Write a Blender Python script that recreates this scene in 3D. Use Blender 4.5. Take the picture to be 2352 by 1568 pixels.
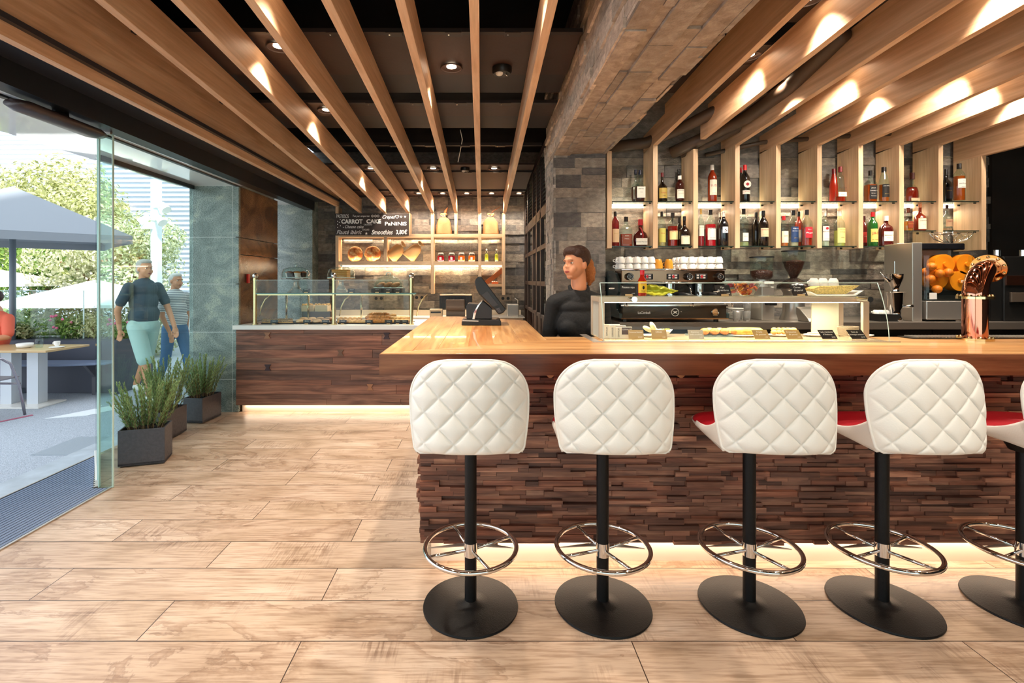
import bpy, bmesh, math, random
from mathutils import Vector, Matrix, noise
R = math.radians; PI = math.pi
random.seed(7)
for o in list(bpy.data.objects): bpy.data.objects.remove(o)
SC = bpy.context.scene; COL = SC.collection
# ---------------------------------------------------------------- camera
F = 1130.0; VX, VY, H = 1107.0, 642.0, 1.45
cam = bpy.data.cameras.new('camera'); co = bpy.data.objects.new('camera', cam); COL.objects.link(co)
cam.sensor_width = 36; cam.lens = 36*F/2352
cam.shift_x = (1176-VX)/2352; cam.shift_y = -(784-VY)/2352
cam.clip_start = .05; cam.clip_end = 200
co.location = (0, 0, H); co.rotation_euler = (PI/2, 0, 0)
SC.camera = co
SC.view_settings.view_transform = 'Standard'; SC.view_settings.look = 'None'
SC.view_settings.gamma = 1; SC.view_settings.use_curve_mapping = False
SC.view_settings.exposure = 0.28
# ---------------------------------------------------------------- world and sun
w = bpy.data.worlds.new('world'); SC.world = w; w.use_nodes = True
nt = w.node_tree; bg = nt.nodes['Background']
sky = nt.nodes.new('ShaderNodeTexSky'); sky.sky_type = 'HOSEK_WILKIE'
sky.sun_direction = Vector((.45, -.62, .95)).normalized(); sky.turbidity = 3; sky.ground_albedo = .4
mx = nt.nodes.new('ShaderNodeMixRGB'); mx.inputs[0].default_value = .55
nt.links.new(sky.outputs[0], mx.inputs[1]); mx.inputs[2].default_value = (.86, .94, 1, 1)
nt.links.new(mx.outputs[0], bg.inputs[0]); bg.inputs[1].default_value = 3.2
sl = bpy.data.lights.new('sun', 'SUN'); sl.energy = 7.0; sl.angle = R(2); sl.color = (1, .95, .86)
so = bpy.data.objects.new('sun', sl); COL.objects.link(so); so.location = (6, -8, 14)
so.rotation_euler = Vector((-.45, .62, -.95)).to_track_quat('-Z', 'Y').to_euler()
# portal: only guides the sampling of the sky through the open street front, gives off nothing itself
pl = bpy.data.lights.new('street_front_portal', 'AREA'); pl.shape = 'RECTANGLE'; pl.size = 9.0; pl.size_y = 2.45
po = bpy.data.objects.new('street_front_portal', pl); COL.objects.link(po); po.location = (-3.28, 1.0, 1.22)
po.rotation_euler = Vector((1, 0, 0)).to_track_quat('-Z', 'Y').to_euler(); pl.cycles.is_portal = True
# ---------------------------------------------------------------- helpers
def px(x, y, Y): return Vector(((x-VX)/F*Y, Y, H-(y-VY)/F*Y))
def X(x, Y): return (x-VX)/F*Y
def Z(y, Y): return H-(y-VY)/F*Y
def hexc(s, a=1.0):
    if not isinstance(s, str): return (s[0], s[1], s[2], a)
    s = s.lstrip('#'); v = [int(s[i:i+2], 16)/255 for i in (0, 2, 4)]
    return tuple([(c/12.92 if c <= .04045 else ((c+.055)/1.055)**2.4) for c in v]+[a])
MATS = {}
def newmat(name):
    m = bpy.data.materials.new(name); m.use_nodes = True; MATS[name] = m
    return m, m.node_tree, m.node_tree.nodes['Principled BSDF']
def mat(name, c='#808080', rough=.5, metal=0, emis=0, trans=0, coat=0, spec=.5, bump=0, bscale=40, ecol=None, mottling=0):
    if name in MATS: return MATS[name]
    m, t, p = newmat(name)
    p.inputs['Base Color'].default_value = hexc(c); p.inputs['Roughness'].default_value = rough
    p.inputs['Metallic'].default_value = metal; p.inputs['Transmission Weight'].default_value = trans
    p.inputs['Coat Weight'].default_value = coat; p.inputs['Specular IOR Level'].default_value = spec
    if emis:
        p.inputs['Emission Color'].default_value = hexc(ecol or c); p.inputs['Emission Strength'].default_value = emis
    if bump or mottling:
        tc = t.nodes.new('ShaderNodeTexCoord'); n = t.nodes.new('ShaderNodeTexNoise'); n.inputs['Scale'].default_value = bscale
        n.inputs['Detail'].default_value = 6; t.links.new(tc.outputs['Object'], n.inputs['Vector'])
        if bump:
            b = t.nodes.new('ShaderNodeBump'); b.inputs['Strength'].default_value = bump; b.inputs['Distance'].default_value = .01
            t.links.new(n.outputs['Fac'], b.inputs['Height']); t.links.new(b.outputs[0], p.inputs['Normal'])
        if mottling:
            r = ramp(t, n.outputs['Fac'], [(.3, tuple(x*(1-mottling) for x in hexc(c)[:3])), (.7, tuple(min(1, x*(1+mottling)) for x in hexc(c)[:3]))])
            t.links.new(r, p.inputs['Base Color'])
    return m
def ramp(t, src, stops):
    r = t.nodes.new('ShaderNodeValToRGB'); e = r.color_ramp.elements
    while len(e) < len(stops): e.new(.5)
    for i, (pos, c) in enumerate(stops): e[i].position = pos; e[i].color = hexc(c)
    t.links.new(src, r.inputs[0]); return r.outputs[0]
def mapping(t, scale, coord='Object', rot=(0, 0, 0)):
    tc = t.nodes.new('ShaderNodeTexCoord'); mp = t.nodes.new('ShaderNodeMapping')
    mp.inputs['Scale'].default_value = scale; mp.inputs['Rotation'].default_value = rot
    t.links.new(tc.outputs[coord], mp.inputs[0]); return mp.outputs[0]
def tnoise(t, vec, scale, detail=6, dist=0, rough=.55):
    n = t.nodes.new('ShaderNodeTexNoise'); n.inputs['Scale'].default_value = scale; n.inputs['Detail'].default_value = detail
    n.inputs['Distortion'].default_value = dist; n.inputs['Roughness'].default_value = rough
    t.links.new(vec, n.inputs['Vector']); return n.outputs['Fac']
def mixc(t, fac, a, b, mode='MIX'):
    n = t.nodes.new('ShaderNodeMixRGB'); n.blend_type = mode
    for i, v in enumerate((fac, a, b)):
        if hasattr(v, 'is_linked') or hasattr(v, 'links'): t.links.new(v, n.inputs[i])
        elif i == 0: n.inputs[0].default_value = v
        else: n.inputs[i].default_value = hexc(v)
    return n.outputs[0]
def bumpn(t, p, h, s=.3, d=.01):
    b = t.nodes.new('ShaderNodeBump'); b.inputs['Strength'].default_value = s; b.inputs['Distance'].default_value = d
    t.links.new(h, b.inputs['Height']); t.links.new(b.outputs[0], p.inputs['Normal'])
def wood(name, dark, mid, light, axis=0, rough=.4, scale=1.0, attr=False, bump=.15, coat=0, knots=True, streak=.55):
    m, t, p = newmat(name)
    s = [9*scale]*3; s[axis] = .9*scale
    v = mapping(t, s)
    a = tnoise(t, v, 1.6, 7, 1.2); s2 = [60*scale]*3; s2[axis] = 2*scale
    v2 = mapping(t, s2); b = tnoise(t, v2, 1.2, 5, .3)
    c = ramp(t, a, [(.28, dark), (.5, mid), (.72, light)])
    c2 = ramp(t, b, [(.3, '#a58c78'), (.6, '#ffffff')])
    c = mixc(t, streak, c, c2, 'MULTIPLY')
    if knots:
        v3 = mapping(t, [3.1*scale if i != axis else 1.2*scale for i in range(3)])
        vo = t.nodes.new('ShaderNodeTexVoronoi'); vo.inputs['Scale'].default_value = .9; t.links.new(v3, vo.inputs['Vector'])
        k = ramp(t, vo.outputs['Distance'], [(.01, '#6a4028'), (.05, '#ffffff')]); c = mixc(t, .8, c, k, 'MULTIPLY')
    if attr:
        at = t.nodes.new('ShaderNodeAttribute'); at.attribute_name = 'Col'; c = mixc(t, 1, c, at.outputs['Color'], 'MULTIPLY')
    t.links.new(c, p.inputs['Base Color']); p.inputs['Roughness'].default_value = rough; p.inputs['Coat Weight'].default_value = coat
    bumpn(t, p, b, bump, .004)
    return m
def thin_glass(name, tint='#f2fbf8', refl=1.0, edge=.9):
    m = bpy.data.materials.new(name); m.use_nodes = True; MATS[name] = m; t = m.node_tree; t.nodes.clear()
    o = t.nodes.new('ShaderNodeOutputMaterial'); tr = t.nodes.new('ShaderNodeBsdfTransparent'); gl = t.nodes.new('ShaderNodeBsdfGlossy')
    tr.inputs[0].default_value = hexc(tint); gl.inputs['Roughness'].default_value = .02
    fr = t.nodes.new('ShaderNodeLayerWeight'); fr.inputs[0].default_value = .5
    pw = t.nodes.new('ShaderNodeMath'); pw.operation = 'POWER'; pw.inputs[1].default_value = 4; t.links.new(fr.outputs['Facing'], pw.inputs[0])
    ml = t.nodes.new('ShaderNodeMath'); ml.operation = 'MULTIPLY_ADD'; ml.inputs[1].default_value = refl*.8; ml.inputs[2].default_value = .045*refl; t.links.new(pw.outputs[0], ml.inputs[0])
    mx = t.nodes.new('ShaderNodeMixShader'); t.links.new(ml.outputs[0], mx.inputs[0]); t.links.new(tr.outputs[0], mx.inputs[1]); t.links.new(gl.outputs[0], mx.inputs[2])
    t.links.new(mx.outputs[0], o.inputs[0]); return m
LOC = {}
class MB:
    def __init__(s): s.bm = bmesh.new(); s.cl = s.bm.loops.layers.float_color.new('Col'); s.c = (1, 1, 1, 1)
    def _col(s, faces):
        for f in faces:
            for l in f.loops: l[s.cl] = s.c
    def _prim(s, ret):
        fs = set()
        for v in ret['verts']: fs.update(v.link_faces)
        s._col(fs); return ret['verts']
    def box(s, x0, x1, y0, y1, z0, z1, bev=0, rot=None, piv=None):
        r = bmesh.ops.create_cube(s.bm, size=1); vs = r['verts']
        bmesh.ops.scale(s.bm, verts=vs, vec=(abs(x1-x0), abs(y1-y0), abs(z1-z0)))
        if bev:
            es = set(); [es.update(v.link_edges) for v in vs]
            b = bmesh.ops.bevel(s.bm, geom=list(es), offset=bev, segments=2, affect='EDGES', profile=.5)
            vs = [v for v in b['verts']]; al = set(vs)
            for f in b['faces']: al.update(f.verts)
            st = list(al)
            while st:
                v = st.pop()
                for e in v.link_edges:
                    q = e.other_vert(v)
                    if q not in al: al.add(q); st.append(q)
            vs = list(al)
        c = Vector(((x0+x1)/2, (y0+y1)/2, (z0+z1)/2))
        bmesh.ops.translate(s.bm, verts=vs, vec=c)
        if rot is not None: bmesh.ops.rotate(s.bm, verts=vs, cent=Vector(piv) if piv is not None else c, matrix=Matrix.Rotation(rot[0], 3, rot[1]))
        fs = set(); [fs.update(v.link_faces) for v in vs]; s._col(fs); return vs
    def cyl(s, p0, p1, r0, r1=None, seg=20, caps=True):
        p0, p1 = Vector(p0), Vector(p1); r1 = r0 if r1 is None else r1; d = p1-p0
        r = bmesh.ops.create_cone(s.bm, cap_ends=caps, segments=seg, radius1=max(r0, 1e-5), radius2=max(r1, 1e-5), depth=d.length)
        M = Matrix.Translation((p0+p1)/2) @ d.to_track_quat('Z', 'Y').to_matrix().to_4x4()
        bmesh.ops.transform(s.bm, matrix=M, verts=r['verts']); return s._prim(r)
    def sph(s, c, r, seg=16, ring=10, rot=None):
        rr = (r, r, r) if not hasattr(r, '__len__') else r
        q = bmesh.ops.create_uvsphere(s.bm, u_segments=seg, v_segments=ring, radius=1)
        M = Matrix.Translation(Vector(c)) @ (rot.to_4x4() if rot is not None else Matrix()) @ Matrix.Diagonal((*rr, 1))
        bmesh.ops.transform(s.bm, matrix=M, verts=q['verts']); return s._prim(q)
    def lathe(s, prof, loc=(0, 0, 0), seg=24, sq=None, ry=1.0, cap=True, sx=1.0):
        """prof: (radius, z) list. sq: superellipse exponent, ry: depth ratio"""
        rings = []
        for r, z in prof:
            ring = []
            for i in range(seg):
                a = 2*PI*(i+.5)/seg; c, sn = math.cos(a), math.sin(a)
                if sq: k = (abs(c)**sq+abs(sn)**sq)**(-1/sq); c *= k; sn *= k
                yy = ry if not callable(ry) else ry(z)
                ring.append(s.bm.verts.new((loc[0]+r*c*sx, loc[1]+r*sn*yy, loc[2]+z)))
            rings.append(ring)
        fs = []
        for a, b in zip(rings, rings[1:]):
            for i in range(seg):
                j = (i+1) % seg; fs.append(s.bm.faces.new((a[i], a[j], b[j], b[i])))
        if cap:
            fs.append(s.bm.faces.new(list(reversed(rings[0])))); fs.append(s.bm.faces.new(rings[-1]))
        s._col(fs); return [v for r in rings for v in r]
    def tube(s, pts, r, seg=10, closed=False, radii=None):
        pts = [Vector(p) for p in pts]; n = len(pts); rings = []; up = None
        for i, p in enumerate(pts):
            if closed: d = pts[(i+1) % n]-pts[i-1]
            else: d = pts[min(i+1, n-1)]-pts[max(i-1, 0)]
            d.normalize()
            if up is None: up = Vector((0, 0, 1)) if abs(d.z) < .9 else Vector((0, 1, 0))
            a = d.cross(up)
            if a.length < 1e-4: a = d.orthogonal()
            a.normalize(); b = a.cross(d); up = b
            rr = radii[i] if radii else r
            rings.append([s.bm.verts.new(p+(a*math.cos(2*PI*k/seg)+b*math.sin(2*PI*k/seg))*rr) for k in range(seg)])
        fs = []; m = n if closed else n-1
        for i in range(m):
            A, B = rings[i], rings[(i+1) % n]
            for k in range(seg): j = (k+1) % seg; fs.append(s.bm.faces.new((A[k], A[j], B[j], B[k])))
        if not closed: fs.append(s.bm.faces.new(rings[0])); fs.append(s.bm.faces.new(list(reversed(rings[-1]))))
        s._col(fs)
    def torus(s, c, Rr, r, seg=48, cs=10, axis='Z', ry=1):
        pts = []
        for i in range(seg):
            a = 2*PI*i/seg; u, v = math.cos(a)*Rr, math.sin(a)*Rr*ry
            pts.append(Vector(c)+(Vector((u, v, 0)) if axis == 'Z' else Vector((u, 0, v)) if axis == 'Y' else Vector((0, u, v))))
        s.tube(pts, r, cs, True)
    def prism(s, poly, a0, a1, axis=2):
        """poly: 2-D points; extruded along axis from a0 to a1"""
        def P(u, v, a): return (u, v, a) if axis == 2 else (u, a, v) if axis == 1 else (a, u, v)
        A = [s.bm.verts.new(P(u, v, a0)) for u, v in poly]; B = [s.bm.verts.new(P(u, v, a1)) for u, v in poly]
        n = len(poly); fs = [s.bm.faces.new((A[i], A[(i+1) % n], B[(i+1) % n], B[i])) for i in range(n)]
        fs.append(s.bm.faces.new(list(reversed(A)))); fs.append(s.bm.faces.new(B)); s._col(fs); return A+B
    def quad(s, a, b, c, d):
        f = s.bm.faces.new([s.bm.verts.new(v) for v in (a, b, c, d)]); s._col([f]); return f
    def grid(s, fn, nu, nv, cu=False):
        g = [[s.bm.verts.new(fn(i/nu, j/nv)) for i in range(nu+(0 if cu else 1))] for j in range(nv+1)]; fs = []
        for j in range(nv):
            for i in range(nu):
                k = (i+1) % nu if cu else i+1
                fs.append(s.bm.faces.new((g[j][i], g[j][k], g[j+1][k], g[j+1][i])))
        s._col(fs); return g
    def build(s, name, m, parent=None, smooth=False, bev=0, autos=None, solid=0, subd=0):
        bmesh.ops.recalc_face_normals(s.bm, faces=s.bm.faces)
        if parent is not None: bmesh.ops.translate(s.bm, verts=s.bm.verts, vec=-LOC[parent.name])
        me = bpy.data.meshes.new(name); s.bm.to_mesh(me); s.bm.free()
        for x in (m if isinstance(m, (list, tuple)) else [m]): me.materials.append(x)
        o = bpy.data.objects.new(name, me); COL.objects.link(o)
        if parent is not None: o.parent = parent; LOC[o.name] = LOC[parent.name].copy()
        else: LOC[o.name] = Vector((0, 0, 0))
        if smooth:
            for f in me.polygons: f.use_smooth = True
            if autos: 
                try: me.set_sharp_from_angle(angle=R(autos))
                except Exception: pass
        if solid: md = o.modifiers.new('solid', 'SOLIDIFY'); md.thickness = solid; md.offset = 0
        if bev:
            md = o.modifiers.new('bevel', 'BEVEL'); md.width = bev; md.segments = 2; md.limit_method = 'ANGLE'
        if subd: md = o.modifiers.new('sub', 'SUBSURF'); md.levels = subd; md.render_levels = subd
        return o
def tag(o, label=None, cat=None, group=None, kind=None):
    if label: o['label'] = label
    if cat: o['category'] = cat
    if group: o['group'] = group
    if kind: o['kind'] = kind
    return o
def recenter(o):
    """give a one-mesh thing an origin at its base"""
    me = o.data; n = len(me.vertices)
    xs = [v.co.x for v in me.vertices]; ys = [v.co.y for v in me.vertices]; zs = [v.co.z for v in me.vertices]
    c = Vector(((min(xs)+max(xs))/2, (min(ys)+max(ys))/2, min(zs))); me.transform(Matrix.Translation(-c)); o.location = o.location+c
    LOC[o.name] = c.copy(); return o
def solo(mb, name, m, label, cat, group=None, kind=None, **k):
    o = mb.build(name, m, **k); recenter(o); tag(o, label, cat, group, kind); return o
def thing(name, label, cat, loc=(0, 0, 0), group=None, rz=0):
    o = bpy.data.objects.new(name, None); COL.objects.link(o); o.empty_display_size = .1
    o.location = loc; LOC[o.name] = Vector(loc); o.rotation_euler = (0, 0, rz); tag(o, label, cat, group); return o
def struct(mb, name, m, label=None, **k):
    o = mb.build(name, m, **k); o['kind'] = 'structure'
    o['label'] = label or name.replace('_', ' '); return o
def dup(o, loc=None, rz=None, label=None, group=None, parent=None, scale=None):
    c = o.copy(); COL.objects.link(c)
    if parent is not None: c.parent = parent
    for ch in list(o.children): dup(ch, parent=c)
    if loc is not None: c.location = loc; LOC[c.name] = Vector(loc)
    if rz is not None: c.rotation_euler = (0, 0, rz)
    if scale is not None: c.scale = scale if hasattr(scale, '__len__') else (scale,)*3
    if label: c['label'] = label
    if group: c['group'] = group
    return c
def text(s, at, size, m, parent, width=None, tilt=0, bend=None, shear=0, align='CENTER', name='lettering', rz=0, bold=0, yaw_axis=None):
    """flat lettering facing -Y, base line at 'at'; bend=(cx, cy, r) wraps it on an upright cylinder"""
    cu = bpy.data.curves.new('t', 'FONT'); cu.body = s; cu.size = size; cu.align_x = align; cu.shear = shear; cu.offset = bold; cu.resolution_u = 3
    o = bpy.data.objects.new('t', cu); COL.objects.link(o)
    dg = bpy.context.evaluated_depsgraph_get(); me = bpy.data.meshes.new_from_object(o.evaluated_get(dg))
    bpy.data.objects.remove(o); bpy.data.curves.remove(cu)
    if len(me.vertices) == 0: return None
    ww = max(v.co.x for v in me.vertices)-min(v.co.x for v in me.vertices); k = 1 if not width else width/max(ww, 1e-4)
    at = Vector(at); pl = LOC[parent.name] if parent is not None else Vector()
    for v in me.vertices:
        x, z = v.co.x*k, v.co.y; y = 0
        if tilt: z, y = z*math.cos(tilt), z*math.sin(tilt)
        if rz: x, y = x*math.cos(rz)-y*math.sin(rz), x*math.sin(rz)+y*math.cos(rz)
        q = at+Vector((x, y, z))
        if bend:
            cx, cy, r = bend; a = (q.x-cx)/r; q = Vector((cx+math.sin(a)*r, cy-math.cos(a)*r, q.z))
        v.co = q-pl
    me.materials.append(m); o = bpy.data.objects.new(name, me); COL.objects.link(o)
    if parent is not None: o.parent = parent; LOC[o.name] = pl.copy()
    return o
def blob(parts, name, m, parent, voxel=.006, smooth=2):
    """one continuous surface grown from overlapping volumes"""
    b = MB()
    for p in parts:
        if p[0] == 's': b.sph(p[1], p[2], 20, 14, p[3] if len(p) > 3 else None)
        else:
            _, a, c, r0, r1 = p[:5]; b.sph(a, r0, 16, 10); b.sph(c, r1, 16, 10); b.cyl(a, c, r0, r1, 18)
    o = b.build(name, m, parent, smooth=True)
    md = o.modifiers.new('r', 'REMESH'); md.mode = 'VOXEL'; md.voxel_size = voxel; md.use_smooth_shade = True
    if smooth: sm = o.modifiers.new('s', 'SMOOTH'); sm.iterations = smooth; sm.factor = .5
    dg = bpy.context.evaluated_depsgraph_get(); me = bpy.data.meshes.new_from_object(o.evaluated_get(dg))
    o.modifiers.clear(); o.data = me
    for f in me.polygons: f.use_smooth = True
    if not me.materials: me.materials.append(m)
    return o
# ================================================================= materials
def stone_mat(name, c1, c2, c3, rough=.55):
    m, t, p = newmat(name)
    v = mapping(t, (5, 5, 9)); a = tnoise(t, v, 3.5, 8, .4); b = tnoise(t, v, 12, 6)
    c = ramp(t, a, [(.3, c1), (.5, c2), (.72, c3)])
    at = t.nodes.new('ShaderNodeAttribute'); at.attribute_name = 'Col'; c = mixc(t, 1, c, at.outputs['Color'], 'MULTIPLY')
    t.links.new(c, p.inputs['Base Color']); p.inputs['Roughness'].default_value = rough
    bumpn(t, p, b, .6, .012); return m
M_slate = stone_mat('slate_stack', '#6b6560', '#837c75', '#9c948a', .5)
M_slateb = stone_mat('slate_beam', '#8a7868', '#a08e7e', '#b6a696', .6)
M_teak = wood('reclaimed_teak_blocks', '#583a2e', '#8c6250', '#b4886e', 0, .5, 1.4, attr=True, knots=False, bump=.3)
M_beam = wood('oak_beam', '#c69a72', '#dab08a', '#e8c6a2', 1, .5, .7, bump=.06, streak=.28)
M_oakv = wood('oak_upright', '#ceA67e', '#dcb992', '#eacdaa', 2, .5, .7, bump=.06, streak=.3)
M_oakx = wood('oak_board', '#cea67e', '#dcb992', '#eacdaa', 0, .5, .7, bump=.06, streak=.3)
M_top = wood('bar_top_oak', '#a86c3c', '#d09a60', '#e6ba82', 0, .34, .55, attr=True, coat=.3, bump=.05)
M_topy = wood('bar_top_oak_return', '#a86c3c', '#d09a60', '#e6ba82', 1, .34, .55, attr=True, coat=.3, bump=.05)
M_edge = wood('bar_edge_oak', '#54301f', '#885638', '#a8744e', 0, .38, .7, bump=.1)
M_oldwood = wood('reclaimed_plank', '#4e362c', '#84604e', '#ae846c', 0, .55, .9, attr=True, bump=.35)
def floor_mat():
    m, t, p = newmat('floor_plank_tiles')
    tc = t.nodes.new('ShaderNodeTexCoord'); mp = t.nodes.new('ShaderNodeMapping')
    # running bond: planks 1.325 x 0.25 m, long side along X
    mp.inputs['Location'].default_value = (1.325*4+.725, 4.0-1.974, 0)
    t.links.new(tc.outputs['Object'], mp.inputs[0])
    b = t.nodes.new('ShaderNodeTexBrick'); b.offset = .5; b.offset_frequency = 2
    b.inputs['Scale'].default_value = 1; b.inputs['Brick Width'].default_value = 1.325; b.inputs['Row Height'].default_value = .25
    b.inputs['Mortar Size'].default_value = .0022; b.inputs['Mortar Smooth'].default_value = .1
    b.inputs['Color1'].default_value = (0, 0, 0, 1); b.inputs['Color2'].default_value = (1, 1, 1, 1); b.inputs['Mortar'].default_value = (0, 0, 0, 1)
    t.links.new(mp.outputs[0], b.inputs['Vector'])
    # per-plank offset of the pattern
    off = t.nodes.new('ShaderNodeVectorMath'); off.operation = 'SCALE'; off.inputs['Scale'].default_value = 7
    t.links.new(b.outputs['Color'], off.inputs[0])
    def v(scale):
        m2 = t.nodes.new('ShaderNodeMapping'); m2.inputs['Scale'].default_value = scale; t.links.new(tc.outputs['Object'], m2.inputs[0])
        ad = t.nodes.new('ShaderNodeVectorMath'); t.links.new(m2.outputs[0], ad.inputs[0]); t.links.new(off.outputs[0], ad.inputs[1]); return ad.outputs[0]
    big = tnoise(t, v((1.1, 2.6, 1)), 1.5, 7, .8)
    c = ramp(t, big, [(.22, '#94795f'), (.42, '#bca289'), (.60, '#cdb49d'), (.8, '#dac6b2')])
    # grain
    g = tnoise(t, v((3, 46, 1)), 2.0, 6, .2); c = mixc(t, .55, c, ramp(t, g, [(.34, '#a68d78'), (.56, '#ffffff')]), 'MULTIPLY')
    # saw marks across the plank in worn patches
    s = tnoise(t, v((70, 6, 1)), 1.5, 3); ms = ramp(t, tnoise(t, v((1.2, 1.2, 1)), 2.2, 4), [(.55, '#000000'), (.68, '#ffffff')])
    c = mixc(t, ms, c, mixc(t, .55, c, ramp(t, s, [(.38, '#8b6c52'), (.56, '#ffffff')]), 'MULTIPLY'))
    # water-stain edges: iso-lines of a distorted noise
    wn = tnoise(t, v((.8, 1.7, 1)), 1.3, 8, .5, .62)
    ln = ramp(t, wn, [(.548, '#ffffff'), (.556, '#7c5a40'), (.562, '#b4977c'), (.60, '#ffffff')]); c = mixc(t, .4, c, ln, 'MULTIPLY')
    tone = ramp(t, b.outputs['Color'], [(0, '#e6e0dc'), (1, '#ffffff')]); c = mixc(t, .7, c, tone, 'MULTIPLY')
    c = mixc(t, b.outputs['Fac'], c, '#3a2a20')
    t.links.new(c, p.inputs['Base Color'])
    r = t.nodes.new('ShaderNodeMapRange'); t.links.new(big, r.inputs[0]); r.inputs[3].default_value = .28; r.inputs[4].default_value = .42
    t.links.new(r.outputs[0], p.inputs['Roughness'])
    inv = t.nodes.new('ShaderNodeMath'); inv.operation = 'SUBTRACT'; inv.inputs[0].default_value = 1; t.links.new(b.outputs['Fac'], inv.inputs[1])
    ad = t.nodes.new('ShaderNodeMath'); ad.operation = 'MULTIPLY_ADD'; ad.inputs[1].default_value = .12; t.links.new(g, ad.inputs[0]); t.links.new(inv.outputs[0], ad.inputs[2])
    bumpn(t, p, ad.outputs[0], .35, .004); return m
M_floor = floor_mat()
def green_stone(name, c1, c2, c3, rough):
    m, t, p = newmat(name)
    v = mapping(t, (1, 1, 1.6)); a = tnoise(t, v, 2.2, 8, 1.6); b = tnoise(t, mapping(t, (90, 90, 150)), 1, 5)
    c = ramp(t, a, [(.3, c1), (.52, c2), (.7, c3)]); c = mixc(t, .75, c, ramp(t, b, [(.38, '#708082'), (.55, '#ffffff')]), 'MULTIPLY')
    t.links.new(c, p.inputs['Base Color']); p.inputs['Roughness'].default_value = rough; bumpn(t, p, b, .15, .004); return m
M_green = green_stone('green_slate_cladding', '#74807b', '#97a39c', '#bcc3b2', .2)
M_greenside = green_stone('bronze_slate_cladding', '#4a3628', '#7a5a40', '#9a7452', .14)
M_black = mat('black_void', '#050505', .9)
M_panel = mat('ceiling_panel_brown', '#3d2a22', .55, bump=.1)
M_panel2 = mat('ceiling_channel_dark', '#2a1e19', .5)
M_steel = mat('brushed_steel', '#c8c3bb', .36, .9)
M_steelw = mat('satin_steel_frame', '#cdbca6', .38, .5)
M_chrome = mat('chrome', '#e6e4e0', .06, 1)
M_brass = mat('polished_brass', '#e8cf96', .1, 1)
M_copper = mat('polished_copper', '#dc9478', .07, 1)
M_blackmetal = mat('black_powder_coat', '#070606', .48, spec=.3, bump=.15, bscale=220)
M_blackpl = mat('black_plastic', '#141312', .38)
M_greypl = mat('grey_plastic', '#5c5c62', .45)
M_white = mat('white_lacquer', '#efece6', .35)
M_leather = mat('white_leather', '#f3eee4', .45, bump=.08, bscale=160)
M_red = mat('red_leather', '#a3121f', .4, bump=.1, bscale=160)
M_glass = thin_glass('clear_glass', '#eef8f5', 1.0)
M_glassd = thin_glass('clean_display_glass', '#f6fbfa', .55)
M_glassg = mat('green_glass_edge', '#7fb0a6', .1, trans=.4)
M_glasslite = mat('white_glass_edge', '#c9e2dc', .15)
M_led = mat('warm_led_strip', '#ffe0bc', .5, emis=4, ecol='#ffdcb8')
M_ledc = mat('cool_led_strip', '#fff0dc', .5, emis=7, ecol='#ffe9cf')
M_lamp = mat('downlight_lens', '#fff2e0', .5, emis=30, ecol='#ffe2c0')
M_textw = mat('white_lettering', '#f4f1ea', .6, emis=0)
M_texty = mat('cream_lettering', '#efe2c0', .6)
M_textk = mat('black_lettering', '#17120f', .6)
M_textr = mat('red_lettering', '#b3202a', .6)
M_textg = mat('gold_lettering', '#c8a24e', .5)
M_board = mat('blackboard_slate', '#33261f', .6, mottling=.25, bscale=5)
M_cardk = mat('black_card', '#1c1512', .5)
M_cardg = mat('gold_card', '#b2925a', .45)
M_porc = mat('white_porcelain', '#f4f0e8', .2)
M_pine = mat('pale_wood_clip', '#d9b27c', .5)
M_skin = mat('skin', '#d9956e', .5)
M_soil = mat('dark_soil', '#1f1610', .9, bump=.6)
# ================================================================= shell
ZB = lambda Y: 2.653-.0655*(Y-4.4)      # underside of the sloping ceiling beams
ZC = lambda Y: 3.185-.0655*Y            # ceiling panels
b = MB(); b.box(-3.2, 5.7, -3.6, 9, -.06, 0)
struct(b, 'floor', M_floor, 'floor of long rustic wood-look planks laid across the room')
b = MB(); b.box(-2.6, 5.7, -3.6, 9, 3.42, 3.5)
struct(b, 'ceiling', M_black, 'black void above the ceiling panels')
b = MB(); b.box(-2.55, 5.7, -3.6, 9, 3.5, 10); struct(b, 'sun_block_upper', mat('sun_block_grey', '#b9b4aa', .8), 'unseen upper storeys, added to block the sun')  # unseen mass over the room, added to keep direct sun out
b = MB(); b.box(-3.3, -2.3, -3.7, -3.6, 0, 3.5); b.box(-2.3, 4.6, -3.7, -3.6, 2.5, 3.5); b.box(4.6, 5.7, -3.7, -3.6, 0, 3.5); b.box(-2.3, 4.6, -3.7, -3.6, 0, .3)
struct(b, 'wall_front', mat('plaster_warm', '#cdb79a', .8), 'plaster wall behind the viewer with an opening added for daylight')
b = MB(); b.box(-2.3, 4.6, -3.66, -3.65, .3, 2.5); struct(b, 'added_window', M_glass, 'unseen wide window behind the viewer, added for more daylight')  # window added out of view to bring daylight in from behind
pl = bpy.data.lights.new('added_window_portal', 'AREA'); pl.shape = 'RECTANGLE'; pl.size = 6.9; pl.size_y = 2.2  # portal of the added window, guides sky sampling only
po = bpy.data.objects.new('added_window_portal', pl); COL.objects.link(po); po.location = (1.15, -3.7, 1.4)
po.rotation_euler = Vector((0, 1, 0)).to_track_quat('-Z', 'Y').to_euler(); pl.cycles.is_portal = True
b = MB(); b.box(5.6, 5.7, -3.6, 5, 0, 3.5); struct(b, 'wall_right', mat('dark_plaster', '#2b211a', .75), 'dark wall at the right end of the bar')
b = MB(); b.box(4.83, 5.6, 4.66, 4.8, 0, 3.5); b.box(4.69, 4.9, 4.66, 4.8, 0, 1.5); struct(b, 'wall_panel_dark', mat('dark_panel', '#2a211b', .6, mottling=.3, bscale=3), 'dark brown panel wall right of the bottle shelves')
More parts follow.
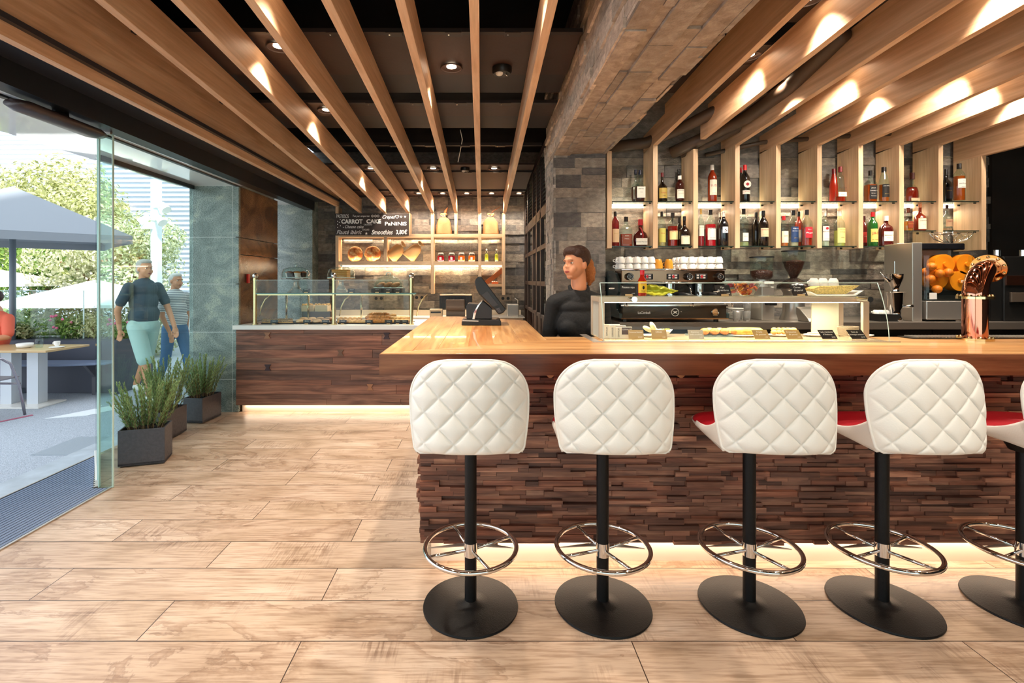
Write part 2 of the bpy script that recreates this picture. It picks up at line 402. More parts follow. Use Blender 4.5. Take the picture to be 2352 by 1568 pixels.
def slabs(b, u0, u1, v0, v1, hs, ls, fn, dmax, cols, gap=.0015, rnd=None):
    """courses of split stone: fn(u, v, d) -> point, d outwards"""
    rnd = rnd or random.Random(3)
    v = v0
    while v < v1-.004:
        h = min(rnd.choice(hs), v1-v); u = u0-rnd.random()*ls[0]
        while u < u1-.004:
            l = rnd.uniform(*ls); a, c = max(u, u0), min(u+l, u1); u += l
            if c-a < .004: continue
            d = rnd.random()**1.6*dmax; k = rnd.choice(cols); j = rnd.uniform(.85, 1.12); b.c = (k[0]*j, k[1]*j, k[2]*j, 1)
            P = [fn(x, y, z) for z in (-.01, d) for x, y in ((a+gap, v+gap), (c-gap, v+gap), (c-gap, v+h-gap), (a+gap, v+h-gap))]
            q = [b.bm.verts.new(p) for p in P]
            t = rnd.uniform(-.3, .3)*dmax
            fs = [b.bm.faces.new([q[i] for i in f]) for f in ((4, 5, 6, 7), (0, 1, 5, 4), (1, 2, 6, 5), (2, 3, 7, 6), (3, 0, 4, 7))]
            b._col(fs)
        v += h
    b.c = (1, 1, 1, 1)
GREYS = [(1, .98, .96), (.7, .69, .68), (1.25, 1.18, 1.08), (.92, .84, .76), (.5, .5, .52), (1.5, 1.38, 1.22)]
# back wall of the pastry corner
b = MB(); b.box(-2.75, .95, 7.62, 7.8, 0, 3.42); slabs(b, -2.75, .95, 0.6, 3.1, (.045, .06, .09, .12), (.12, .5), lambda x, z, d: (x, 7.62-d, z), .03, GREYS)
struct(b, 'wall_back', M_slate, 'stacked split slate wall behind the pastry shelves')
# wall behind the bottles
b = MB(); b.box(1.05, 4.85, 4.70, 4.8, 0, 3.42); slabs(b, 1.1, 4.84, 1.0, 2.62, (.05, .07, .09, .12), (.14, .5), lambda x, z, d: (x, 4.70-d, z), .03, GREYS, rnd=random.Random(5))
struct(b, 'wall_bar', M_slate, 'stacked split slate wall behind the bottle shelves')
# stone pillar and the stone-clad beam
XL, XR, YP, ZS = .639, 1.108, 4.4, 2.57
b = MB(); b.box(XL+.01, XR-.01, YP+.01, 4.98, 0, 3.42)
slabs(b, XL, XR, .3, ZS, (.06, .09, .12, .13), (.14, .34), lambda x, z, d: (x, YP+.01-d, z), .014, GREYS, rnd=random.Random(11))
slabs(b, YP, 4.98, .3, ZS, (.05, .07, .09), (.06, .16), lambda y, z, d: (XL+.01-d, y, z), .014, [(2.2, 2.2, 2.15), (1.9, 1.95, 1.9), (1.6, 1.65, 1.62)], rnd=random.Random(12))  # left side: paler slabs, street daylight put into their colour
struct(b, 'wall_pillar', M_slate, 'slate clad pillar beside the bar')
b = MB(); b.box(XL+.01, XR-.01, -3.6, 4.98, ZS+.01, 3.42)
slabs(b, -3.6, 4.98, XL, XR, (.05, .07, .1, .12), (.14, .42), lambda y, x, d: (x, y, ZS+.01-d), .026, [(1, 1, 1), (.94, .92, .9), (1.06, 1.03, 1), (.86, .86, .85)], rnd=random.Random(13))
slabs(b, -3.6, 4.98, ZS, 3.3, (.05, .07, .09), (.14, .4), lambda y, z, d: (XL+.01-d, y, z), .024, [(1.7, 1.75, 1.75), (1.45, 1.52, 1.52), (1.9, 1.95, 1.95)], rnd=random.Random(14))  # street-side face brightened in the slab colours to stand for daylight
slabs(b, -3.6, 4.98, ZS, 3.3, (.05, .07, .09), (.14, .4), lambda y, z, d: (XR-.01+d, y, z), .024, GREYS, rnd=random.Random(15))
struct(b, 'wall_beam', M_slateb, 'heavy stone clad beam over the bar')
# ceiling: brown panel strips hung below the black void
n = 0
def strip(y0, y1, m=M_panel, x0=-2.2, x1=XL-.02, dz=0, th=.02):
    global n
    n += 1; b = MB(); vs = b.box(x0, x1, y0, y1, 0, th)
    for v in vs: v.co.z += ZC(v.co.y)+dz
    return struct(b, 'trim_%d' % n, m, 'brown ceiling panel strip')
for y0, y1 in ((3.06, 3.60), (4.08, 4.36), (5.10, 5.16), (5.80, 6.02), (6.10, 6.96), (7.11, 7.34)): strip(y0, y1)
for y0, y1 in ((3.60, 3.94), (4.36, 4.70)): strip(y0, y1, M_panel2, dz=.02)
for y0, y1 in ((3.45, 3.9), (2.35, 2.95), (.65, 1.15), (-1.55, -1.05)): strip(y0, y1, M_panel2, x0=XR+.03, x1=5.5)
for y0, y1 in ((2.3, 2.7), (1.5, 1.9), (-.1, .3), (-1.9, -1.5)): strip(y0, y1)
# flanges with screw brackets
for fy in (3.03, 4.05, 5.08, 6.06, 7.0, 7.36):
    n += 1; b = MB(); vs = b.box(-2.2, XL-.02, fy-.012, fy+.028, -.012, .012)
    x = -2.0
    while x < .5: vs += b.box(x-.05, x+.05, fy-.022, fy+.034, -.02, .0); x += .365
    for v in vs: v.co.z += ZC(fy)-.006
    struct(b, 'trim_%d' % n, M_panel2, 'ceiling channel with screw brackets')
    b = MB(); x = -2.03
    while x < .5: b.cyl((x, fy, ZC(fy)-.031), (x, fy, ZC(fy)-.024), .006, seg=8); x += .365
    n += 1; struct(b, 'trim_%d' % n, M_chrome, 'screws of the ceiling channel')
# street front: header, soffit, track
b = MB(); b.box(-2.62, -2.5, -3.6, 7.35, 2.479, 2.612); struct(b, 'trim_header', mat('header_black_steel', '#14171b', .4), 'black steel header over the street front')
b = MB(); b.box(-2.5, -2.12, -3.6, 7.35, 2.612, 2.64); struct(b, 'trim_header_soffit', mat('header_soffit', '#23252c', .3), 'dark strip between header and wooden fascia')
b = MB(); b.box(-3.34, -2.62, -3.6, 5.41, 2.48, 2.56); b.box(-3.34, -2.62, -3.6, 7.4, 2.56, 3.5)
struct(b, 'trim_porch_soffit', mat('porch_soffit_white', '#f2f5f7', .3, coat=1), 'pale porch soffit over the entrance')
b = MB(); b.box(-2.70, -2.665, -3.6, 5.41, 2.468, 2.481); b.box(-3.18, -3.15, 4.07, 5.41, 2.44, 2.48); struct(b, 'trim_door_track', M_blackpl, 'dark sliding door track in the soffit')
# green stone pillars of the street front
def clad(b, x0, x1, y, z0, z1, joints, axis='x'):
    zs = [z0]+joints+[z1]
    for a, c in zip(zs, zs[1:]):
        if axis == 'x': b.box(x0, x1, y-.02, y+.02, a+.003, c-.003, .002)
        else: b.box(y-.02, y+.02, x0, x1, a+.003, c-.003, .002)
YQ = 5.41
js = [Z(q, YQ) for q in (870, 762, 652, 545)]
b = MB(); b.box(-3.203, -2.70, YQ-.0185, 6.40, 0, 2.9)
struct(b, 'wall_left', mat('joint_pale', '#c9cfcb', .6), 'body of the stone pillar in the street front')
b = MB(); clad(b, -3.205, -2.735, YQ, 0, 2.478, js); clad(b, -2.73, -2.665, YQ, 0, 2.478, js); struct(b, 'trim_pillar_face', M_green, 'green slate cladding of the pillar face')
b = MB(); clad(b, YQ+.02, 6.42, -2.686, 0, 2.478, [Z(590, 6), Z(545, 5.41)], 'y'); struct(b, 'trim_pillar_side', M_greenside, 'polished bronze slate on the inner side of the pillar')
b = MB(); b.box(-3.3, -2.53, 7.3, 7.6, 0, 2.9); b.box(-3.32, -2.51, 7.28, 7.3, 0, 1.915); b.box(-3.32, -2.51, 7.28, 7.3, 1.92, 2.478)
struct(b, 'wall_left_far', M_green, 'pale green slate reveal beside the far window')
# ---- partition with louvred transom beyond the pillar
b = MB()
xp = .655
for y0, y1 in ((4.98, 5.03), (5.50, 5.56), (5.9, 5.98), (6.35, 6.40), (7.05, 7.12), (7.5, 7.6)): b.box(xp, xp+.06, y0, y1, 0, 2.9)
for z0, z1 in ((1.02, 1.06), (1.38, 1.43), (1.78, 1.83), (2.13, 2.24), (2.82, 2.9)): b.box(xp, xp+.05, 4.98, 7.6, z0, z1)
b.box(xp+.01, xp+.03, 4.98, 6.4, .0, 1.02)
part = struct(b, 'door_1', mat('door_frame_dark', '#3a2a22', .45), 'dark framed glazed partition behind the pillar')
b = MB(); b.box(xp+.02, xp+.025, 5.0, 7.6, 1.06, 2.13); struct(b, 'window_1', M_glass, 'glass of the partition')
b = MB()
for i in range(6):
    y = 5.03+i*.42
    for k in range(13): z = 2.26+k*.045; b.quad((xp+.01, y, z), (xp+.01, y+.38, z), (xp+.05, y+.38, z+.03), (xp+.05, y, z+.03))
struct(b, 'trim_louvre', mat('louvre_green_grey', '#5b6a62', .5), 'grey green louvres above the partition')
b = MB(); b.box(xp+.3, xp+.32, 6.0, 6.5, .3, 2.1); struct(b, 'trim_screen', mat('patterned_screen', '#e0dcc0', .6, emis=0), 'pale patterned screen behind the partition')
b = MB(); b.box(.95, 1.1, 4.98, 7.7, 0, 3.42); struct(b, 'wall_kitchen', mat('kitchen_wall', '#b28a60', .7), 'kitchen wall seen through the partition')
# ================================================================= ceiling boards and beams
def slope_beam(b, x0, x1, y0, y1, h, hb=None):
    vs = b.box(x0, x1, y0, y1, 0, h)
    for v in vs: v.co.z += ZB(v.co.y)
LB = [827, 883, 937, 993, 1047, 1101, 1159]
names = ['first narrow oak ceiling beam beside the wide fascia board', 'second oak ceiling beam from the fascia board, two downlight scallops on its side',
 'third oak ceiling beam from the fascia board', 'middle oak ceiling beam ending above the right end of the blackboard', 'oak ceiling beam ending left of the standing bread sack',
 'oak ceiling beam running almost straight at the viewer', 'oak ceiling beam nearest to the stone clad beam']
for q, nm in zip(LB, names):
    x = X(q, 7.4); th = .024; b = MB(); slope_beam(b, x-th, x+th, -3.4, 7.40, .21)
    solo(b, 'ceiling_beam', M_beam, nm, 'beam', 'oak beams on the left half of the ceiling', bev=.002)
b = MB(); b.box(-2.199, -2.15, -3.4, 7.42, 2.546, 2.86); b.box(-2.199, -2.155, -3.4, 5.2, 2.863, 3.12)
solo(b, 'fascia_board', M_beam, 'wide oak fascia board along the street side of the ceiling', 'board')
# right ribs: beam over the bar and an upright post behind the bottles
RB = [1400, 1505.5, 1598, 1694, 1788, 1882.5, 1977.5, 2071, 2161]
rn = ['short oak upright against the slate pillar', 'oak rib nearest the stone beam: ceiling beam and upright beside the twin cognac bottles', 'second oak rib from the pillar, its beam cut short before the upright',
 'oak rib left of the dark vermouth bottle', 'oak rib between the vermouth bottle and the empty upper shelf', 'oak rib right of the empty upper shelf',
 'oak rib right of the two white capped rum bottles', 'oak rib left of the bourbon bottle', 'oak rib right of the bourbon bottle']
for i, (q, nm) in enumerate(zip(RB, rn)):
    x = X(q, 4.4); th = .0215; t = thing('shelf_rib', nm, 'wooden rib', (x, 4.4, 1.73), 'oak ribs over the bar')
    b = MB(); b.box(x-th, x+th, 4.40, 4.665, 1.73, 2.60 if i in (0,) else ZB(4.4) if i != 2 else 2.62); b.build('post', M_oakv, t, bev=.002)
    if i:
        b = MB(); ye = 4.665 if i != 2 else 4.26
        # notched end: lower over the bottles
        slope_beam(b, x-th, x+th, -3.4, 4.12, .245); slope_beam(b, x-th, x+th, 4.12, ye, .17)
        b.build('beam', M_beam, t, bev=.002)
x = X(2260, 4.4); t = thing('shelf_rib', 'last oak rib, a wide board closing the bottle shelves on the right', 'wooden rib', (x, 4.4, 1.72), 'oak ribs over the bar')
b = MB(); b.box(x-.0215, x+.0215, 4.4, 4.665, 1.715, 2.556); b.build('post', M_oakv, t, bev=.002)
b = MB(); b.box(x-.0215, x+.0215, -3.4, 4.665, 2.556, 2.87); b.build('beam', M_beam, t, bev=.002)
# ---- black pipes in the void over the bottles
M_pipe = mat('painted_black_pipe', '#4a3829', .5)
for pts, r, lb in (([(1.15, 4.5, 2.66), (1.5, 4.5, 2.70), (1.75, 4.35, 2.78), (2.0, 3.9, 2.86)], .05, 'thick dark pipe coming out beside the slate pillar'),
               ([(1.75, 4.55, 2.62), (1.95, 4.4, 2.70), (2.2, 4.1, 2.80), (2.25, 3.6, 2.86), (2.2, 3.0, 2.95)], .055, 'bent dark pipe over the second rib'),
               ([(1.86, 4.6, 2.62), (2.05, 4.45, 2.68), (2.3, 4.3, 2.80), (2.6, 4.2, 2.88)], .035, 'thinner dark pipe beside the bent one'),
               ([(2.1, 4.62, 2.62), (2.6, 4.55, 2.72), (3.6, 4.5, 2.78), (4.5, 4.5, 2.8)], .02, 'thin dark pipe running right above the bottle wall')):
    b = MB(); b.tube(pts, r, 14); solo(b, 'ceiling_pipe', M_pipe, lb, 'pipe', 'dark pipes above the bottle wall', smooth=True)
# ---- downlights
def downlight(x, y, z, label, cat='downlight', energy=60, on=True, ang=95, blend=.6, grp='recessed downlights', color=(1, .78, .55), tilt=(0, 0)):
    t = thing('downlight', label, cat, (x, y, z), grp)
    b = MB(); b.lathe([(.072, -.004), (.078, 0), (.07, .006), (.05, .012)], (x, y, z-.012), 28, cap=False); b.build('trim_ring', M_panel, t, smooth=True)
    b = MB(); b.cyl((x, y, z-.004), (x, y, z-.001), .034, seg=20); b.build('lens', M_lamp, t)
    if on:
        l = bpy.data.lights.new('downlight_lamp', 'SPOT'); l.energy = energy; l.color = color; l.spot_size = R(ang); l.spot_blend = blend; l.shadow_soft_size = .04
        o = bpy.data.objects.new('downlight_lamp', l); COL.objects.link(o); o.parent = t; o.location = (0, 0, -.03); o.rotation_euler = (tilt[0], tilt[1], 0)
    return t
WARM = (1, .88, .74)
for i, (qx, y, e, lb) in enumerate(((640, 3.21, 45, 'recessed downlight half hidden by an oak beam in the nearest panel'), (1037, 3.48, 60, 'recessed downlight alone between two beams left of the smoke detector'),
  (750, 4.22, 45, 'recessed downlight in the second ceiling strip'), (995, 5.94, 45, 'recessed downlight left of the small detector in the fourth strip'), (1135, 5.94, 45, 'recessed downlight right of the small detector in the fourth strip'),
  (852, 5.94, 40, 'recessed downlight at the left end of the fourth strip'), (962, 7.2, 16, 'first downlight above the sacks'), (1017, 7.2, 16, 'second downlight above the sacks'),
  (1072, 7.2, 16, 'third downlight above the sacks'), (1129, 7.2, 16, 'fourth downlight above the sacks'), (1192, 7.2, 16, 'downlight next to the louvred partition'), (905, 7.2, 16, 'downlight above the blackboard'))):
    downlight(X(qx, y), y, ZC(y), lb, energy=e*2.0, color=WARM, ang=92 if y < 7 else 140)
# lamps over the bar, mostly above the frame
for i, (x, y) in enumerate(((2.16, 3.6), (2.90, 3.75), (3.99, 3.75), (1.79, 2.7), (2.53, 2.5), (3.63, 2.6), (4.36, 2.8), (1.36, 1.0), (2.53, .8), (3.26, .9), (4.36, 1.0), (1.36, -1.2), (2.90, -1.4), (4.36, -1.2))):
    downlight(x, y, ZC(y)-.01, 'recessed downlight above the bar, %s' % ['over the glasses', 'over the grinder', 'over the juicer', 'over the display case', 'over the bread tray', 'over the beer tap', 'near the right wall', 'over the left stools', 'over the middle stools', 'over the right stools', 'over the last stool', 'behind the viewer on the left', 'behind the viewer in the middle', 'behind the viewer on the right'][i], energy=72, color=WARM, ang=94)
for i, (x, y) in enumerate(((-.2, 1.8), (-1.3, 1.6), (-.92, 2.5), (-.2, .1), (-1.3, .1), (-.2, -1.7), (-1.3, -1.7), (.16, 2.5))):
    downlight(x, y, ZC(y), 'recessed downlight above the entrance floor, %s' % ['over the bar corner', 'over the door', 'over the plank floor', 'behind the viewer', 'behind the viewer by the street', 'far behind the viewer', 'far behind by the street', 'beside the stone beam'][i], energy=66, color=WARM, ang=94)
for x, y, lb in ((1.79, 3.3, 'over the cups'), (2.53, 3.45, 'over the plate stack'), (3.26, 3.4, 'over the bread slab'), (3.63, 3.55, 'between grinder and juicer'), (4.36, 3.45, 'over the beer tower')):  # extra tilted spots, added to light up the bottles
    downlight(x, y, ZC(y)-.01, 'recessed spotlight added to brighten the bottle wall, '+lb, energy=60, color=WARM, ang=95, tilt=(.62, 0))
n += 1; b = MB(); vs = b.box(XR+.03, 5.5, 3.2, 3.44, 0, .02)
for v in vs: v.co.z += ZC(v.co.y)
struct(b, 'trim_%d' % n, M_panel2, 'brown ceiling panel strip over the bar')
def detector(x, y, label, s=1):
    z = ZC(y); t = thing('smoke_detector', label, 'smoke detector', (x, y, z))
    b = MB(); b.lathe([(.06*s, -.045*s), (.07*s, -.03*s), (.07*s, 0)], (x, y, z), 24); b.build('housing', M_blackpl, t, smooth=True, autos=40)
    b = MB(); b.sph((x-.02*s, y-.02*s, z-.045*s), (.028*s, .028*s, .02*s), 14, 8); b.build('lamp', M_porc, t, smooth=True)
    b = MB(); b.tube([(x+.03*s, y-.02*s, z-.04*s), (x+.035*s, y-.03*s, z-.07*s), (x+.02*s, y-.03*s, z-.055*s)], .004*s, 8); b.build('bracket', M_chrome, t, smooth=True)
detector(X(1153, 3.5), 3.5, 'black alarm head with a white lamp between two beams')
detector(X(1068, 5.94), 5.94, 'small detector between the two far downlights', .8)
b = MB(); b.tube([(X(1057, 4.7), 4.7, Z(298, 4.7)), (X(1062, 4.7), 4.7, Z(320, 4.7)), (X(1060, 5.1), 5.1, Z(332, 5.1)), (X(1052, 5.1), 5.1, Z(372, 5.1))], .004, 8)
solo(b, 'loose_cable', M_white, 'white loose cable hanging from the dark ceiling gap', 'cable', smooth=True)
# ================================================================= bar
rnd = random.Random(21)
BT = 1.112
t = thing('bar_counter', 'L-shaped bar with thick oak top and a front of small brown wood blocks', 'bar', (1.5, 2.6, 0))
# oak top: wide planks along the front, short planks across the return
b = MB()
def topplank(poly, k, zt=BT, zb=BT-.099):
    b.c = (k, k, k*.98, 1); b.prism(poly, zb, zt)
XE = 5.55
for y0, y1, x0, k in ((2.252, 2.42, None, .97), (2.42, 2.60, None, 1.06), (2.60, 2.76, None, 1.0), (2.76, 2.91, None, .93)):
    # mitre line from (-.465,2.25) to (.36,2.76)
    mx = lambda y: -.465+max(0, (y-2.25))*1.62
    if y0 < 2.75: topplank([(mx(y0), y0), (XE, y0), (XE, y1), (min(mx(y1), .36), y1)], k)
    else: topplank([(.362, y0), (XE, y0), (XE, y1), (.362, y1)], k)
front_top = b.build('front_worktop', M_top, t, bev=.002)
b = MB()
def retplank(x0, x1, y0, y1, k):
    my = lambda x: 2.25+(x+.465)/1.62
    a = max(my(x0), y0) if y0 is None or True else y0
    yb0 = max(my(x0)+.001, y0 or 0); yb1 = max(my(x1)+.001, y0 or 0)
    ym = lambda x: 4.52-(max(0, x+.1))*1.0
    b.c = k if isinstance(k, tuple) else (k, k, k*.97, 1)
    b.prism([(x0, yb0), (x1, yb1), (x1, min(y1, ym(x1))), (x0, min(y1, ym(x0)))], BT-.099, BT)
retplank(-.465, -.33, 0, 9, .98); retplank(-.33, -.215, 0, 9, 1.04); retplank(-.215, -.07, 0, 3.75, (1.08, 1.05, .9, 1)); retplank(-.07, .06, 0, 3.55, (1.0, .80, .66, 1))
retplank(-.215, .06, 3.55+.2, 9, .95); retplank(-.07, .06, 3.551, 3.749, 1.02); retplank(.06, .21, 0, 9, 1.0); retplank(.21, .362, 0, 9, .95)
b.build('return_worktop', M_topy, t, bev=.002)
b = MB(); b.box(-.468, XE, 2.246, 2.253, BT-.099, BT-.003); b.box(-.470, -.463, 2.25, 4.5, BT-.099, BT-.003); b.build('worktop_edge', M_edge, t)
# block cladding
b = MB(); BR = [(1, .95, .92), (.7, .62, .6), (1.2, 1.08, 1.0), (.9, .72, .66), (1.1, .84, .72), (.5, .43, .42), (1.45, 1.35, 1.25)]
slabs(b, -.31, XE, .127, 1.012, (.018, .022, .026), (.05, .26), lambda x, z, d: (x, 2.475-d, z), .034, BR, .0006, rnd)
slabs(b, 2.475, 4.45, .127, 1.012, (.018, .022, .026), (.05, .26), lambda y, z, d: (-.305-d, y, z), .03, BR, .0006, rnd)
b.build('block_cladding', M_teak, t)
b = MB(); b.box(-.30, XE, 2.48, 2.62, .127, 1.013); b.box(-.30, .2, 2.5, 4.45, .127, 1.013); b.build('body', mat('bar_core', '#1b120d', .8), t)
b = MB(); b.box(-.262, XE, 2.54, 2.6, 0, .127); b.box(-.262, .15, 2.6, 4.4, 0, .127); b.build('kick_plate', mat('kick_plate_white', '#f0dcc4', .4), t)
b = MB(); b.box(-.25, XE, 2.505, 2.535, .118, .126); b.build('kick_light', M_led, t)
for q in (1263, 1562): 
    x = X(q, 2.44); b = MB(); b.prism([(x-.018+.0, .985)]+[(x-.018*math.cos(a*PI/12), .985-.018*math.sin(a*PI/12)*1.1) for a in range(13)]+[(x+.018, .985)], 2.425, 2.445, 1); b.build('bag_hook', M_pine, t)
# real warm strip lamp under the front edge of the bar body
def strip_lamp(name, loc, length, power, parent, width=.02, direction=(0, -.35, -1), color=(1, .82, .64)):
    l = bpy.data.lights.new(name, 'AREA'); l.shape = 'RECTANGLE'; l.size = length; l.size_y = width; l.energy = power; l.color = color
    o = bpy.data.objects.new(name, l); COL.objects.link(o)
    o.location = Vector(loc)-(LOC[parent.name] if parent is not None else Vector()); o.parent = parent
    o.rotation_euler = Vector(direction).to_track_quat('-Z', 'Y').to_euler(); return o
strip_lamp('kick_lamp', (2.6, 2.515, .115), 5.6, 6.5, t)
# ================================================================= stools
def make_stool():
    t = thing('bar_stool', 'x', 'bar stool', (0, 0, 0), 'white quilted bar stools along the bar')
    b = MB(); b.lathe([(.208, 0), (.211, .004), (.209, .010), (.16, .014), (.08, .019), (.034, .024), (.028, .03)], (0, 0, 0), 72); b.build('base', M_blackmetal, t, smooth=True, autos=50)
    b = MB(); b.cyl((0, 0, .02), (0, 0, .72), .0265, seg=32); b.cyl((0, 0, .69), (0, 0, .75), .05, .08, seg=24); b.build('column', M_blackmetal, t, smooth=True, autos=40)
    b = MB(); b.torus((0, 0, .264), .203, .0105, 72, 12); b.build('foot_ring', M_chrome, t, smooth=True)
    b = MB(); b.cyl((0, 0, .225), (0, 0, .285), .0295, seg=32); b.build('collar', M_chrome, t, smooth=True, autos=40)
    for a in (25, 205, 295, 115):
        b = MB(); c, s = math.cos(R(a)), math.sin(R(a)); b.cyl((c*.025, s*.025, .25), (c*.2, s*.2, .262), .007, seg=12); b.build('spoke', M_chrome, t, smooth=True)
    b = MB(); b.prism([(-.19, .012), (-.06, .048), (.08, .05), (.19, .012), (.0, .03)], .247, .251); b.build('tread_plate', M_steel, t)
    # backrest
    H0, HH = .768, .362; rc = .15; p = .118
    def hw(v):
        z = v*HH; w0 = .214+.022*math.sin(min(1, v/.55)*PI/2)
        if z > HH-rc: w0 = (w0-rc)+math.sqrt(max(0, rc*rc-(z-(HH-rc))**2))
        if z < .02: w0 -= .02-math.sqrt(max(0, .0004-(.02-z)**2))
        return w0
    def shell(u, v, side, inner=0):
        uu = u*2-1; z = v*HH; w_ = hw(v)-inner; x = uu*w_
        yc = -.262+.55*abs(x)**2.4*3.0 + .03*(v-.5)
        e = (1-abs(uu)**10)*(1-abs(2*v-1)**14)
        if side == 0:
            d1, d2 = (x+z+.015)/p, (x-z-.015)/p
            q = (abs(math.sin(PI*d1))*abs(math.sin(PI*d2)))
            s1 = min(abs(math.sin(PI*d1)), abs(math.sin(PI*d2)))
            dd = .009*(1-math.exp(-s1*7))+.006*q
            y = yc-.018*e**.6-dd*e
        else: y = yc+.03*e**.6
        return Vector((x, y, H0+z))
    b = MB(); g = b.grid(lambda u, v: shell(u, v, 0), 120, 96); ob = b.build('backrest_shell', M_leather, t, smooth=True)
    b = MB(); b.grid(lambda u, v: shell(u, v, 1), 40, 32); b.build('backrest_cushion', M_red, t, smooth=True)
    b = MB()
    pts = [shell(1, v/40, 0) for v in range(41)]; pts = [q for q in pts]+[Vector((-q.x, q.y, q.z)) for q in reversed(pts)]
    b.tube(pts, .006, 8, True); b.build('piping', M_leather, t, smooth=True)
    # seat: white bowl with red cushion
    def plan(a):
        c, s = math.cos(a), math.sin(a); r = .214/((abs(c)**3.2+abs(s)**3.2)**(1/3.2)); return r*c*(1+.09*max(0, s)), r*s*.97-.010
    def bowl(u, v):
        x, y = plan(u*2*PI); k = math.sin(v*PI/2)**.7; fr = (y+.23)/.45
        top = .792+.012*fr-.02*(1-fr)*0; bot = .735+.012*fr
        return Vector((x*k*(1-.0*v), y*k, bot+(top-bot)*(1-math.cos(v*PI/2))**1.0))
    b = MB(); b.grid(bowl, 64, 12, True); b.build('seat_shell', M_leather, t, smooth=True)
    def cush(u, v):
        x, y = plan(u*2*PI); k = math.cos(v*PI/2)**.35 if v < 1 else 0; fr = (y+.23)/.45
        return Vector((x*k*.985, y*k*.985, .79+.012*fr+.024*math.sin(v*PI/2)))
    b = MB(); b.grid(cush, 64, 10, True); b.build('seat_cushion', M_red, t, smooth=True)
    # side wings joining seat and back
    for s in (-1, 1):
        def wing(u, v):
            y = -.235+.285*u; zt = .80+.11*(1-u)**2.2; z0 = .765+.02*u
            x = s*(.204+.006*math.sin(PI*v)); return Vector((x, y, z0+(zt-z0)*v))
        b = MB(); b.grid(wing, 20, 8); b.build('side_wing', M_leather, t, smooth=True, solid=.018)
    return t
st = make_stool()
sl_ = ['leftmost white quilted bar stool in front of the corner of the bar', 'second white quilted bar stool from the left, near the bag hook', 'white quilted bar stool below the display case, third from the left',
      'white quilted bar stool below the juicer, fourth from the left', 'bar stool cut off by the right edge of the picture']
for i, (q, rz) in enumerate(((1081, 0), (1384, -.03), (1721, -.06), (2026, .0), (2352, 0))):
    o = st if i == 0 else dup(st)
    o.location = (X(q, 2.19), 2.19, 0); o.rotation_euler = (0, 0, rz); o['label'] = sl_[i]
# ================================================================= pastry counter
t = thing('pastry_counter', 'pastry counter with a front of reclaimed planks and a white top', 'counter', (-1.4, 5.7, 0))
b = MB(); rr = random.Random(4)
PW = [(1, .92, .9), (.75, .66, .66), (1.2, 1.0, .95), (.85, .8, .85), (1.1, .85, .78), (.66, .58, .62)]
edges = [.086, .155, .205, .305, .36, .415, .47, .545, .60, .69, .74, .845, .865, .911]
for a, c in zip(edges, edges[1:]):
    x = -2.672
    while x < .3:
        l = rr.uniform(.7, 1.9); k = rr.choice(PW); j = rr.uniform(.85, 1.1); b.c = (k[0]*j, k[1]*j, k[2]*j, 1)
        b.box(x+.0015, min(x+l, .3)-.0015, 5.345-rr.random()*.003, 5.38, a+.001, c-.001); x += l
b.c = (1, 1, 1, 1); b.build('plank_front', M_oldwood, t)
def bow(q, y, c, k=1):
    x, z = X(q, 5.34), Z(y, 5.34); w_, h_ = .036, .034
    b = MB(); b.prism([(x-w_, z+h_), (x+w_, z+h_), (x+w_*.42, z), (x+w_, z-h_), (x-w_, z-h_), (x-w_*.42, z)], 5.334, 5.345, 1)
    b.build('butterfly_inlay', c, t)
M_in1 = mat('inlay_light', '#9a6848', .5); M_in2 = mat('inlay_dark', '#3a2428', .5)
for q, y, c in ((614, 770, M_in1), (615, 844, M_in2), (782, 810, mat('inlay_mid', '#6a4a36', .5)), (888, 771, M_in2), (850, 889, M_in1)): bow(q, y, c)
b = MB(); b.box(-2.69, .3, 5.30, 5.385, .911, .957); b.box(-2.65, .3, 5.385, 6.12, .911, .957); b.build('white_top', M_white, t)
b = MB(); b.box(-2.65, .3, 5.385, 6.1, .086, .911); b.build('body', mat('counter_core', '#2a1c14', .8), t)
b = MB(); b.box(-2.635, .3, 5.41, 5.46, 0, .086); b.build('kick_plate', mat('kick_plate_white', '#f0dcc4', .4), t)
b = MB(); b.box(-2.6, .3, 5.385, 5.405, .078, .085); b.build('kick_light', M_led, t)
strip_lamp('kick_lamp', (-1.2, 5.393, .074), 2.8, 2.8, t)
# ---- glass pastry case on posts
t = thing('pastry_case', 'glass pastry case on brass posts with ball tops', 'display case', (-1.63, 5.5, .957))
zg = .957
def ptube(b, q, y=5.4, zt=1.47, r=.021):
    x = X(q, 5.4)+0; b.cyl((x, y, zg), (x, y, zt), r, seg=20); b.cyl((x, y, zg), (x, y, zg+.01), r*1.5, seg=20); b.cyl((x, y, zt-.03), (x, y, zt-.01), r*1.15, seg=20)
for q in (586, 767, 945):
    b = MB(); ptube(b, q); b.build('post', mat('satin_brass', '#d8c494', .18, 1), t, smooth=True, autos=40)
    b = MB(); b.sph((X(q, 5.4), 5.4, 1.492), .032, 20, 14); b.build('ball_top', M_chrome, t, smooth=True)
for q in (658, 708, 830):
    b = MB(); x = X(q, 5.85); b.cyl((x, 5.85, zg), (x, 5.85, 1.29), .012, seg=14); b.build('rear_post', mat('satin_brass'), t, smooth=True)
b = MB(); b.box(-2.47, -.72, 5.38, 5.84, 1.292, 1.303); b.build('glass_shelf', M_glassd, t)
b = MB(); b.box(-2.47, -.72, 5.372, 5.38, 1.290, 1.305); b.build('shelf_edge', M_glassg, t)
b = MB(); b.box(-2.47, -.74, 5.40, 5.412, 1.278, 1.29); b.build('front_rail', mat('satin_brass'), t)
b = MB()
for x0, x1 in ((-2.46, -1.66), (-1.61, -.8)): b.box(x0, x1, 5.372, 5.378, .985, 1.275)
b.build('front_glass', M_glassd, t)
b = MB()
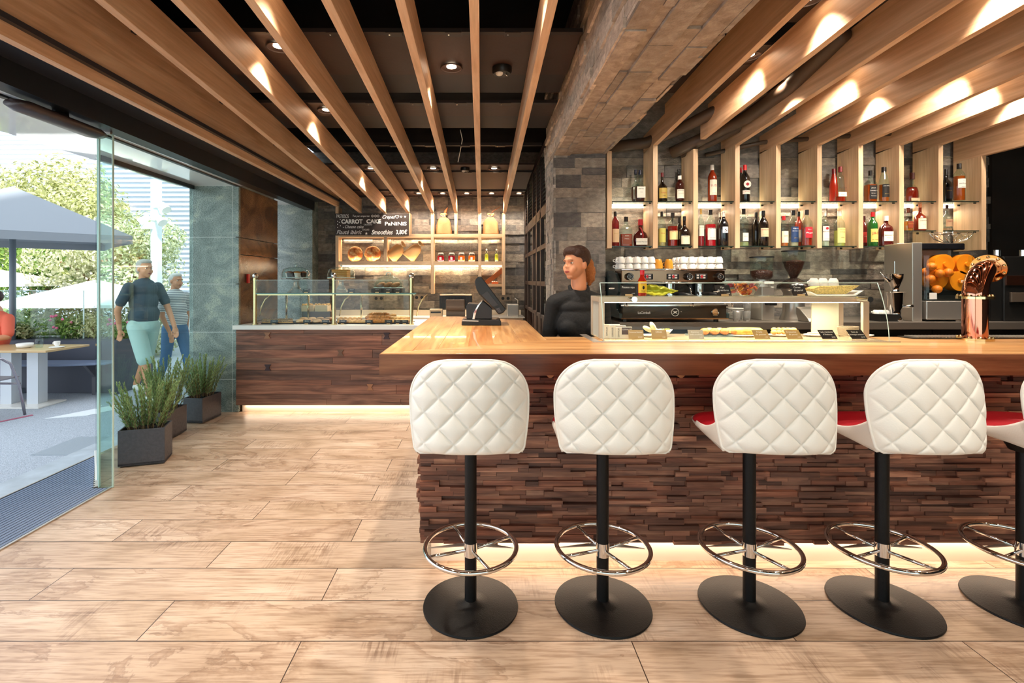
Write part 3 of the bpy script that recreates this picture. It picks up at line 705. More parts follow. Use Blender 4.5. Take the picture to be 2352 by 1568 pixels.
for x0, x1 in ((-2.46, -1.66), (-1.61, -.8)):
    vs = b.box(x0, x1, 5.335, 5.341, 1.31, 1.445)
b.build('sneeze_guard', M_glassd, t)
b = MB()
for x0, x1 in ((-2.46, -1.66), (-1.61, -.8)): b.box(x0, x1, 5.334, 5.342, 1.444, 1.448)
b.build('guard_edge', M_glasslite, t)
for x in (X(592, 5.4), X(770, 5.4)+.03, X(950, 5.4)+.02):
    b = MB(); b.tube([(x+.01, 5.42, 1.05), (x+.03, 5.42, 1.15), (x+.07, 5.42, 1.23), (x+.13, 5.42, 1.285)], .007, 8); b.build('curved_bracket', mat('satin_brass'), t, smooth=True)
# ================================================================= glass display case on the bar
t = thing('display_case', 'steel framed glass tapas case standing on the bar', 'display case', (1.43, 2.85, BT))
b = MB(); x0, x1, y0, y1, zb, zt = .668, 2.205, 2.80, 3.02, BT, 1.352
b.box(x0, x1, y0, y0+.02, zt-.03, zt); b.box(x0, x0+.03, y0, y0+.02, zb, zt-.03); b.box(x1-.035, x1, y0, y0+.02, zb, zt-.03)
b.box(x0, x1, y1-.02, y1, zt-.03, zt); b.box(x0, x0+.03, y1-.02, y1, zb, zt-.03); b.box(x1-.035, x1, y1-.02, y1, zb, zt-.03)
b.box(x0, x0+.012, y0+.02, y1-.02, zt-.03, zt); b.box(x1-.012, x1, y0+.02, y1-.02, zt-.03, zt)
b.build('steel_frame', M_steelw, t, bev=.0015)
b = MB(); b.box(x0+.01, x0+.014, y0+.02, y1-.02, zb+.004, zt-.03); b.build('side_panel', mat('frosted_panel', '#cfcfc4', .3, trans=.3), t)
b = MB(); b.box(x1-.2, x1-.036, y1-.03, y1-.022, zb+.004, zt-.03); b.build('rear_panel', mat('pale_panel', '#d9d6bd', .5), t)
b = MB(); b.box(x0, x1, y0, y1, zt, zt+.004); b.build('top_glass', M_glassd, t)
b = MB(); b.box(x0+.0, x1, 2.68, y1, BT, BT+.006); b.build('base_tray', mat('warm_steel_tray', '#e0c7a0', .22, .6), t, bev=.001)
b = MB(); b.box(.64, 2.26, 2.655, 2.672, BT, BT+.005); b.box(.60, .64, 2.66, 3.02, BT, BT+.004); b.build('front_channel', M_steel, t)
def front(u, v):
    y = 2.66+.08*v**1.8; return Vector((.657+1.545*u, y, BT+.005+.315*v))
b = MB(); b.grid(front, 2, 16); b.build('curved_front_glass', M_glassd, t, smooth=True)
for u in (0, 1):
    b = MB(); b.tube([front(u, v/12) for v in range(13)], .0022, 6); b.build('glass_edge', M_glasslite, t, smooth=True)
b = MB(); b.tube([front(0, 1), front(1, 1)], .002, 6); b.build('glass_edge', M_glasslite, t, smooth=True)
for q in (1446, 1970):
    b = MB(); x = X(q, 2.79); z = Z(686, 2.79); b.cyl((x, 2.70, z), (x, 2.80, z), .011, seg=16); b.cyl((x, 2.698, z), (x, 2.702, z), .016, seg=20); b.build('clamp', M_chrome, t, smooth=True, autos=40)
b = MB(); b.box(x0+.03, x1-.04, y0+.02, y0+.03, zt-.035, zt-.03); b.build('light_strip', M_ledc, t)
strip_lamp('case_lamp', (1.43, 2.83, zt-.04), 1.4, 9, t, .01, (0, -.1, -1), (1, .86, .66))
# ================================================================= shelving at the back of the pastry corner
t = thing('shelving_unit', 'oak shelving with uprights behind the pastry counter', 'shelving', (-.9, 7.5, 1.4))
YS, YW = 7.4, 7.6
def up(q, yt, yb, w_=.046):
    b = MB(); x = X(q, YS); b.box(x-w_/2, x+w_/2, YS, YW, Z(yb, YS), Z(yt, YS)); b.build('upright', M_oakv, t, bev=.001)
up(774, 475, 672); up(885, 545, 600); up(938, 489, 541); up(993, 489, 675); up(1047, 489, 538); up(1102, 489, 672); up(1157, 489, 677)
for q in (827, 883): up(q, 488, 538)
def shelf(q0, q1, y, h=.052):
    b = MB(); b.box(X(q0, YS)+.001, X(q1, YS)-.001, YS+.002, YW, Z(y, YS)-h/2, Z(y, YS)+h/2); b.build('shelf', M_oakx, t, bev=.001); return Z(y, YS)+h/2
ZT = shelf(777, 990, 541); shelf(996, 1099, 541); shelf(1105, 1154, 541)
ZL = shelf(777, 990, 604); shelf(996, 1099, 604); shelf(1105, 1154, 604); ZLL = shelf(1105, 1154, 655, .04)
# concealed light behind the lower shelf
b = MB(); b.box(X(778, 7.5), X(1154, 7.5), 7.585, 7.6, ZL-.075, ZL-.06); b.build('light_strip', M_ledc, t)
strip_lamp('shelf_lamp', (X(966, 7.5), 7.575, ZL-.07), 2.4, 14, t, .02, (0, .12, -1), (1, .78, .5))
strip_lamp('shelf_lamp', (X(966, 7.5), 7.575, ZT-.07), 2.4, 7, t, .02, (0, .12, -1), (1, .78, .5))
strip_lamp('shelf_lamp', (X(966, 7.5), 7.42, ZL+.006), 2.4, 5, t, .012, (0, .8, 1), (1, .78, .5))
# ---- blackboard
yb = 7.34; t = thing('menu_board', 'blackboard menu with white hand lettering hung over the shelves', 'blackboard', (X(855, yb), yb, Z(541, yb)))
b = MB(); b.box(X(770, yb), X(939, yb), yb, yb+.02, Z(540.5, yb), Z(490, yb)); b.build('board', M_board, t, bev=.002)
def bt(s, x, y, sz, width, shear=0, align='LEFT', bold=.0): text(s, (X(x, yb), yb-.003, Z(y, yb)), sz, M_textw, t, width=width*yb/F, shear=shear, align=align, bold=bold)
bt('PASTISSOS', 772.5, 500.5, .075, 28); bt('Tot per emportar', 809, 498, .042, 40, .3)
bt('CARROT', 784, 513, .085, 49, bold=.004); bt('CAKE', 841.5, 512.5, .082, 34, bold=.004); bt('Cheese cake', 791, 524, .065, 43, .35); bt('CROISSANT', 835.5, 517.5, .03, 20)
bt('COQUES', 832, 529, .036, 16); bt('Plat\u00e9 i\u00f2nic' if False else 'Plant\u00e9 t\u00e8cnic' if False else 'Flaut\u00e9 ib\u00e8ric', 772.5, 537.5, .088, 58, .35)
bt('Smoothies', 853, 538, .095, 49, .3, bold=.002); bt('3,80\u20ac', 909, 537.5, .088, 26, .1, bold=.002); bt('PaNiNiS', 883.5, 517.5, .075, 50, 0, bold=.002); bt('Crepes', 877, 502, .075, 29, .4)
b = MB()
for x, y in ((781.5, 504), (775.5, 508), (779.5, 510.5), (775.5, 515), (782, 518.5), (775.5, 522), (789, 522)): b.cyl((X(x, yb), yb-.004, Z(y, yb)), (X(x, yb), yb-.001, Z(y, yb)), .007, seg=10)
for x in (855.5, 862.5, 868.5):
    b.torus((X(x, yb), yb-.002, Z(496, yb)), .016, .0025, 20, 6, 'Y'); b.cyl((X(x, yb), yb-.003, Z(496, yb)), (X(x, yb), yb-.001, Z(496, yb)), .006, seg=8)
for x, s in ((912, .026), (921.5, .014), (930.5, .016)):
    c = (X(x, yb), Z(497.5, yb)); P = [(c[0]+s*1.05*math.sin(a)**3, c[1]+s*(.85*math.cos(a)-.33*math.cos(2*a)-.13*math.cos(3*a))) for a in [2*PI*i/24 for i in range(24)]]
    if x > 929: b.prism(P, yb-.003, yb-.001, 1)
    else: b.tube([(p_[0], yb-.002, p_[1]) for p_ in P], .0025, 6, True)
c = (X(841.5, yb), Z(536, yb)); b.prism([(c[0]+(.024 if i % 2 == 0 else .010)*math.sin(i*PI/5), c[1]+(.024 if i % 2 == 0 else .010)*math.cos(i*PI/5)) for i in range(10)], yb-.003, yb-.001, 1)
b.build('chalk_drawing', M_textw, t)
# ---- loaves
def bread_mat():
    m, t, p = newmat('crusty_bread'); v = mapping(t, (1, 1, 1)); a = tnoise(t, v, 14, 6, .8)
    c = ramp(t, a, [(.3, '#7a3a16'), (.45, '#b8682c'), (.58, '#dca868'), (.7, '#f0d8ae')]); t.links.new(c, p.inputs['Base Color']); p.inputs['Roughness'].default_value = .7; bumpn(t, p, a, .6, .02); return m
M_bread = bread_mat()
M_crust = mat('golden_crust', '#c67c34', .5, bump=.3, bscale=60, mottling=.35); M_crust2 = mat('pale_crust', '#dba25a', .5, bump=.3, bscale=60, mottling=.25)
M_dark = mat('chocolate', '#3a2018', .4); M_sack = mat('burlap_sack', '#c79a66', .9, bump=.6, bscale=300, mottling=.15)
def wob(o, amp, sc, seed=0):
    for v in o.data.vertices:
        n_ = noise.noise_vector(v.co*sc+Vector((seed, seed*2, 0))); v.co += n_*amp
    return o
for q, yy, r, lb in ((815, 578, .118, 'round crusty loaf with a dark top, left one of the two on the shelf'), (855, 579, .122, 'round loaf with a pale floured lower half, right one of the two')):
    b = MB(); b.sph((X(q, 7.48), 7.5, ZL+r*.98), (r, .075, r), 32, 22, Matrix.Rotation(R(-12), 3, 'X')); o = b.build('bread_loaf', M_bread, None, smooth=True); wob(o, .010, 14, q); recenter(o); tag(o, lb, 'bread', 'round loaves on the oak shelf')
# ---- bread sacks
def sack(q, y0, base, h, w_, lean, label, feather=0, yaw=0):
    x = X(q, y0); t = thing('bread_sack', label, 'sack', (x, y0, base), 'burlap bread sacks on the shelves')
    prof = [(.0, 0), (.5, .0), (.53, .06), (.5, .3), (.46, .55), (.36, .72), (.17, .82), (.10, .86)]
    b = MB(); b.lathe([(max(r*w_, .002), z*h) for r, z in prof], (x, y0, base), 32, ry=.55); o = b.build('sack_body', M_sack, t, smooth=True); wob(o, .011, 16, q)
    b = MB(); b.lathe([(.10*w_, .85*h), (.15*w_, .90*h), (.26*w_, .97*h), (.2*w_, 1.0*h)], (x, y0, base), 20, ry=.6, cap=False); o2 = b.build('gathered_neck', M_sack, t, smooth=True, solid=.003); wob(o2, .014, 30, q)
    b = MB(); b.torus((x, y0, base+.86*h), .11*w_, .006, 20, 6, ry=.7)
    b.tube([(x-.05, y0-.03, base+.93*h), (x-.02, y0-.035, base+.88*h), (x, y0-.035, base+.86*h), (x+.03, y0-.035, base+.9*h)], .004, 6); b.build('tie', mat('straw_tie', '#e8dcc0', .8), t, smooth=True)
    if feather: b = MB(); b.tube([(x, y0, base+.9*h), (x+.03, y0, base+1.1*h), (x+.06 if feather == 1 else x+.14, y0, base+1.3*h)], .02, 8, radii=[.004, .022 if feather == 1 else .004, .003]); b.build('dried_leaf', mat('dried_leaf', '#b5622c', .6), t, smooth=True)
    if lean: t.rotation_euler = (0, lean, 0)
    return t
sack(1019, 7.5, ZT, .32, .235, 0, 'upright bread sack with a reddish dried leaf in its knot', 1)
sack(1127, 7.5, ZT, .32, .235, 0, 'upright bread sack on the upper shelf beside the stone beam, straw sticking out', 2)
sack(896, 7.5, ZL+.052, .31, .20, R(44), 'tilted bread sack on the lower shelf, left one of the leaning pair'); sack(937, 7.5, ZL+.052, .31, .20, R(42), 'tilted bread sack on the lower shelf, right one of the leaning pair')
# ---- preserve jars and oil bottles
def jar(q, c, lb):
    x = X(q, 7.46); t = thing('preserve_jar', lb, 'jar', (x, 7.47, ZL), 'clip top jars on the lower shelf')
    b = MB(); b.lathe([(.046, .002), (.05, .012), (.05, .08), (.046, .088)], (x, 7.47, ZL), 24, sq=5); b.build('preserve', mat('preserve_'+c[1:], c, .15, trans=.25), t, smooth=True, autos=50)
    b = MB(); b.lathe([(.05, 0), (.053, .01), (.053, .09), (.04, .104), (.04, .115)], (x, 7.47, ZL), 24, sq=5, cap=False); b.build('jar_glass', M_glass, t, smooth=True)
    b = MB(); b.cyl((x, 7.47, ZL+.114), (x, 7.47, ZL+.124), .043, seg=24); b.tube([(x-.04, 7.42, ZL+.09), (x-.03, 7.42, ZL+.13), (x+.03, 7.42, ZL+.13), (x+.04, 7.42, ZL+.1)], .003, 6); b.build('clip_lid', M_porc, t, smooth=True, autos=40)
    b = MB(); b.box(x-.017, x+.014, 7.405, 7.416, ZL+.02, ZL+.065); b.build('paper_label', M_porc, t)
for q, c, lb in ((1012.5, '#b3121e', 'clip top jar of dark red preserve nearest the sacks'), (1037.5, '#a30f1c', 'second clip top jar from the left, dark red'), (1060, '#f0661c', 'left one of the two orange preserve jars'), (1083.5, '#f4701f', 'right one of the two orange preserve jars')): jar(q, c, lb)
for q, lb in ((1117.5, 'small clip top bottle of yellow oil, left one of two'), (1140.5, 'small clip top bottle of yellow oil, right one of two')):
    x = X(q, 7.46); t = thing('oil_bottle', lb, 'bottle', (x, 7.47, ZL), 'small oil bottles on the lower shelf')
    b = MB(); b.lathe([(.024, .003), (.026, .01), (.026, .10), (.012, .12)], (x, 7.47, ZL), 20, sq=4); b.build('oil', mat('yellow_oil', '#c9b83a', .1, trans=.4), t, smooth=True)
    b = MB(); b.lathe([(.028, 0), (.029, .11), (.012, .14), (.011, .165)], (x, 7.47, ZL), 20, sq=4, cap=False); b.build('bottle_glass', M_glass, t, smooth=True)
    b = MB(); b.sph((x, 7.47, ZL+.178), .015, 14, 10); b.tube([(x-.018, 7.455, ZL+.13), (x, 7.45, ZL+.19), (x+.018, 7.455, ZL+.13)], .002, 6); b.build('stopper', M_porc, t, smooth=True)
x = X(1137, 7.46); t = thing('ornament_box', 'orange box with white tips on the small low shelf', 'box', (x, 7.47, ZLL))
b = MB(); b.box(x-.05, x+.05, 7.44, 7.5, ZLL, ZLL+.03, .002); b.build('box', mat('orange_card', '#c25a22', .6), t)
b = MB(); [b.sph((x-.04+i*.016, 7.45+(.02 if i % 2 else 0), ZLL+.036), .009, 8, 6) for i in range(6)]; b.build('tips', M_porc, t, smooth=True)
b = MB(); vs = b.box(-.2, .2, -.02, .02, -.035, .035, .003); bmesh.ops.rotate(b.bm, verts=b.bm.verts, cent=(0, 0, 0), matrix=Matrix.Rotation(R(-38), 3, 'Y')); bmesh.ops.translate(b.bm, verts=b.bm.verts, vec=(X(1133, 7.5), 7.52, Z(637, 7.5)))
solo(b, 'bread_box', mat('ham_board', '#b4662e', .5), 'slanted reddish wooden board leaning in the low compartment', 'board')
# ---- back counter, sockets, screens
b = MB(); b.box(-2.4, .6, 7.15, 7.6, .86, .90, .003); b.box(-2.4, .6, 7.56, 7.6, .90, .985); solo(b, 'back_counter', mat('pale_worktop', '#e9dcc6', .35), 'pale work counter along the slate wall behind the pastry case', 'counter')
b = MB(); b.box(-2.4, .6, 7.2, 7.58, 0, .86); solo(b, 'base_cabinet', mat('cabinet_grey', '#a89a88', .5), 'grey base cabinet under the pale work counter', 'cabinet')
def socket(q, y, lb):
    x, z = X(q, 7.57), Z(y, 7.57); t = thing('wall_socket', lb, 'socket', (x, 7.58, z)); b = MB(); b.box(x-.085, x+.085, 7.57, 7.595, z-.045, z+.045, .004); b.build('plate', mat('socket_plate', '#8a7a68', .4), t)
    b = MB(); [b.cyl((x+d, 7.565, z), (x+d, 7.572, z), .024, seg=20) for d in (-.04, .04)]; b.build('outlet', M_blackpl, t)
socket(963, 683, 'double wall socket right of the last brass post'); socket(870, 685, 'double wall socket seen through the pastry case glass'); socket(1161, 685, 'double wall socket with plugs right of the shelf upright')
x = X(1190, 7.3); t = thing('hand_sink', 'small steel basin with a tap at the end of the back counter', 'sink', (x, 7.3, .90))
b = MB(); b.box(X(1128, 7.2), X(1203, 7.2), 7.0, 7.5, .90, .915, .003); b.box(X(1165, 7.2), X(1190, 7.2), 7.1, 7.4, .915, 1.09, .006); b.build('basin', M_steel, t)
b = MB(); b.tube([(x, 7.3, .91), (x, 7.3, 1.15), (x-.05, 7.25, 1.18)], .012, 10); b.build('tap', M_chrome, t, smooth=True)
def pos_front():
    x, y, z = X(1047, 6.15), 6.15, .957; t = thing('touch_terminal', 'black till screen seen from behind on the pastry counter', 'till', (x, y, z))
    b = MB(); b.box(x-.205, x+.205, y-.02, y+.02, z+.13, z+.31, .01); b.build('screen', M_blackpl, t)
    b = MB(); b.box(x-.20, x+.20, y-.03, y-.005, z+.292, z+.312, .006); b.build('top_trim', mat('bronze_trim', '#c9a884', .3, .6), t)
    b = MB(); [b.box(x-.18+i*.018, x-.172+i*.018, y-.026, y-.018, z+.2, z+.28) for i in range(20)]; b.build('vent_slats', mat('vent_dark', '#2c211c', .5), t)
    b = MB(); b.prism([(-.02, .0), (.10, .0), (.09, .05), (.0, .24), (-.09, .25), (-.08, .16), (-.03, .10)], x-.115, x+.115, 0)
    bmesh.ops.translate(b.bm, verts=b.bm.verts, vec=(0, y-.06, z)); b.build('stand', mat('bronze_plastic', '#4a3626', .35), t, bev=.01)
    b = MB(); b.box(x-.13, x+.13, y-.14, y+.08, z, z+.03, .005); b.build('foot', M_blackpl, t)
pos_front()
x = X(1002, 6.1); t = thing('receipt_printer', 'beige receipt printer left of the black till screen', 'printer', (x, 6.1, .957)); b = MB(); b.box(x-.075, x+.08, 6.02, 6.1, .957, 1.09, .008); b.build('casing', mat('printer_beige', '#b79a78', .4), t)
b = MB(); b.box(x-.06, x+.065, 6.012, 6.022, 1.04, 1.06); b.build('paper_slot', M_blackpl, t)
# ---- till on the bar
yt = 3.72; x0 = X(1060, 3.62); t = thing('bar_till', 'black touch screen till seen from the side on the bar corner', 'till', (X(1105, yt), yt, BT))
def P2(pts, y0, y1, name, m, bev=.004): 
    b = MB(); b.prism([(X(a, 3.62), Z(c, 3.62)) for a, c in pts], y0, y1, 1); b.build(name, m, t, bev=bev)
P2([(1060, 747), (1061, 735), (1068, 733), (1148, 734), (1151, 738), (1151, 747)], 3.62, 3.86, 'base', M_blackpl)
P2([(1071, 733), (1071, 703), (1074, 698), (1078, 697), (1098, 699), (1108, 690), (1130, 708), (1130, 733)], 3.64, 3.83, 'stand', mat('stand_black', '#1d1c1e', .35))
P2([(1085, 733), (1088, 718), (1097, 701), (1104, 694), (1109, 690), (1103, 698), (1095, 712), (1090, 733)], 3.632, 3.645, 'chrome_trim', M_chrome, .001)
P2([(1091, 647), (1093, 640), (1099, 635), (1105, 634.5), (1108, 638), (1162, 710), (1156, 718), (1147, 721.5), (1143, 720), (1136, 710), (1101, 676), (1095, 666), (1092, 655)], 3.60, 3.88, 'screen_housing', M_blackpl, .006)
P2([(1106, 677), (1119, 668), (1145, 700), (1131, 704)], 3.594, 3.60, 'side_cover', mat('cover_black', '#2a211e', .3), .001)
b = MB()
for i in range(6): a = Vector((X(1139+i*1.2, 3.6), 3.592, Z(709.5+i*1.7, 3.6))); c = Vector((X(1147+i*.9, 3.6), 3.592, Z(706.5+i*1.7, 3.6))); b.tube([a, c], .0012, 6)
b.build('vent_slats', M_greypl, t)
P2([(1061, 737), (1063, 735), (1099, 736), (1099, 738.5), (1078, 737.5)], 3.612, 3.62, 'silver_strip', M_steel, .0005)
# ================================================================= bottle shelves
ZU, ZLs = 2.154, 1.753; ZL2 = Z(529, 4.42)
P = [1400, 1505.5, 1598, 1694, 1788, 1882.5, 1977.5, 2071, 2161, 2260]
for i in range(9):
    xa, xb = X(P[i], 4.4)+.024, X(P[i+1], 4.4)-.024
    zl = ZLs if i < 7 else Z(529, 4.42)
    for z, nm in ((ZU, 'upper'), (zl, 'lower')):
        # the plate rests on steel pins and passes in front of the right post's wider side
        t = thing('glass_shelf', '%s glass shelf in bay %s of the bottle wall' % (nm, ['next to the slate pillar', 'right of the first rib', 'with the tall amber aperitif bottle', 'with the dark vermouth bottle', 'right of the vermouth bay', 'with the two tapered bottles', 'with the square black label bottle', 'with the bourbon bottle', 'at the right end'][i]), 'shelf', ((xa+xb)/2, 4.55, z), 'glass shelves between the oak ribs')
        b = MB(); b.box(xa, xb, 4.425, 4.66, z-.008, z); b.build('plate', M_glass, t)
        b = MB(); b.box(xa, xb, 4.419, 4.425, z-.008, z); b.build('edge', mat('dark_green_edge', '#1e2c26', .15), t)
        for xx, s in ((xa, 1), (xb, -1)):
            for y in (4.45, 4.6): b = MB(); b.cyl((xx-s*.001, y, z-.013), (xx+s*.018, y, z-.013), .005, seg=10); b.build('pin', M_blackmetal, t)
    b = MB(); b.box(xa, xb, 4.655, 4.668, ZU-.026, ZU-.012); o = solo(b, 'shelf_light', M_ledc, 'thin light strip behind the upper glass shelf, bay %s' % ['nearest the pillar', 'second from the pillar', 'third from the pillar', 'fourth from the pillar', 'fifth from the pillar', 'fourth from the right end', 'third from the right end', 'second from the right end', 'at the right end'][i], 'light', 'light strips behind the bottles')
    l = strip_lamp('shelf_lamp', ((xa+xb)/2, 4.655, ZU-.012), .3, 1.1, None, .012, (0, .25, 1), (1, .84, .62)); l.parent = o; l.location = Vector(((xa+xb)/2, 4.655, ZU-.012))-o.location
    l = strip_lamp('shelf_lamp', ((xa+xb)/2, 4.655, ZU-.06), .3, .7, None, .012, (0, -.3, -1), (1, .84, .62)); l.parent = o; l.location = Vector(((xa+xb)/2, 4.655, ZU-.06))-o.location
def liq(c):
    return mat('liquor_'+c[1:], c, .08, trans=.35, coat=.5)
def opq(c, r=.15): return mat('coloured_glass_'+c[1:], c, r, coat=.6)
# profiles: list of (radius factor, height factor); rect = superellipse exponent / depth
SHAPES = {
 'std':   ([(.92, 0), (1, .02), (1, .60), (.93, .67), (.62, .75), (.38, .80), (.34, .84), (.34, .93)], None, 1),
 'tall':  ([(.92, 0), (1, .02), (1, .62), (.95, .70), (.66, .78), (.38, .83), (.36, .93)], None, 1),
 'squat': ([(.8, 0), (1, .04), (1, .42), (.9, .54), (.5, .62), (.32, .66), (.27, .74), (.27, .88)], None, 1),
 'cognac': ([(.62, 0), (.8, .05), (1, .25), (1, .42), (.85, .54), (.42, .62), (.30, .68), (.28, .88)], None, .7),
 'square': ([(.96, 0), (1, .02), (1, .56), (.9, .62), (.5, .68), (.34, .72), (.32, .86)], 6, .85),
 'flat':  ([(.96, 0), (1, .03), (1, .55), (.86, .64), (.45, .71), (.33, .74), (.31, .86)], 5, .55),
 'taper': ([(1, 0), (1.02, .03), (.8, .45), (.6, .70), (.5, .74), (.3, .77), (.3, .87)], None, .6),
 'slope': ([(.95, 0), (1, .03), (1, .52), (.8, .66), (.5, .82), (.42, .90)], None, 1),
 'moon':  ([(.7, 0), (.9, .04), (1, .22), (.98, .38), (.8, .50), (.4, .58), (.3, .62), (.3, .80)], None, .6),
}
def bottle(q, ytop, lvl, shape, wpx, body, cap, label, lab, texts=(), clear=True, fill=.62, capc=None, capf=.88, y=4.53, lz=(.14, .48), group=None, extra=None, labw=.9):
    base = ZU if lvl == 'u' else (ZLs if q < 2071 else ZL2)
    z0 = base+.0005; h = (Z(ytop, y)-base); x = X(q, y); r = wpx/2*y/F/math.sqrt(1+(x/y)**2)*1.04
    for i in range(9):
        xa, xb = X(P[i], 4.4)+.026, X(P[i+1], 4.4)-.026
        if xa-.03 < x < xb+.03: x = min(max(x, xa+r), xb-r)
    t = thing('liquor_bottle', lab, 'bottle', (x, y, z0), group or ('bottles on the upper glass shelves' if lvl == 'u' else 'bottles on the lower glass shelves'))
    prof, sq, ry = SHAPES[shape]; top = prof[-1][1]
    P_ = [(a*r, c*h) for a, c in prof]
    def rad(zf):
        for (a, c), (a2, c2) in zip(prof, prof[1:]):
            if c <= zf <= c2: return (a+(a2-a)*(zf-c)/max(c2-c, 1e-6))*r
        return prof[-1][0]*r
    if clear:
        b = MB(); b.lathe(P_, (x, y, z0), 28, sq=sq, ry=ry, cap=False); b.build('glass', M_glass, t, smooth=True)
        L = [(max(a*r*.93, .002), max(c*h, .006)) for a, c in prof if c < fill]+[(rad(fill)*.93, fill*h)]
        b = MB(); b.lathe(L, (x, y, z0), 28, sq=sq, ry=ry); b.build('liquor', liq(body), t, smooth=True, autos=50)
    else:
        b = MB(); b.lathe(P_, (x, y, z0), 28, sq=sq, ry=ry); b.build('glass', opq(body), t, smooth=True, autos=60)
    rc = prof[-1][0]*r*1.12
    b = MB(); b.cyl((x, y, z0+h*(min(top, capf)-.02)), (x, y, z0+h), rc, rc*.97, 20); b.build('cap', mat('cap_'+cap[1:], cap, .35), t, smooth=True, autos=40)
    if label:
        zl, zh = lz[0]*h, lz[1]*h; rr_ = r*1.015
        if sq or ry < .8:
            hw_ = r*labw*.86; yy = y-r*ry*1.012; b = MB(); b.box(x-hw_, x+hw_, yy-.0015, yy+.0005, z0+zl, z0+zh); lo = b.build('label', mat('label_'+label[1:], label, .55), t); bend = None; fy = yy-.003
        else:
            def lf(u, v): a = (u-.5)*2.1*labw; return Vector((x+math.sin(a)*rr_, y-math.cos(a)*rr_, z0+zl+(zh-zl)*v))
            b = MB(); b.grid(lf, 16, 1); lo = b.build('label', mat('label_'+label[1:], label, .55), t, smooth=True); bend = (x, y, rr_+.0012); fy = y
        for s, fz, sz, col, wf in texts:
            text(s, (x, fy, z0+fz*h), sz, col, lo, width=wf*2*r, bend=bend)
    if extra: extra(t, x, y, z0, h, r)
    return t
W_, K_, R_, G_ = M_textw, M_textk, M_textr, M_textg
def disc(t, x, y, z, r, m, name='emblem'):
    b = MB(); b.cyl((x, y-.0015, z), (x, y+.001, z), r, seg=28); return b.build(name, m, t)
def emblem(t, x, y, z, r):
    disc(t, x, y-.001, z, r, mat('label_white', '#f1ebdf', .5)); disc(t, x, y-.0025, z, r*.42, M_textr)
    text('MARTINI', (x, y-.006, z-.005), .012, M_textk, t, width=1.7*r)
def ribbon(t, x, y, z, h, r):
    b = MB(); b.tube([(x-.01, y-r*.25, z+h*.72), (x+.004, y-r*.35, z+h*.6), (x+.012, y-r*.6, z+h*.42), (x+.006, y-r*.66, z+h*.3)], .0055, 8); b.build('ribbon', M_textr, t, smooth=True)
# ---- upper shelf
bottle(1460, 390, 'u', 'cognac', 21, '#5a1410', '#1a2034', '#e9e2d0', 'rear one of the twin cognac bottles with navy caps', [], y=4.60, fill=.5)
bottle(1470, 391, 'u', 'cognac', 25, '#5a1410', '#1a2034', '#efe9da', 'front one of the twin cognac bottles with navy caps', [('MARTELL', .40, .012, K_, .5), ('V.S', .30, .010, K_, .2)], y=4.52, fill=.5)
bottle(1521, 397, 'u', 'squat', 23, '#160d08', '#6a0d16', '#c9ad58', 'black brandy bottle with a red seal and gold label beside the first rib', [('TORRES', .30, .012, R_, .6), ('10', .20, .016, K_, .3)], clear=False)
bottle(1561, 404, 'u', 'tall', 21, '#3a120c', '#efece4', '#f0ead8', 'brown brandy bottle with a white cap and white label', [('CARDENAL', .42, .010, K_, .75), ('Gran Reserva', .30, .008, K_, .6)], clear=False, y=4.5)
bottle(1559, 389, 'u', 'tall', 15, '#100a08', '#0e0c0c', None, 'dark bottle hidden behind the white capped brandy', [], clear=False, y=4.62)
bottle(1636, 379, 'u', 'tall', 21, '#8a2a10', '#f2efe8', '#f3ead2', 'tall amber aperitif bottle with red lettering', [('SUZE', .42, .026, R_, .78), ('GENTIANE', .24, .008, K_, .5)], clear=False, lz=(.2, .60))
bottle(1711, 379, 'u', 'std', 23, '#101010', '#c01c26', '#f1ebdf', 'dark green vermouth bottle with a round white emblem', [('ROSSO', .27, .010, R_, .5)], clear=False, lz=(.22, .32),
  extra=lambda t, x, y, z, h, r: (text('MARTINI', (x, y, z+h*.46), .013, K_, t, width=1.5*r, bend=(x, y, r*1.05)), emblem(t, x, y-r*1.02, z+h*.475, r*.78)))
bottle(1702, 385, 'u', 'std', 14, '#14100e', '#b01822', None, 'second vermouth bottle hidden behind the first, red cap', [], clear=False, y=4.62)
bottle(1915, 388, 'u', 'slope', 20, '#a8200e', '#6a0f18', None, 'red orange liqueur bottle behind the tapered rum bottle', [], clear=False, y=4.61)
bottle(1930, 383, 'u', 'taper', 29, '#b02a14', '#6a0f18', '#efe4cc', 'tapered clear rum bottle with a dark red cap', [('CACIQUE', .38, .012, K_, .7), ('RON', .2, .010, R_, .3)], fill=.16, lz=(.16, .28), y=4.5)
bottle(1999, 392, 'u', 'square', 27, '#b84c16', '#121010', '#151312', 'square whiskey bottle with a black label and black cap', [('JACK', .42, .014, W_, .5), ("DANIEL'S", .34, .012, W_, .72), ('Old No.7', .26, .010, W_, .5), ('Tennessee', .18, .009, W_, .55)], fill=.55, lz=(.10, .52), y=4.5)
bottle(2030, 384, 'u', 'slope', 25, '#c9601c', '#121010', '#171310', 'whisky bottle with pale shoulders and a black label against the rib', [('100 PIPERS', .44, .012, W_, .8), ('SCOTCH', .22, .009, G_, .5)], fill=.5, lz=(.14, .5), y=4.5)
bottle(2095, 397, 'u', 'moon', 38, '#98200e', '#4a1a12', '#e4c69a', 'broad red brown bourbon bottle with a cork stopper', [('WOODFORD RESERVE', .105, .009, K_, .62)], fill=.52, lz=(.06, .15), labw=.75)
bottle(2173, 389, 'u', 'square', 24, '#0c0c0c', '#101010', '#23202a', 'black square whisky bottle with a slanted silver stripe', [('JOHNNIE', .36, .010, G_, .6)], clear=False, y=4.58)
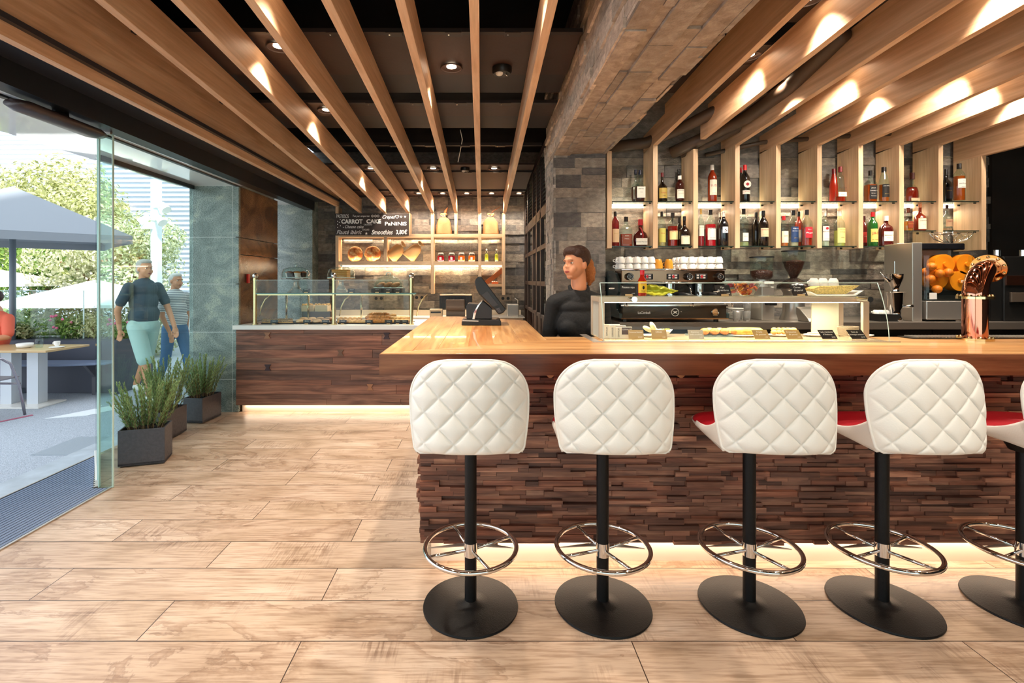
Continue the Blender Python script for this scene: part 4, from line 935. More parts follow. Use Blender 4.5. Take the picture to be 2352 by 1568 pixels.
bottle(2203, 376, 'u', 'tall', 29, '#c4581a', '#141212', '#f1ede0', 'amber single malt bottle in front of the last rib board', [('THE', .52, .007, K_, .15), ('MACALLAN', .44, .014, K_, .75), ('Highland', .36, .007, K_, .4)], fill=.66, lz=(.34, .58), y=4.42)
# ---- lower shelf
bottle(1413, 486, 'l', 'tall', 18, '#7a1018', '#1a1212', '#eac8a0', 'dark red wine coloured bottle with a cream label next to the pillar', [('Bitter', .35, .010, G_, .5)], clear=False, lz=(.12, .5))
bottle(1438, 498, 'l', 'flat', 27, '#c23a18', '#17110f', '#8a4630', 'amber liqueur flask with a brown label', [('RON', .34, .012, W_, .3), ('MIEL', .24, .012, W_, .4)], fill=.42, lz=(.08, .4))
bottle(1471, 504, 'l', 'moon', 33, '#4a1410', '#b01a26', '#f0e8d8', 'round orange liqueur flask with a red ribbon', [('Grand Marnier', .155, .012, K_, .8)], clear=False, lz=(.06, .30),
  extra=lambda t, x, y, z, h, r: ribbon(t, x, y, z, h, r))
bottle(1520, 486, 'l', 'std', 18, '#c9b078', '#17110f', '#c8c264', 'slim clear tequila bottle with a yellow green label', [('Minsk', .36, .014, R_, .6)], fill=.5, lz=(.12, .52))
bottle(1545, 489, 'l', 'std', 24, '#b01c14', '#17110f', '#efe0a0', 'red orange liqueur bottle with a shield shaped gold label', [('CALISAY', .42, .014, R_, .8)], fill=.6, lz=(.20, .46))
bottle(1563, 500, 'l', 'std', 17, '#17120c', '#0f0d0d', None, 'dark bottle hidden behind the small brandy', [], clear=False, y=4.62)
bottle(1574, 497, 'l', 'squat', 25, '#1c0f0a', '#1a1a18', '#ece0c0', 'small dark brandy bottle with a cream label', [('TERRY', .30, .011, K_, .5)], clear=False, y=4.47, lz=(.06, .34), fill=.5)
bottle(1610, 480, 'l', 'std', 14, '#b01c28', '#cfa458', '#ece6d6', 'clear bottle of pink bitter with a white label', [('LUXARDO', .50, .010, K_, .9)], fill=.28, lz=(.28, .56))
bottle(1632, 482, 'l', 'std', 25, '#e0182a', '#140f10', '#efeae0', 'bright red bitter bottle with a black slanted banner', [('CAMPARI', .47, .016, K_, .85), ('MILANO', .22, .009, K_, .5)], fill=.6, lz=(.18, .5))
bottle(1654, 488, 'l', 'std', 15, '#1a0e0c', '#eddccb', None, 'cream capped bottle behind the number five brandy', [], clear=False, y=4.6)
bottle(1662, 487, 'l', 'std', 22, '#0e0e12', '#ede2d6', '#e8e4ea', 'black brandy bottle with a white square numbered five', [('5', .42, .034, K_, .3)], clear=False, lz=(.38, .56), labw=.6, y=4.46)
bottle(1708, 480, 'l', 'std', 24, '#b9bd84', '#17130f', '#efece0', 'clear vermouth bottle with a white label', [('MARTINI', .46, .010, K_, .7), ('BIANCO', .26, .009, K_, .4)], fill=.12, lz=(.14, .36), labw=.6)
bottle(1737, 488, 'l', 'std', 21, '#130c0a', '#100e0e', None, 'brown cream liqueur bottle, the rear one of the pair', [], clear=False, y=4.6)
bottle(1753, 484, 'l', 'std', 24, '#130c0a', '#100e0e', '#dcc7a0', 'brown cream liqueur bottle, the front one of the pair', [('BAILEYS', .44, .013, R_, .8), ('IRISH CREAM', .30, .007, K_, .6)], clear=False, y=4.47, lz=(.26, .5))
bottle(1800, 496, 'l', 'std', 21, '#d8743a', '#c2202a', '#f0dcc0', 'clear gin bottle with an orange wheel emblem and red cap', [('GIN', .32, .016, R_, .5)], fill=.3, lz=(.12, .50))
bottle(1822, 483, 'l', 'std', 24, '#c9b898', '#14161c', '#1d3a66', 'clear rum bottle with a dark blue label', [('Marie', .48, .012, W_, .6), ('Brizard', .41, .012, W_, .7), ('ANIS', .22, .010, G_, .4)], fill=.14, lz=(.12, .54))
bottle(1838, 486, 'l', 'std', 18, '#a82a14', '#171010', '#c7b8a4', 'amber rum bottle half hidden behind the round red label', [], clear=False, y=4.6)
bottle(1853, 482, 'l', 'std', 26, '#a82a14', '#171010', '#b5202e', 'amber rum bottle with a round red label in front of the rib', [('Ron', .44, .012, W_, .35), ('Pujol', .34, .018, W_, .65)], fill=.5, y=4.46, lz=(.22, .52), labw=.75)
bottle(1894, 484, 'l', 'std', 21, '#cfcfb8', '#f2efe8', '#f1eee6', 'clear white rum bottle with a bat emblem and white cap', [('BACARDI', .40, .012, K_, .9), ('SUPERIOR', .20, .008, K_, .6)], fill=.14, lz=(.16, .56),
  extra=lambda t, x, y, z, h, r: disc(t, x, y-r*1.03, z+h*.50, r*.34, M_textr))
bottle(1928, 485, 'l', 'std', 26, '#d8cf6a', '#f2efe8', '#e6e090', 'pale yellow rum bottle with a red round emblem and white cap', [('Havana', .46, .010, R_, .6), ('Club', .39, .012, R_, .5), ('A\u00d1EJO', .24, .008, K_, .4)], fill=.45, lz=(.1, .52))
bottle(1985, 496, 'l', 'std', 15, '#6a1a1c', '#4a1012', '#c9342c', 'narrow dark red bottle beside the green whisky bottle', [('RED', .32, .012, W_, .6)], clear=False, y=4.6)
bottle(2004, 487, 'l', 'std', 25, '#1c5a22', '#c4181e', '#e6d26a', 'green whisky bottle with a yellow label and red cap', [('J&B', .34, .032, R_, .75), ('RARE', .17, .012, K_, .7)], clear=False, y=4.46, lz=(.12, .50))
bottle(2035, 496, 'l', 'flat', 34, '#4a1410', '#f0ece4', '#efe3c4', 'dark brown whisky flask with a cream chevron label and white cap', [("Ballantine's", .34, .014, K_, .72), ('FINEST', .26, .008, K_, .35)], clear=False, y=4.46, lz=(.16, .48))
bottle(2086, 477, 'l', 'moon', 28, '#d07a2c', '#6a3420', '#8a3a1c', 'round flask of amber whisky with an oval brown label', [('CARDHU', .30, .010, G_, .6)], fill=.42, lz=(.14, .42), labw=.6)
bottle(2116, 468, 'l', 'squat', 29, '#7a2410', '#c87850', '#efe2c2', 'brown whisky bottle with a large cream label on the raised lower shelf', [('Glenfiddich', .36, .014, K_, .75), ('12', .22, .012, K_, .2)], clear=False, lz=(.08, .46))
bottle(2175, 471, 'l', 'squat', 25, '#d8a888', '#4a1418', '#c8a07a', 'clear whisky bottle with a red crest, last one on the lower shelf', [('CHIVAS', .36, .012, R_, .7)], fill=.12, lz=(.18, .46))
# ================================================================= back counter and machines
b = MB(); b.box(1.12, 5.55, 4.0, 4.66, 1.045, 1.103, .002)
solo(b, 'back_worktop', mat('steel_worktop', '#9a8f84', .3, .8), 'long brushed steel worktop under the bottle shelves', 'worktop')
for i in range(5):
    x0 = 1.16+i*.86; t = thing('under_counter_unit', ['under-counter cabinet nearest the pillar', 'under-counter cabinet below the cups', 'middle under-counter cabinet below the grinders', 'under-counter cabinet below the blender', 'under-counter cabinet at the right end'][i], 'cabinet', (x0+.42, 4.35, 0), 'cabinets under the steel worktop')
    b = MB(); b.box(x0, x0+.85, 4.08, 4.62, .02, 1.044); b.build('body', mat('cabinet_black', '#1c1815', .4), t); b = MB(); b.box(x0+.01, x0+.84, 4.06, 4.08, .1, .98, .003); dr = b.build('door', mat('cabinet_door_dark', '#2c2520', .35), t)
    b = MB(); b.cyl((x0+.2, 4.045, .9), (x0+.65, 4.045, .9), .008, seg=10); b.build('handle', M_steel, dr)
WZ = 1.103
# ---- espresso machine
xm0, xm1, ym = 1.13, 2.0, 4.03
t = thing('espresso_machine', 'large chrome and black espresso machine loaded with cups', 'coffee machine', (1.56, 4.25, WZ))
b = MB(); b.box(xm0+.02, xm1-.02, ym+.12, 4.58, WZ+.03, WZ+.36, .01); b.build('body', mat('machine_black', '#17130f', .25), t)
for s, x in ((-1, xm0), (1, xm1)):
    b = MB(); b.prism([(4.60, WZ+.03), (4.60, WZ+.42), (4.3, WZ+.425), (4.12, WZ+.40), (4.05, WZ+.34), (4.03, WZ+.25), (4.08, WZ+.22), (4.10, WZ+.10), (4.0, WZ+.07), (4.0, WZ+.03)], x-.012, x+.012, 0)
    b.build('side_panel', mat('side_panel_slate', '#2d3a3a', .2), t, bev=.004)
b = MB(); b.box(xm0+.012, xm1-.012, ym-.005, ym+.2, WZ+.325, WZ+.425, .006); b.build('control_panel', mat('dark_chrome', '#8a6a54', .12, 1), t)
b = MB(); b.cyl((xm0+.01, ym-.008, WZ+.428), (xm1-.01, ym-.008, WZ+.428), .009, seg=12); b.cyl((xm0+.01, ym-.01, WZ+.322), (xm1-.01, ym-.01, WZ+.322), .008, seg=12); b.build('chrome_rail', M_chrome, t, smooth=True)
b = MB(); b.box(xm0+.02, xm1-.02, ym+.02, 4.58, WZ+.42, WZ+.438); b.build('cup_tray', M_chrome, t)
for q in (1446, 1582, 1652):
    x, z = X(q, ym-.02), Z(635, ym-.02); b = MB(); b.cyl((x, ym-.045, z), (x, ym, z), .028, .032, 24); kb = b.build('steam_knob', mat('knob_black', '#0e0d0d', .3), t, smooth=True, autos=40)
    b = MB(); b.torus((x, ym-.046, z), .022, .0022, 28, 6, 'Y'); [b.tube([(x-.010, ym-.047, z-.008+k*.008), (x+.010, ym-.047, z-.008+k*.008)], .0012, 6) for k in range(3)]; b.build('knob_mark', M_chrome, kb, smooth=True)
for q in (1486, 1546, 1611):
    x, z = X(q, ym-.01), Z(635, ym-.01); b = MB(); b.box(x-.05, x+.05, ym-.014, ym-.004, z-.024, z+.024, .006); kp = b.build('keypad', mat('keypad_black', '#120f0f', .35), t)
    b = MB(); [b.box(x-.04+i*.029-(.006 if i > 1 else 0), x-.022+i*.029-(.006 if i > 1 else 0), ym-.017, ym-.013, z-.016+j*.02, z-.004+j*.02) for i in (0, 1, 2) for j in (0, 1)]; b.build('keys', mat('key_grey', '#c9c2bc', .4), kp)
    b = MB(); b.prism([(x-.012, z), (x, z+.015), (x+.012, z), (x, z-.015)], ym-.02, ym-.013, 1); b.build('red_key', M_textr, kp)
for q in (1545, 1614):
    x = X(q, 4.05); z = WZ+.27; b = MB(); b.cyl((x, 4.10, z-.02), (x, 4.10, z+.05), .036, seg=24); b.cyl((x, 4.10, z-.05), (x, 4.10, z-.02), .041, seg=24); b.build('group_head', M_chrome, t, smooth=True, autos=40)
    b = MB(); b.tube([(x, 4.06, z-.035), (x+.05, 3.98, z-.04), (x+.12, 3.93, z-.055)], .016, 12, radii=[.010, .016, .013]); pf = b.build('portafilter', M_blackpl, t, smooth=True)
    b = MB(); b.tube([(x-.012, 4.09, z-.05), (x-.02, 4.08, z-.075), (x-.02, 4.08, z-.09)], .008, 8); b.tube([(x+.012, 4.09, z-.05), (x+.02, 4.08, z-.075), (x+.02, 4.08, z-.09)], .008, 8); b.build('spout', M_chrome, pf, smooth=True)
for q in (1430, 1580, 1668):
    x = X(q, 4.02); b = MB(); b.tube([(x, 4.05, WZ+.31), (x+.01, 3.99, WZ+.27), (x+.015, 3.97, WZ+.18), (x+.02, 3.96, WZ+.13)], .005, 8); b.build('steam_wand', M_chrome, t, smooth=True)
b = MB(); b.box(xm0+.012, xm1-.012, 4.0, 4.12, WZ+.03, WZ+.135, .004); lpn = b.build('lower_panel', mat('machine_dark_panel', '#2c2620', .15), t)
b = MB(); b.box(xm0+.0, xm1-.0, 3.992, 4.0, WZ+.132, WZ+.142); b.box(xm0, xm1, 3.992, 4.0, WZ+.026, WZ+.034); b.build('panel_trim', M_chrome, t)
b = MB(); b.box(xm0+.02, xm1-.02, 3.99, 4.12, WZ+.142, WZ+.150); b.build('drip_grid', M_steel, t)
text('LaCimbali', (X(1480, 3.99), 3.996, WZ+.07), .026, M_textw, lpn, width=.1)
x, z = X(1551, 3.995), WZ+.082; b = MB(); b.torus((x, 3.997, z), .030, .0025, 32, 6, 'Y'); b.prism([(x-.02, z-.012), (x-.006, z), (x-.02, z+.012), (x, z+.006), (x+.02, z+.012), (x+.006, z), (x+.02, z-.012), (x, z-.006)], 3.994, 3.999, 1); b.build('badge', mat('badge_pale', '#d9d2c4', .4), lpn)
x = X(1643, 3.995); b = MB(); b.torus((x, 3.996, z), .028, .004, 32, 8, 'Y'); b.cyl((x, 3.994, z), (x, 4.0, z), .024, seg=24); b.build('pressure_gauge', M_chrome, t, smooth=True, autos=40)
for x in (xm0+.06, xm1-.06):
    for y in (4.08, 4.52): b = MB(); b.cyl((x, y, WZ), (x, y, WZ+.035), .02, seg=14); b.build('foot', M_blackpl, t)
# ---- cups on top of the machine
def make_cup(m, lab, grp, r=.031, h=.052):
    t = thing('coffee_cup', lab, 'cup', (0, 0, 0), grp)
    b = MB(); b.lathe([(.6*r, h), (.66*r, h-.004), (.9*r, h*.7), (r, h*.25), (r*1.02, 0), (r*.94, .001), (r*.84, h*.6), (.5*r, h-.008)], (0, 0, 0), 20); b.build('bowl', m, t, smooth=True, autos=60)
    b = MB(); b.tube([(-r*.95, 0, h*.22), (-r*1.5, 0, h*.28), (-r*1.55, 0, h*.55), (-r*1.05, 0, h*.66)], .0038, 7); b.build('handle', m, t, smooth=True); return t
zt = WZ+.438; cup = None; n = 0
rows = {0: 'front row', 1: 'middle row', 2: 'rear row'}
for side, xs in (('left', [X(q, 4.25) for q in (1423, 1441, 1459, 1476, 1492)]), ('right', [X(q, 4.25) for q in (1563, 1583, 1604, 1625, 1645)])):
    for lvl in (0, 1):
        for j in range(3):
            for i, x in enumerate(xs):
                if side == 'left' and j == 2 and i == 0: continue
                lab = 'upturned white cup, %s stack on the machine, %s, %s layer, %s' % (side, rows[j], 'lower' if lvl == 0 else 'upper', ['outermost left', 'second from left', 'centre', 'second from right', 'outermost right'][i])
                loc = (x+.004*j, 4.20+j*.095, zt+lvl*.0525)
                if cup is None: cup = make_cup(M_porc, lab, 'white espresso cups stacked on the machine'); cup.location = loc
                else: dup(cup, loc=loc, rz=random.uniform(-.3, .3), label=lab)
M_gold = mat('mustard_cup', '#c98a2a', .3)
c2 = make_cup(M_gold, 'mustard yellow cup between the white stacks, left one', 'mustard cups on the espresso machine', .036, .085); c2.location = (X(1512, 4.22), 4.22, zt)
dup(c2, loc=(X(1536, 4.22), 4.22, zt), label='mustard yellow cup between the white stacks, right one')
# ---- grinders
def grinder(q, y, z0, ytop, r, lab, cone, body):
    x = X(q, y); t = thing('coffee_grinder', lab, 'coffee grinder', (x, y, z0)); zt_ = Z(ytop, y)
    zb = Z(640, y) if cone else Z(642, y)
    hh = zt_-zb
    pr = [(r*.28, 0), (r*.34, hh*.06), (r*.74, hh*.36), (r*.94, hh*.6), (r, hh)] if cone else [(r*.7, 0), (r*.97, hh*.12), (r, hh)]
    b = MB(); b.lathe(pr, (x, y, zb), 36, cap=False); b.build('hopper', mat('smoked_hopper', '#c9b8ae', .05, trans=.9) if False else M_glass, t, smooth=True)
    fb = .62 if cone else .38
    L = [(a*.95, c) for a, c in pr if c < hh*fb]+[(r*.93 if cone else r*.96, hh*fb), (r*.5, hh*(fb+.05)), (.001, hh*(fb+.07))]
    b = MB(); b.lathe(L, (x, y, zb+.003), 36); o = b.build('coffee_beans', mat('roasted_beans', '#4a1f12', .35, bump=1.0, bscale=130, mottling=.6), t, smooth=True); o['kind'] = 'stuff'
    b = MB(); b.cyl((x, y, zt_), (x, y, zt_+.010), r*1.04, seg=36); b.build('lid', M_blackpl, t, smooth=True, autos=40)
    return t, x, zb
y = 4.3; t, x, zb = grinder(1749, y, WZ, 592, .092, 'coffee grinder with a straight hopper a third full of beans', False, 0)
b = MB(); b.box(x-.055, x+.055, y-.10, y+.10, WZ, zb-.06, .006); b.cyl((x, y, zb-.06), (x, y, zb), .06, seg=24); b.build('body', M_steel, t, smooth=False)
b = MB(); b.box(x-.04, x+.04, y-.115, y-.10, zb-.035, zb-.015); b.build('name_plate', M_porc, t); b = MB(); b.box(x-.03, x+.03, y-.18, y-.1, WZ+.13, WZ+.16, .004); b.build('dosing_fork', M_blackmetal, t)
y = 4.25; t, x, zb = grinder(1823, y, WZ, 578, .090, 'silver coffee grinder with a tall conical hopper of beans', True, 0)
b = MB(); b.lathe([(.11, 0), (.105, .02), (.085, .06), (.08, .23), (.10, .27)], (x, y, WZ), 32); b.build('body', mat('cast_silver', '#b9b2a8', .3, .9), t, smooth=True, autos=50)
b = MB(); b.lathe([(.13, 0), (.125, .03), (.06, .075), (.035, .09)], (x, y, WZ+.27), 32); b.build('dome', mat('dome_black', '#241c18', .2), t, smooth=True, autos=50)
b = MB(); b.lathe([(.034, 0), (.034, zb-WZ-.35)], (x, y, WZ+.355), 24); b.build('collar', M_chrome, t, smooth=True)
b = MB(); b.prism([(4.25, .0), (4.0, .0), (4.02, .03), (4.12, .10), (4.18, .12)], x-.06, x+.06, 0); bmesh.ops.translate(b.bm, verts=b.bm.verts, vec=(.03, 0, WZ)); b.build('tray', mat('cast_silver'), t, bev=.006)
# ---- stacked plates, glasses in front of the grinders
def make_glass(lab, grp, r=.032, h=.085):
    t = thing('drinking_glass', lab, 'glass', (0, 0, 0), grp); b = MB(); b.lathe([(r*.75, 0), (r*.8, .004), (r, h), (r*.93, h), (r*.74, .01), (.001, .008)], (0, 0, 0), 20, cap=False); b.build('tumbler', mat('glass_solid', '#e6e2dc', .03, trans=.85), t, smooth=True)
    return t
gl = make_glass('upturned tumbler by the plate stack, left lower', 'tumblers beside the plate stack'); gl.location = (X(1692, 4.12), 4.12, WZ)
dup(gl, loc=(X(1715, 4.12), 4.12, WZ), label='upturned tumbler by the plate stack, right lower'); dup(gl, loc=(X(1716, 4.12), 4.12, WZ+.087), label='tumbler stacked on the right lower tumbler')
dup(gl, loc=(X(1697, 4.2), 4.2, WZ), label='tumbler behind the pair next to the plates')
pl0 = None
for i in range(9):
    if pl0 is None: b = MB(); b.lathe([(.05, 0), (.085, .008), (.083, .010), (.05, .003)], (0, 0, 0), 32); pl0 = b.build('saucer', M_porc, None, smooth=True); tag(pl0, 'saucer at the bottom of the stack behind the tumblers', 'saucer', 'stack of saucers'); pl0.location = (X(1696, 4.36), 4.36, WZ)
    else: dup(pl0, loc=(X(1696, 4.36), 4.36, WZ+i*.0105), label='saucer in the stack behind the tumblers, %s' % ['', 'second from the bottom', 'third from the bottom', 'fourth from the bottom', 'middle one', 'fourth from the top', 'third from the top', 'second from the top', 'topmost'][i])
# ---- citrus press / blender
x, y = X(2056, 4.13), 4.13; t = thing('drink_mixer', 'polished steel blender with a flared steel cup on top', 'blender', (x, y, WZ))
b = MB(); b.lathe([(.05, 0), (.055, .01), (.04, .05), (.042, .09), (.055, .12), (.058, .235), (.06, .24)], (x, y, WZ), 32); b.build('base', M_chrome, t, smooth=True, autos=50)
b = MB(); b.lathe([(.075, 0), (.08, .006), (.03, .012), (.028, .04), (.038, .06), (.056, .12), (.059, .155), (.052, .155)], (x, y, WZ+.24), 32); b.build('cup', M_chrome, t, smooth=True, autos=50)
b = MB(); b.tube([(x-.07, y-.02, WZ+.33), (x-.11, y-.02, WZ+.37), (x-.14, y-.02, WZ+.41)], .012, 8, radii=[.016, .01, .003]); b.build('lip', M_chrome, t, smooth=True)
b = MB(); b.cyl((x-.005, y, WZ+.40), (x-.005, y, WZ+.50), .003, seg=8); b.build('rod', M_chrome, t)
b = MB(); b.cyl((x+.03, y-.04, WZ+.12), (x+.09, y-.07, WZ+.13), .010, .014, 12); b.build('spout', M_chrome, t, smooth=True)
t = thing('glass_tray', 'dark tray holding small cups left of the blender', 'tray', (X(2022, 4.15), 4.15, WZ)); b = MB(); b.box(X(2006, 4.15), X(2052, 4.15), 4.08, 4.22, WZ, WZ+.06, .003); b.build('tray', M_blackpl, t)
for i in range(4): dup(cup, loc=(X(2012+i*11, 4.15), 4.15, WZ+.061), label='upturned white cup on the dark tray, %s' % ['leftmost', 'second', 'third', 'next to the blender'][i], group='cups on the dark tray', scale=(.8, .8, .6))
# ---- orange juicer
x0, x1, y = X(2096, 4.1), X(2250, 4.1), 4.1
t = thing('juice_machine', 'automatic orange juicer with a clear cover full of oranges', 'juicer', ((x0+x1)/2, 4.3, WZ))
b = MB(); b.box(x0, x0+.082, y, 4.39, WZ, Z(557, y), .004); b.box(x0+.082, x1, 4.35, 4.39, WZ, Z(557, 4.3), .004); b.build('casing', M_steel, t)
b = MB(); b.box(x0+.082, x1-.01, y+.1, 4.36, Z(690, y), Z(640, y)-.1, .003); b.box(x0+.082, x1-.02, 4.14, 4.36, Z(690, y)-.0, Z(680, y)); b.build('black_body', M_blackpl, t)
b = MB(); b.box(x0+.10, x1-.12, y-.02, 4.35, WZ+.015, Z(691, y), .006); b.build('peel_bucket', M_steel, t, bev=.01)
b = MB(); b.box(x1-.2, x1-.02, y+.0, 4.35, WZ, WZ+.012); b.build('drip_tray', M_chrome, t)
b = MB(); b.lathe([(.22, 0), (.22, .37)], ((x0+.09+x1)/2, 4.24, Z(688, y)+.0), 40, sq=7, ry=.62, cap=False); b.build('clear_cover', M_glass, t, smooth=True)
b = MB(); b.box(x0+.09, x1-.02, 4.2, 4.34, Z(572, y), Z(556, y), .01); b.build('head', mat('head_black', '#141418', .15), t)
M_orange = mat('orange_drum', '#f08a1a', .3, emis=0); M_org = mat('orange_peel', '#f07c10', .45, bump=.3, bscale=220)
for i, (q, z_) in enumerate(((2165, 607), (2215, 607), (2150, 640), (2200, 645))):
    b = MB(); cx, cz = X(q, 4.2), Z(z_, 4.2); b.cyl((cx, 4.18, cz), (cx, 4.26, cz), .085, seg=32); b.cyl((cx, 4.165, cz), (cx, 4.18, cz), .02, seg=12); b.build('squeezing_drum', M_orange, t, smooth=True, autos=40)
text('zumex', (X(2222, 4.1), 4.095, Z(648, 4.1)), .035, M_textw, t, width=.12)
b = MB(); b.box(X(2135, 4.09), X(2152, 4.09), 4.09, 4.094, Z(687, 4.1), Z(672, 4.1)); b.build('sticker', mat('sticker_grey', '#d0cdc6', .5), t)
text('N2', (X(2143, 4.085), 4.087, Z(676, 4.1)), .02, M_textk, t, width=.03) if False else None
# wire basket and oranges
t = thing('wire_basket', 'steel wire fruit basket on top of the juicer', 'basket', (X(2180, 4.3), 4.3, Z(556, 4.15)))
zz = Z(556, 4.15)
for k in range(14):
    a = k*2*PI/14; cx = X(2185, 4.2); b = MB(); b.tube([(cx+.05*math.cos(a), 4.2+.05*math.sin(a), zz), (cx+.13*math.cos(a+.3), 4.2+.08*math.sin(a+.3), zz+.03), (cx+.17*math.cos(a+.6), 4.2+.1*math.sin(a+.6), zz+.08)], .0022, 6); b.build('wire_loop', M_chrome, t, smooth=True)
b = MB(); b.torus((X(2185, 4.2), 4.2, zz+.08), .17, .003, 40, 6, ry=.6); b.build('rim', M_chrome, t, smooth=True)
oc = 0; og = None
for i, (q, z_, y_) in enumerate(((2140, 612, 4.17), (2137, 640, 4.18), (2158, 628, 4.15), (2152, 664, 4.16), (2178, 626, 4.16), (2128, 624, 4.22))):
    lab = 'orange inside the clear juicer cover, %s' % ['top left', 'left middle', 'beside the left drum', 'at the bottom left', 'between the drums', 'behind the cover edge'][i]
    if og is None: b = MB(); b.sph((0, 0, 0), .036, 20, 14); og = b.build('orange', M_org, None, smooth=True); tag(og, lab, 'orange', 'oranges in the juicer'); og.location = (X(q, y_), y_, Z(z_, y_))
    else: dup(og, loc=(X(q, y_), y_, Z(z_, y_)), label=lab)
t = thing('water_boiler', 'black appliance with chrome knobs at the right edge of the back counter', 'appliance', (X(2330, 4.2), 4.2, WZ))
b = MB(); b.box(X(2306, 4.1), X(2400, 4.1), 4.1, 4.6, WZ+.0, Z(589, 4.12), .006); b.build('body', M_blackpl, t); b = MB(); b.box(X(2318, 4.1), X(2390, 4.1), 4.08, 4.1, WZ+.16, WZ+.24, .004); b.build('drawer', mat('warm_grey', '#6a5c50', .35, .5), t)
b = MB(); b.box(X(2310, 4.1), X(2400, 4.1), 4.09, 4.1, WZ+.3, WZ+.38); b.build('copper_band', M_copper, t)
for q in (2290, 2349): b = MB(); x = X(q, 4.12); b.cyl((x, 4.12, Z(588, 4.12)), (x, 4.12, Z(574, 4.12)), .022, seg=18); o = b.build('knob', M_chrome, t, smooth=True, autos=40)
b = MB(); b.box(X(2276, 4.12), X(2320, 4.12), 4.12, 4.5, WZ, Z(589, 4.12)); b.build('side_body', M_blackpl, t)
# ================================================================= beer tap
x, y = X(2239, 2.76), 2.76; t = thing('beer_tower', 'polished copper beer tower shaped like a bent pipe with brass flanges', 'beer tap', (x, y, BT))
b = MB(); b.cyl((x, y, BT), (x, y, Z(684, y)), .055, seg=48); b.build('column', M_copper, t, smooth=True, autos=40)
def flange(c, axis, R_, th, nb, r0, sg=1):
    b = MB(); d = Vector(axis).normalized(); c = Vector(c); b.cyl(c-d*th/2, c+d*th/2, R_, seg=48); fo = b.build('flange', M_brass, t, smooth=True, autos=40)
    u = d.orthogonal().normalized(); v = d.cross(u)
    for k in range(nb):
        a = 2*PI*(k+.5)/nb; q = c+(u*math.cos(a)+v*math.sin(a))*r0; b = MB(); b.sph(q+d*sg*(th/2+.003), .0085, 12, 8); b.cyl(q, q+d*sg*(th/2+.003), .006, seg=10); b.build('bolt', M_brass, fo, smooth=True)
flange((x, y, BT+.006), (0, 0, 1), .080, .012, 10, .069); flange((x, y, Z(683, y)), (0, 0, 1), .080, .014, 10, .069)
pts = []; zc = Z(683, y)+.008
for k in range(25):
    a = k/24*R(76); hq = .185*(1-math.cos(a))/(1-math.cos(R(76))); pts.append((x+.88*hq, y+.47*hq, zc+.155*math.sin(a)/math.sin(R(76))))
b = MB(); b.tube(pts, .055, 40); b.build('elbow', M_copper, t, smooth=True, autos=50)
d = Vector(pts[-1])-Vector(pts[-2]); d.normalize(); e = Vector(pts[-1]); flange(e+d*.01, d, .080, .014, 10, .069, -1); flange(e+d*.028, d, .078, .014, 0, .1)
b = MB(); b.cyl(e+d*.035, e+d*.075, .035, .022, 24); b.cyl(e+d*.07, e+d*.1, .02, seg=18); b.build('nozzle', M_brass, t, smooth=True, autos=40)
b = MB(); b.sph(e+d*.105, (.022, .022, .03), 18, 12); b.build('red_badge', M_red, t, smooth=True)
# steel drip grid on the bar behind the tap
t = thing('drip_mat', 'ribbed steel drip grid lying on the bar beside the beer tower', 'drip tray', (X(2270, 2.86), 2.86, BT))
b = MB(); b.box(X(2076, 2.86), 3.5, 2.80, 2.905, BT, BT+.006); b.build('frame', M_blackpl, t); b = MB(); xx = X(2090, 2.86)
while xx < 3.48: b.box(xx, xx+.008, 2.81, 2.90, BT+.006, BT+.012); xx += .02
b.build('ribs', M_steel, t)
# ================================================================= food in and on the tapas case
ZTOP = 1.352+.004+.0005; ZBAS = BT+.0065
def card(q, y, zb, w_, h_, lines, m, tm, lab, tilt=.2, clip=True, skew=0):
    x = X(q, y); t = thing('price_card', lab, 'sign', (x, y, zb), 'price cards on the bar' if zb > 1.0 else None)
    b = MB(); vs = b.box(x-w_/2, x+w_/2, -.001, .001, 0, h_)
    for v in vs:
        k = v.co.z; v.co = Vector((v.co.x-skew*k/h_, y+v.co.y+k*math.sin(tilt), zb+.001+k*math.cos(tilt)))
    co_ = b.build('card', m, t)
    n_ = len(lines)
    for i, (s, fx, wf, sz) in enumerate(lines):
        zz = h_*(.78-.27*i) if n_ < 4 else h_*(.8-.2*i)
        text(s, (x+(fx*w_/2)-skew*zz/h_, y-.0025+zz*math.sin(tilt), zb+.001+zz*math.cos(tilt)-.004), sz, tm, co_, width=wf*w_, tilt=tilt)
    if clip: b = MB(); b.box(x-w_*.22, x+w_*.22, y-.012, y+.006, zb, zb+.010, .001); b.build('wooden_clip', M_pine, t)
    return t
card(1444, 2.83, ZTOP, .088, .062, [('Patates xips', 0, .82, .016), ('', 0, .1, .01), ('1,80\u20ac', .6, .22, .008)], M_cardk, M_textw, 'black card reading Patates xips on the case', skew=0)
card(1664, 2.83, ZTOP, .085, .062, [('Xips', -.05, .28, .015), ('de verdures', 0, .75, .015), ('1,80\u20ac', .6, .22, .008)], M_cardk, M_textw, 'black card reading Xips de verdures beside the chip bowl', skew=.01)
card(1839, 2.83, ZTOP, .085, .062, [('Cornes', -.05, .45, .015), ('de pernil', 0, .6, .015), ('1,80\u20ac', .6, .22, .008)], M_cardk, M_textw, 'black card reading Cornes de pernil before the bread tray', skew=.018)
G = M_cardg
card(1462, 2.74, ZBAS, .085, .052, [('Conserves Espinaler', 0, .9, .010), ('', 0, .1, .01), ('3,50\u20ac', .5, .3, .008)], G, M_textw, 'gold card reading Conserves Espinaler before the tins', clip=False, tilt=.35)
card(1515, 2.74, ZBAS, .085, .052, [('Olives', 0, .42, .014), ('', 0, .1, .01), ('2,50\u20ac', .6, .2, .008)], G, M_textw, 'gold card reading Olives', clip=False, tilt=.35)
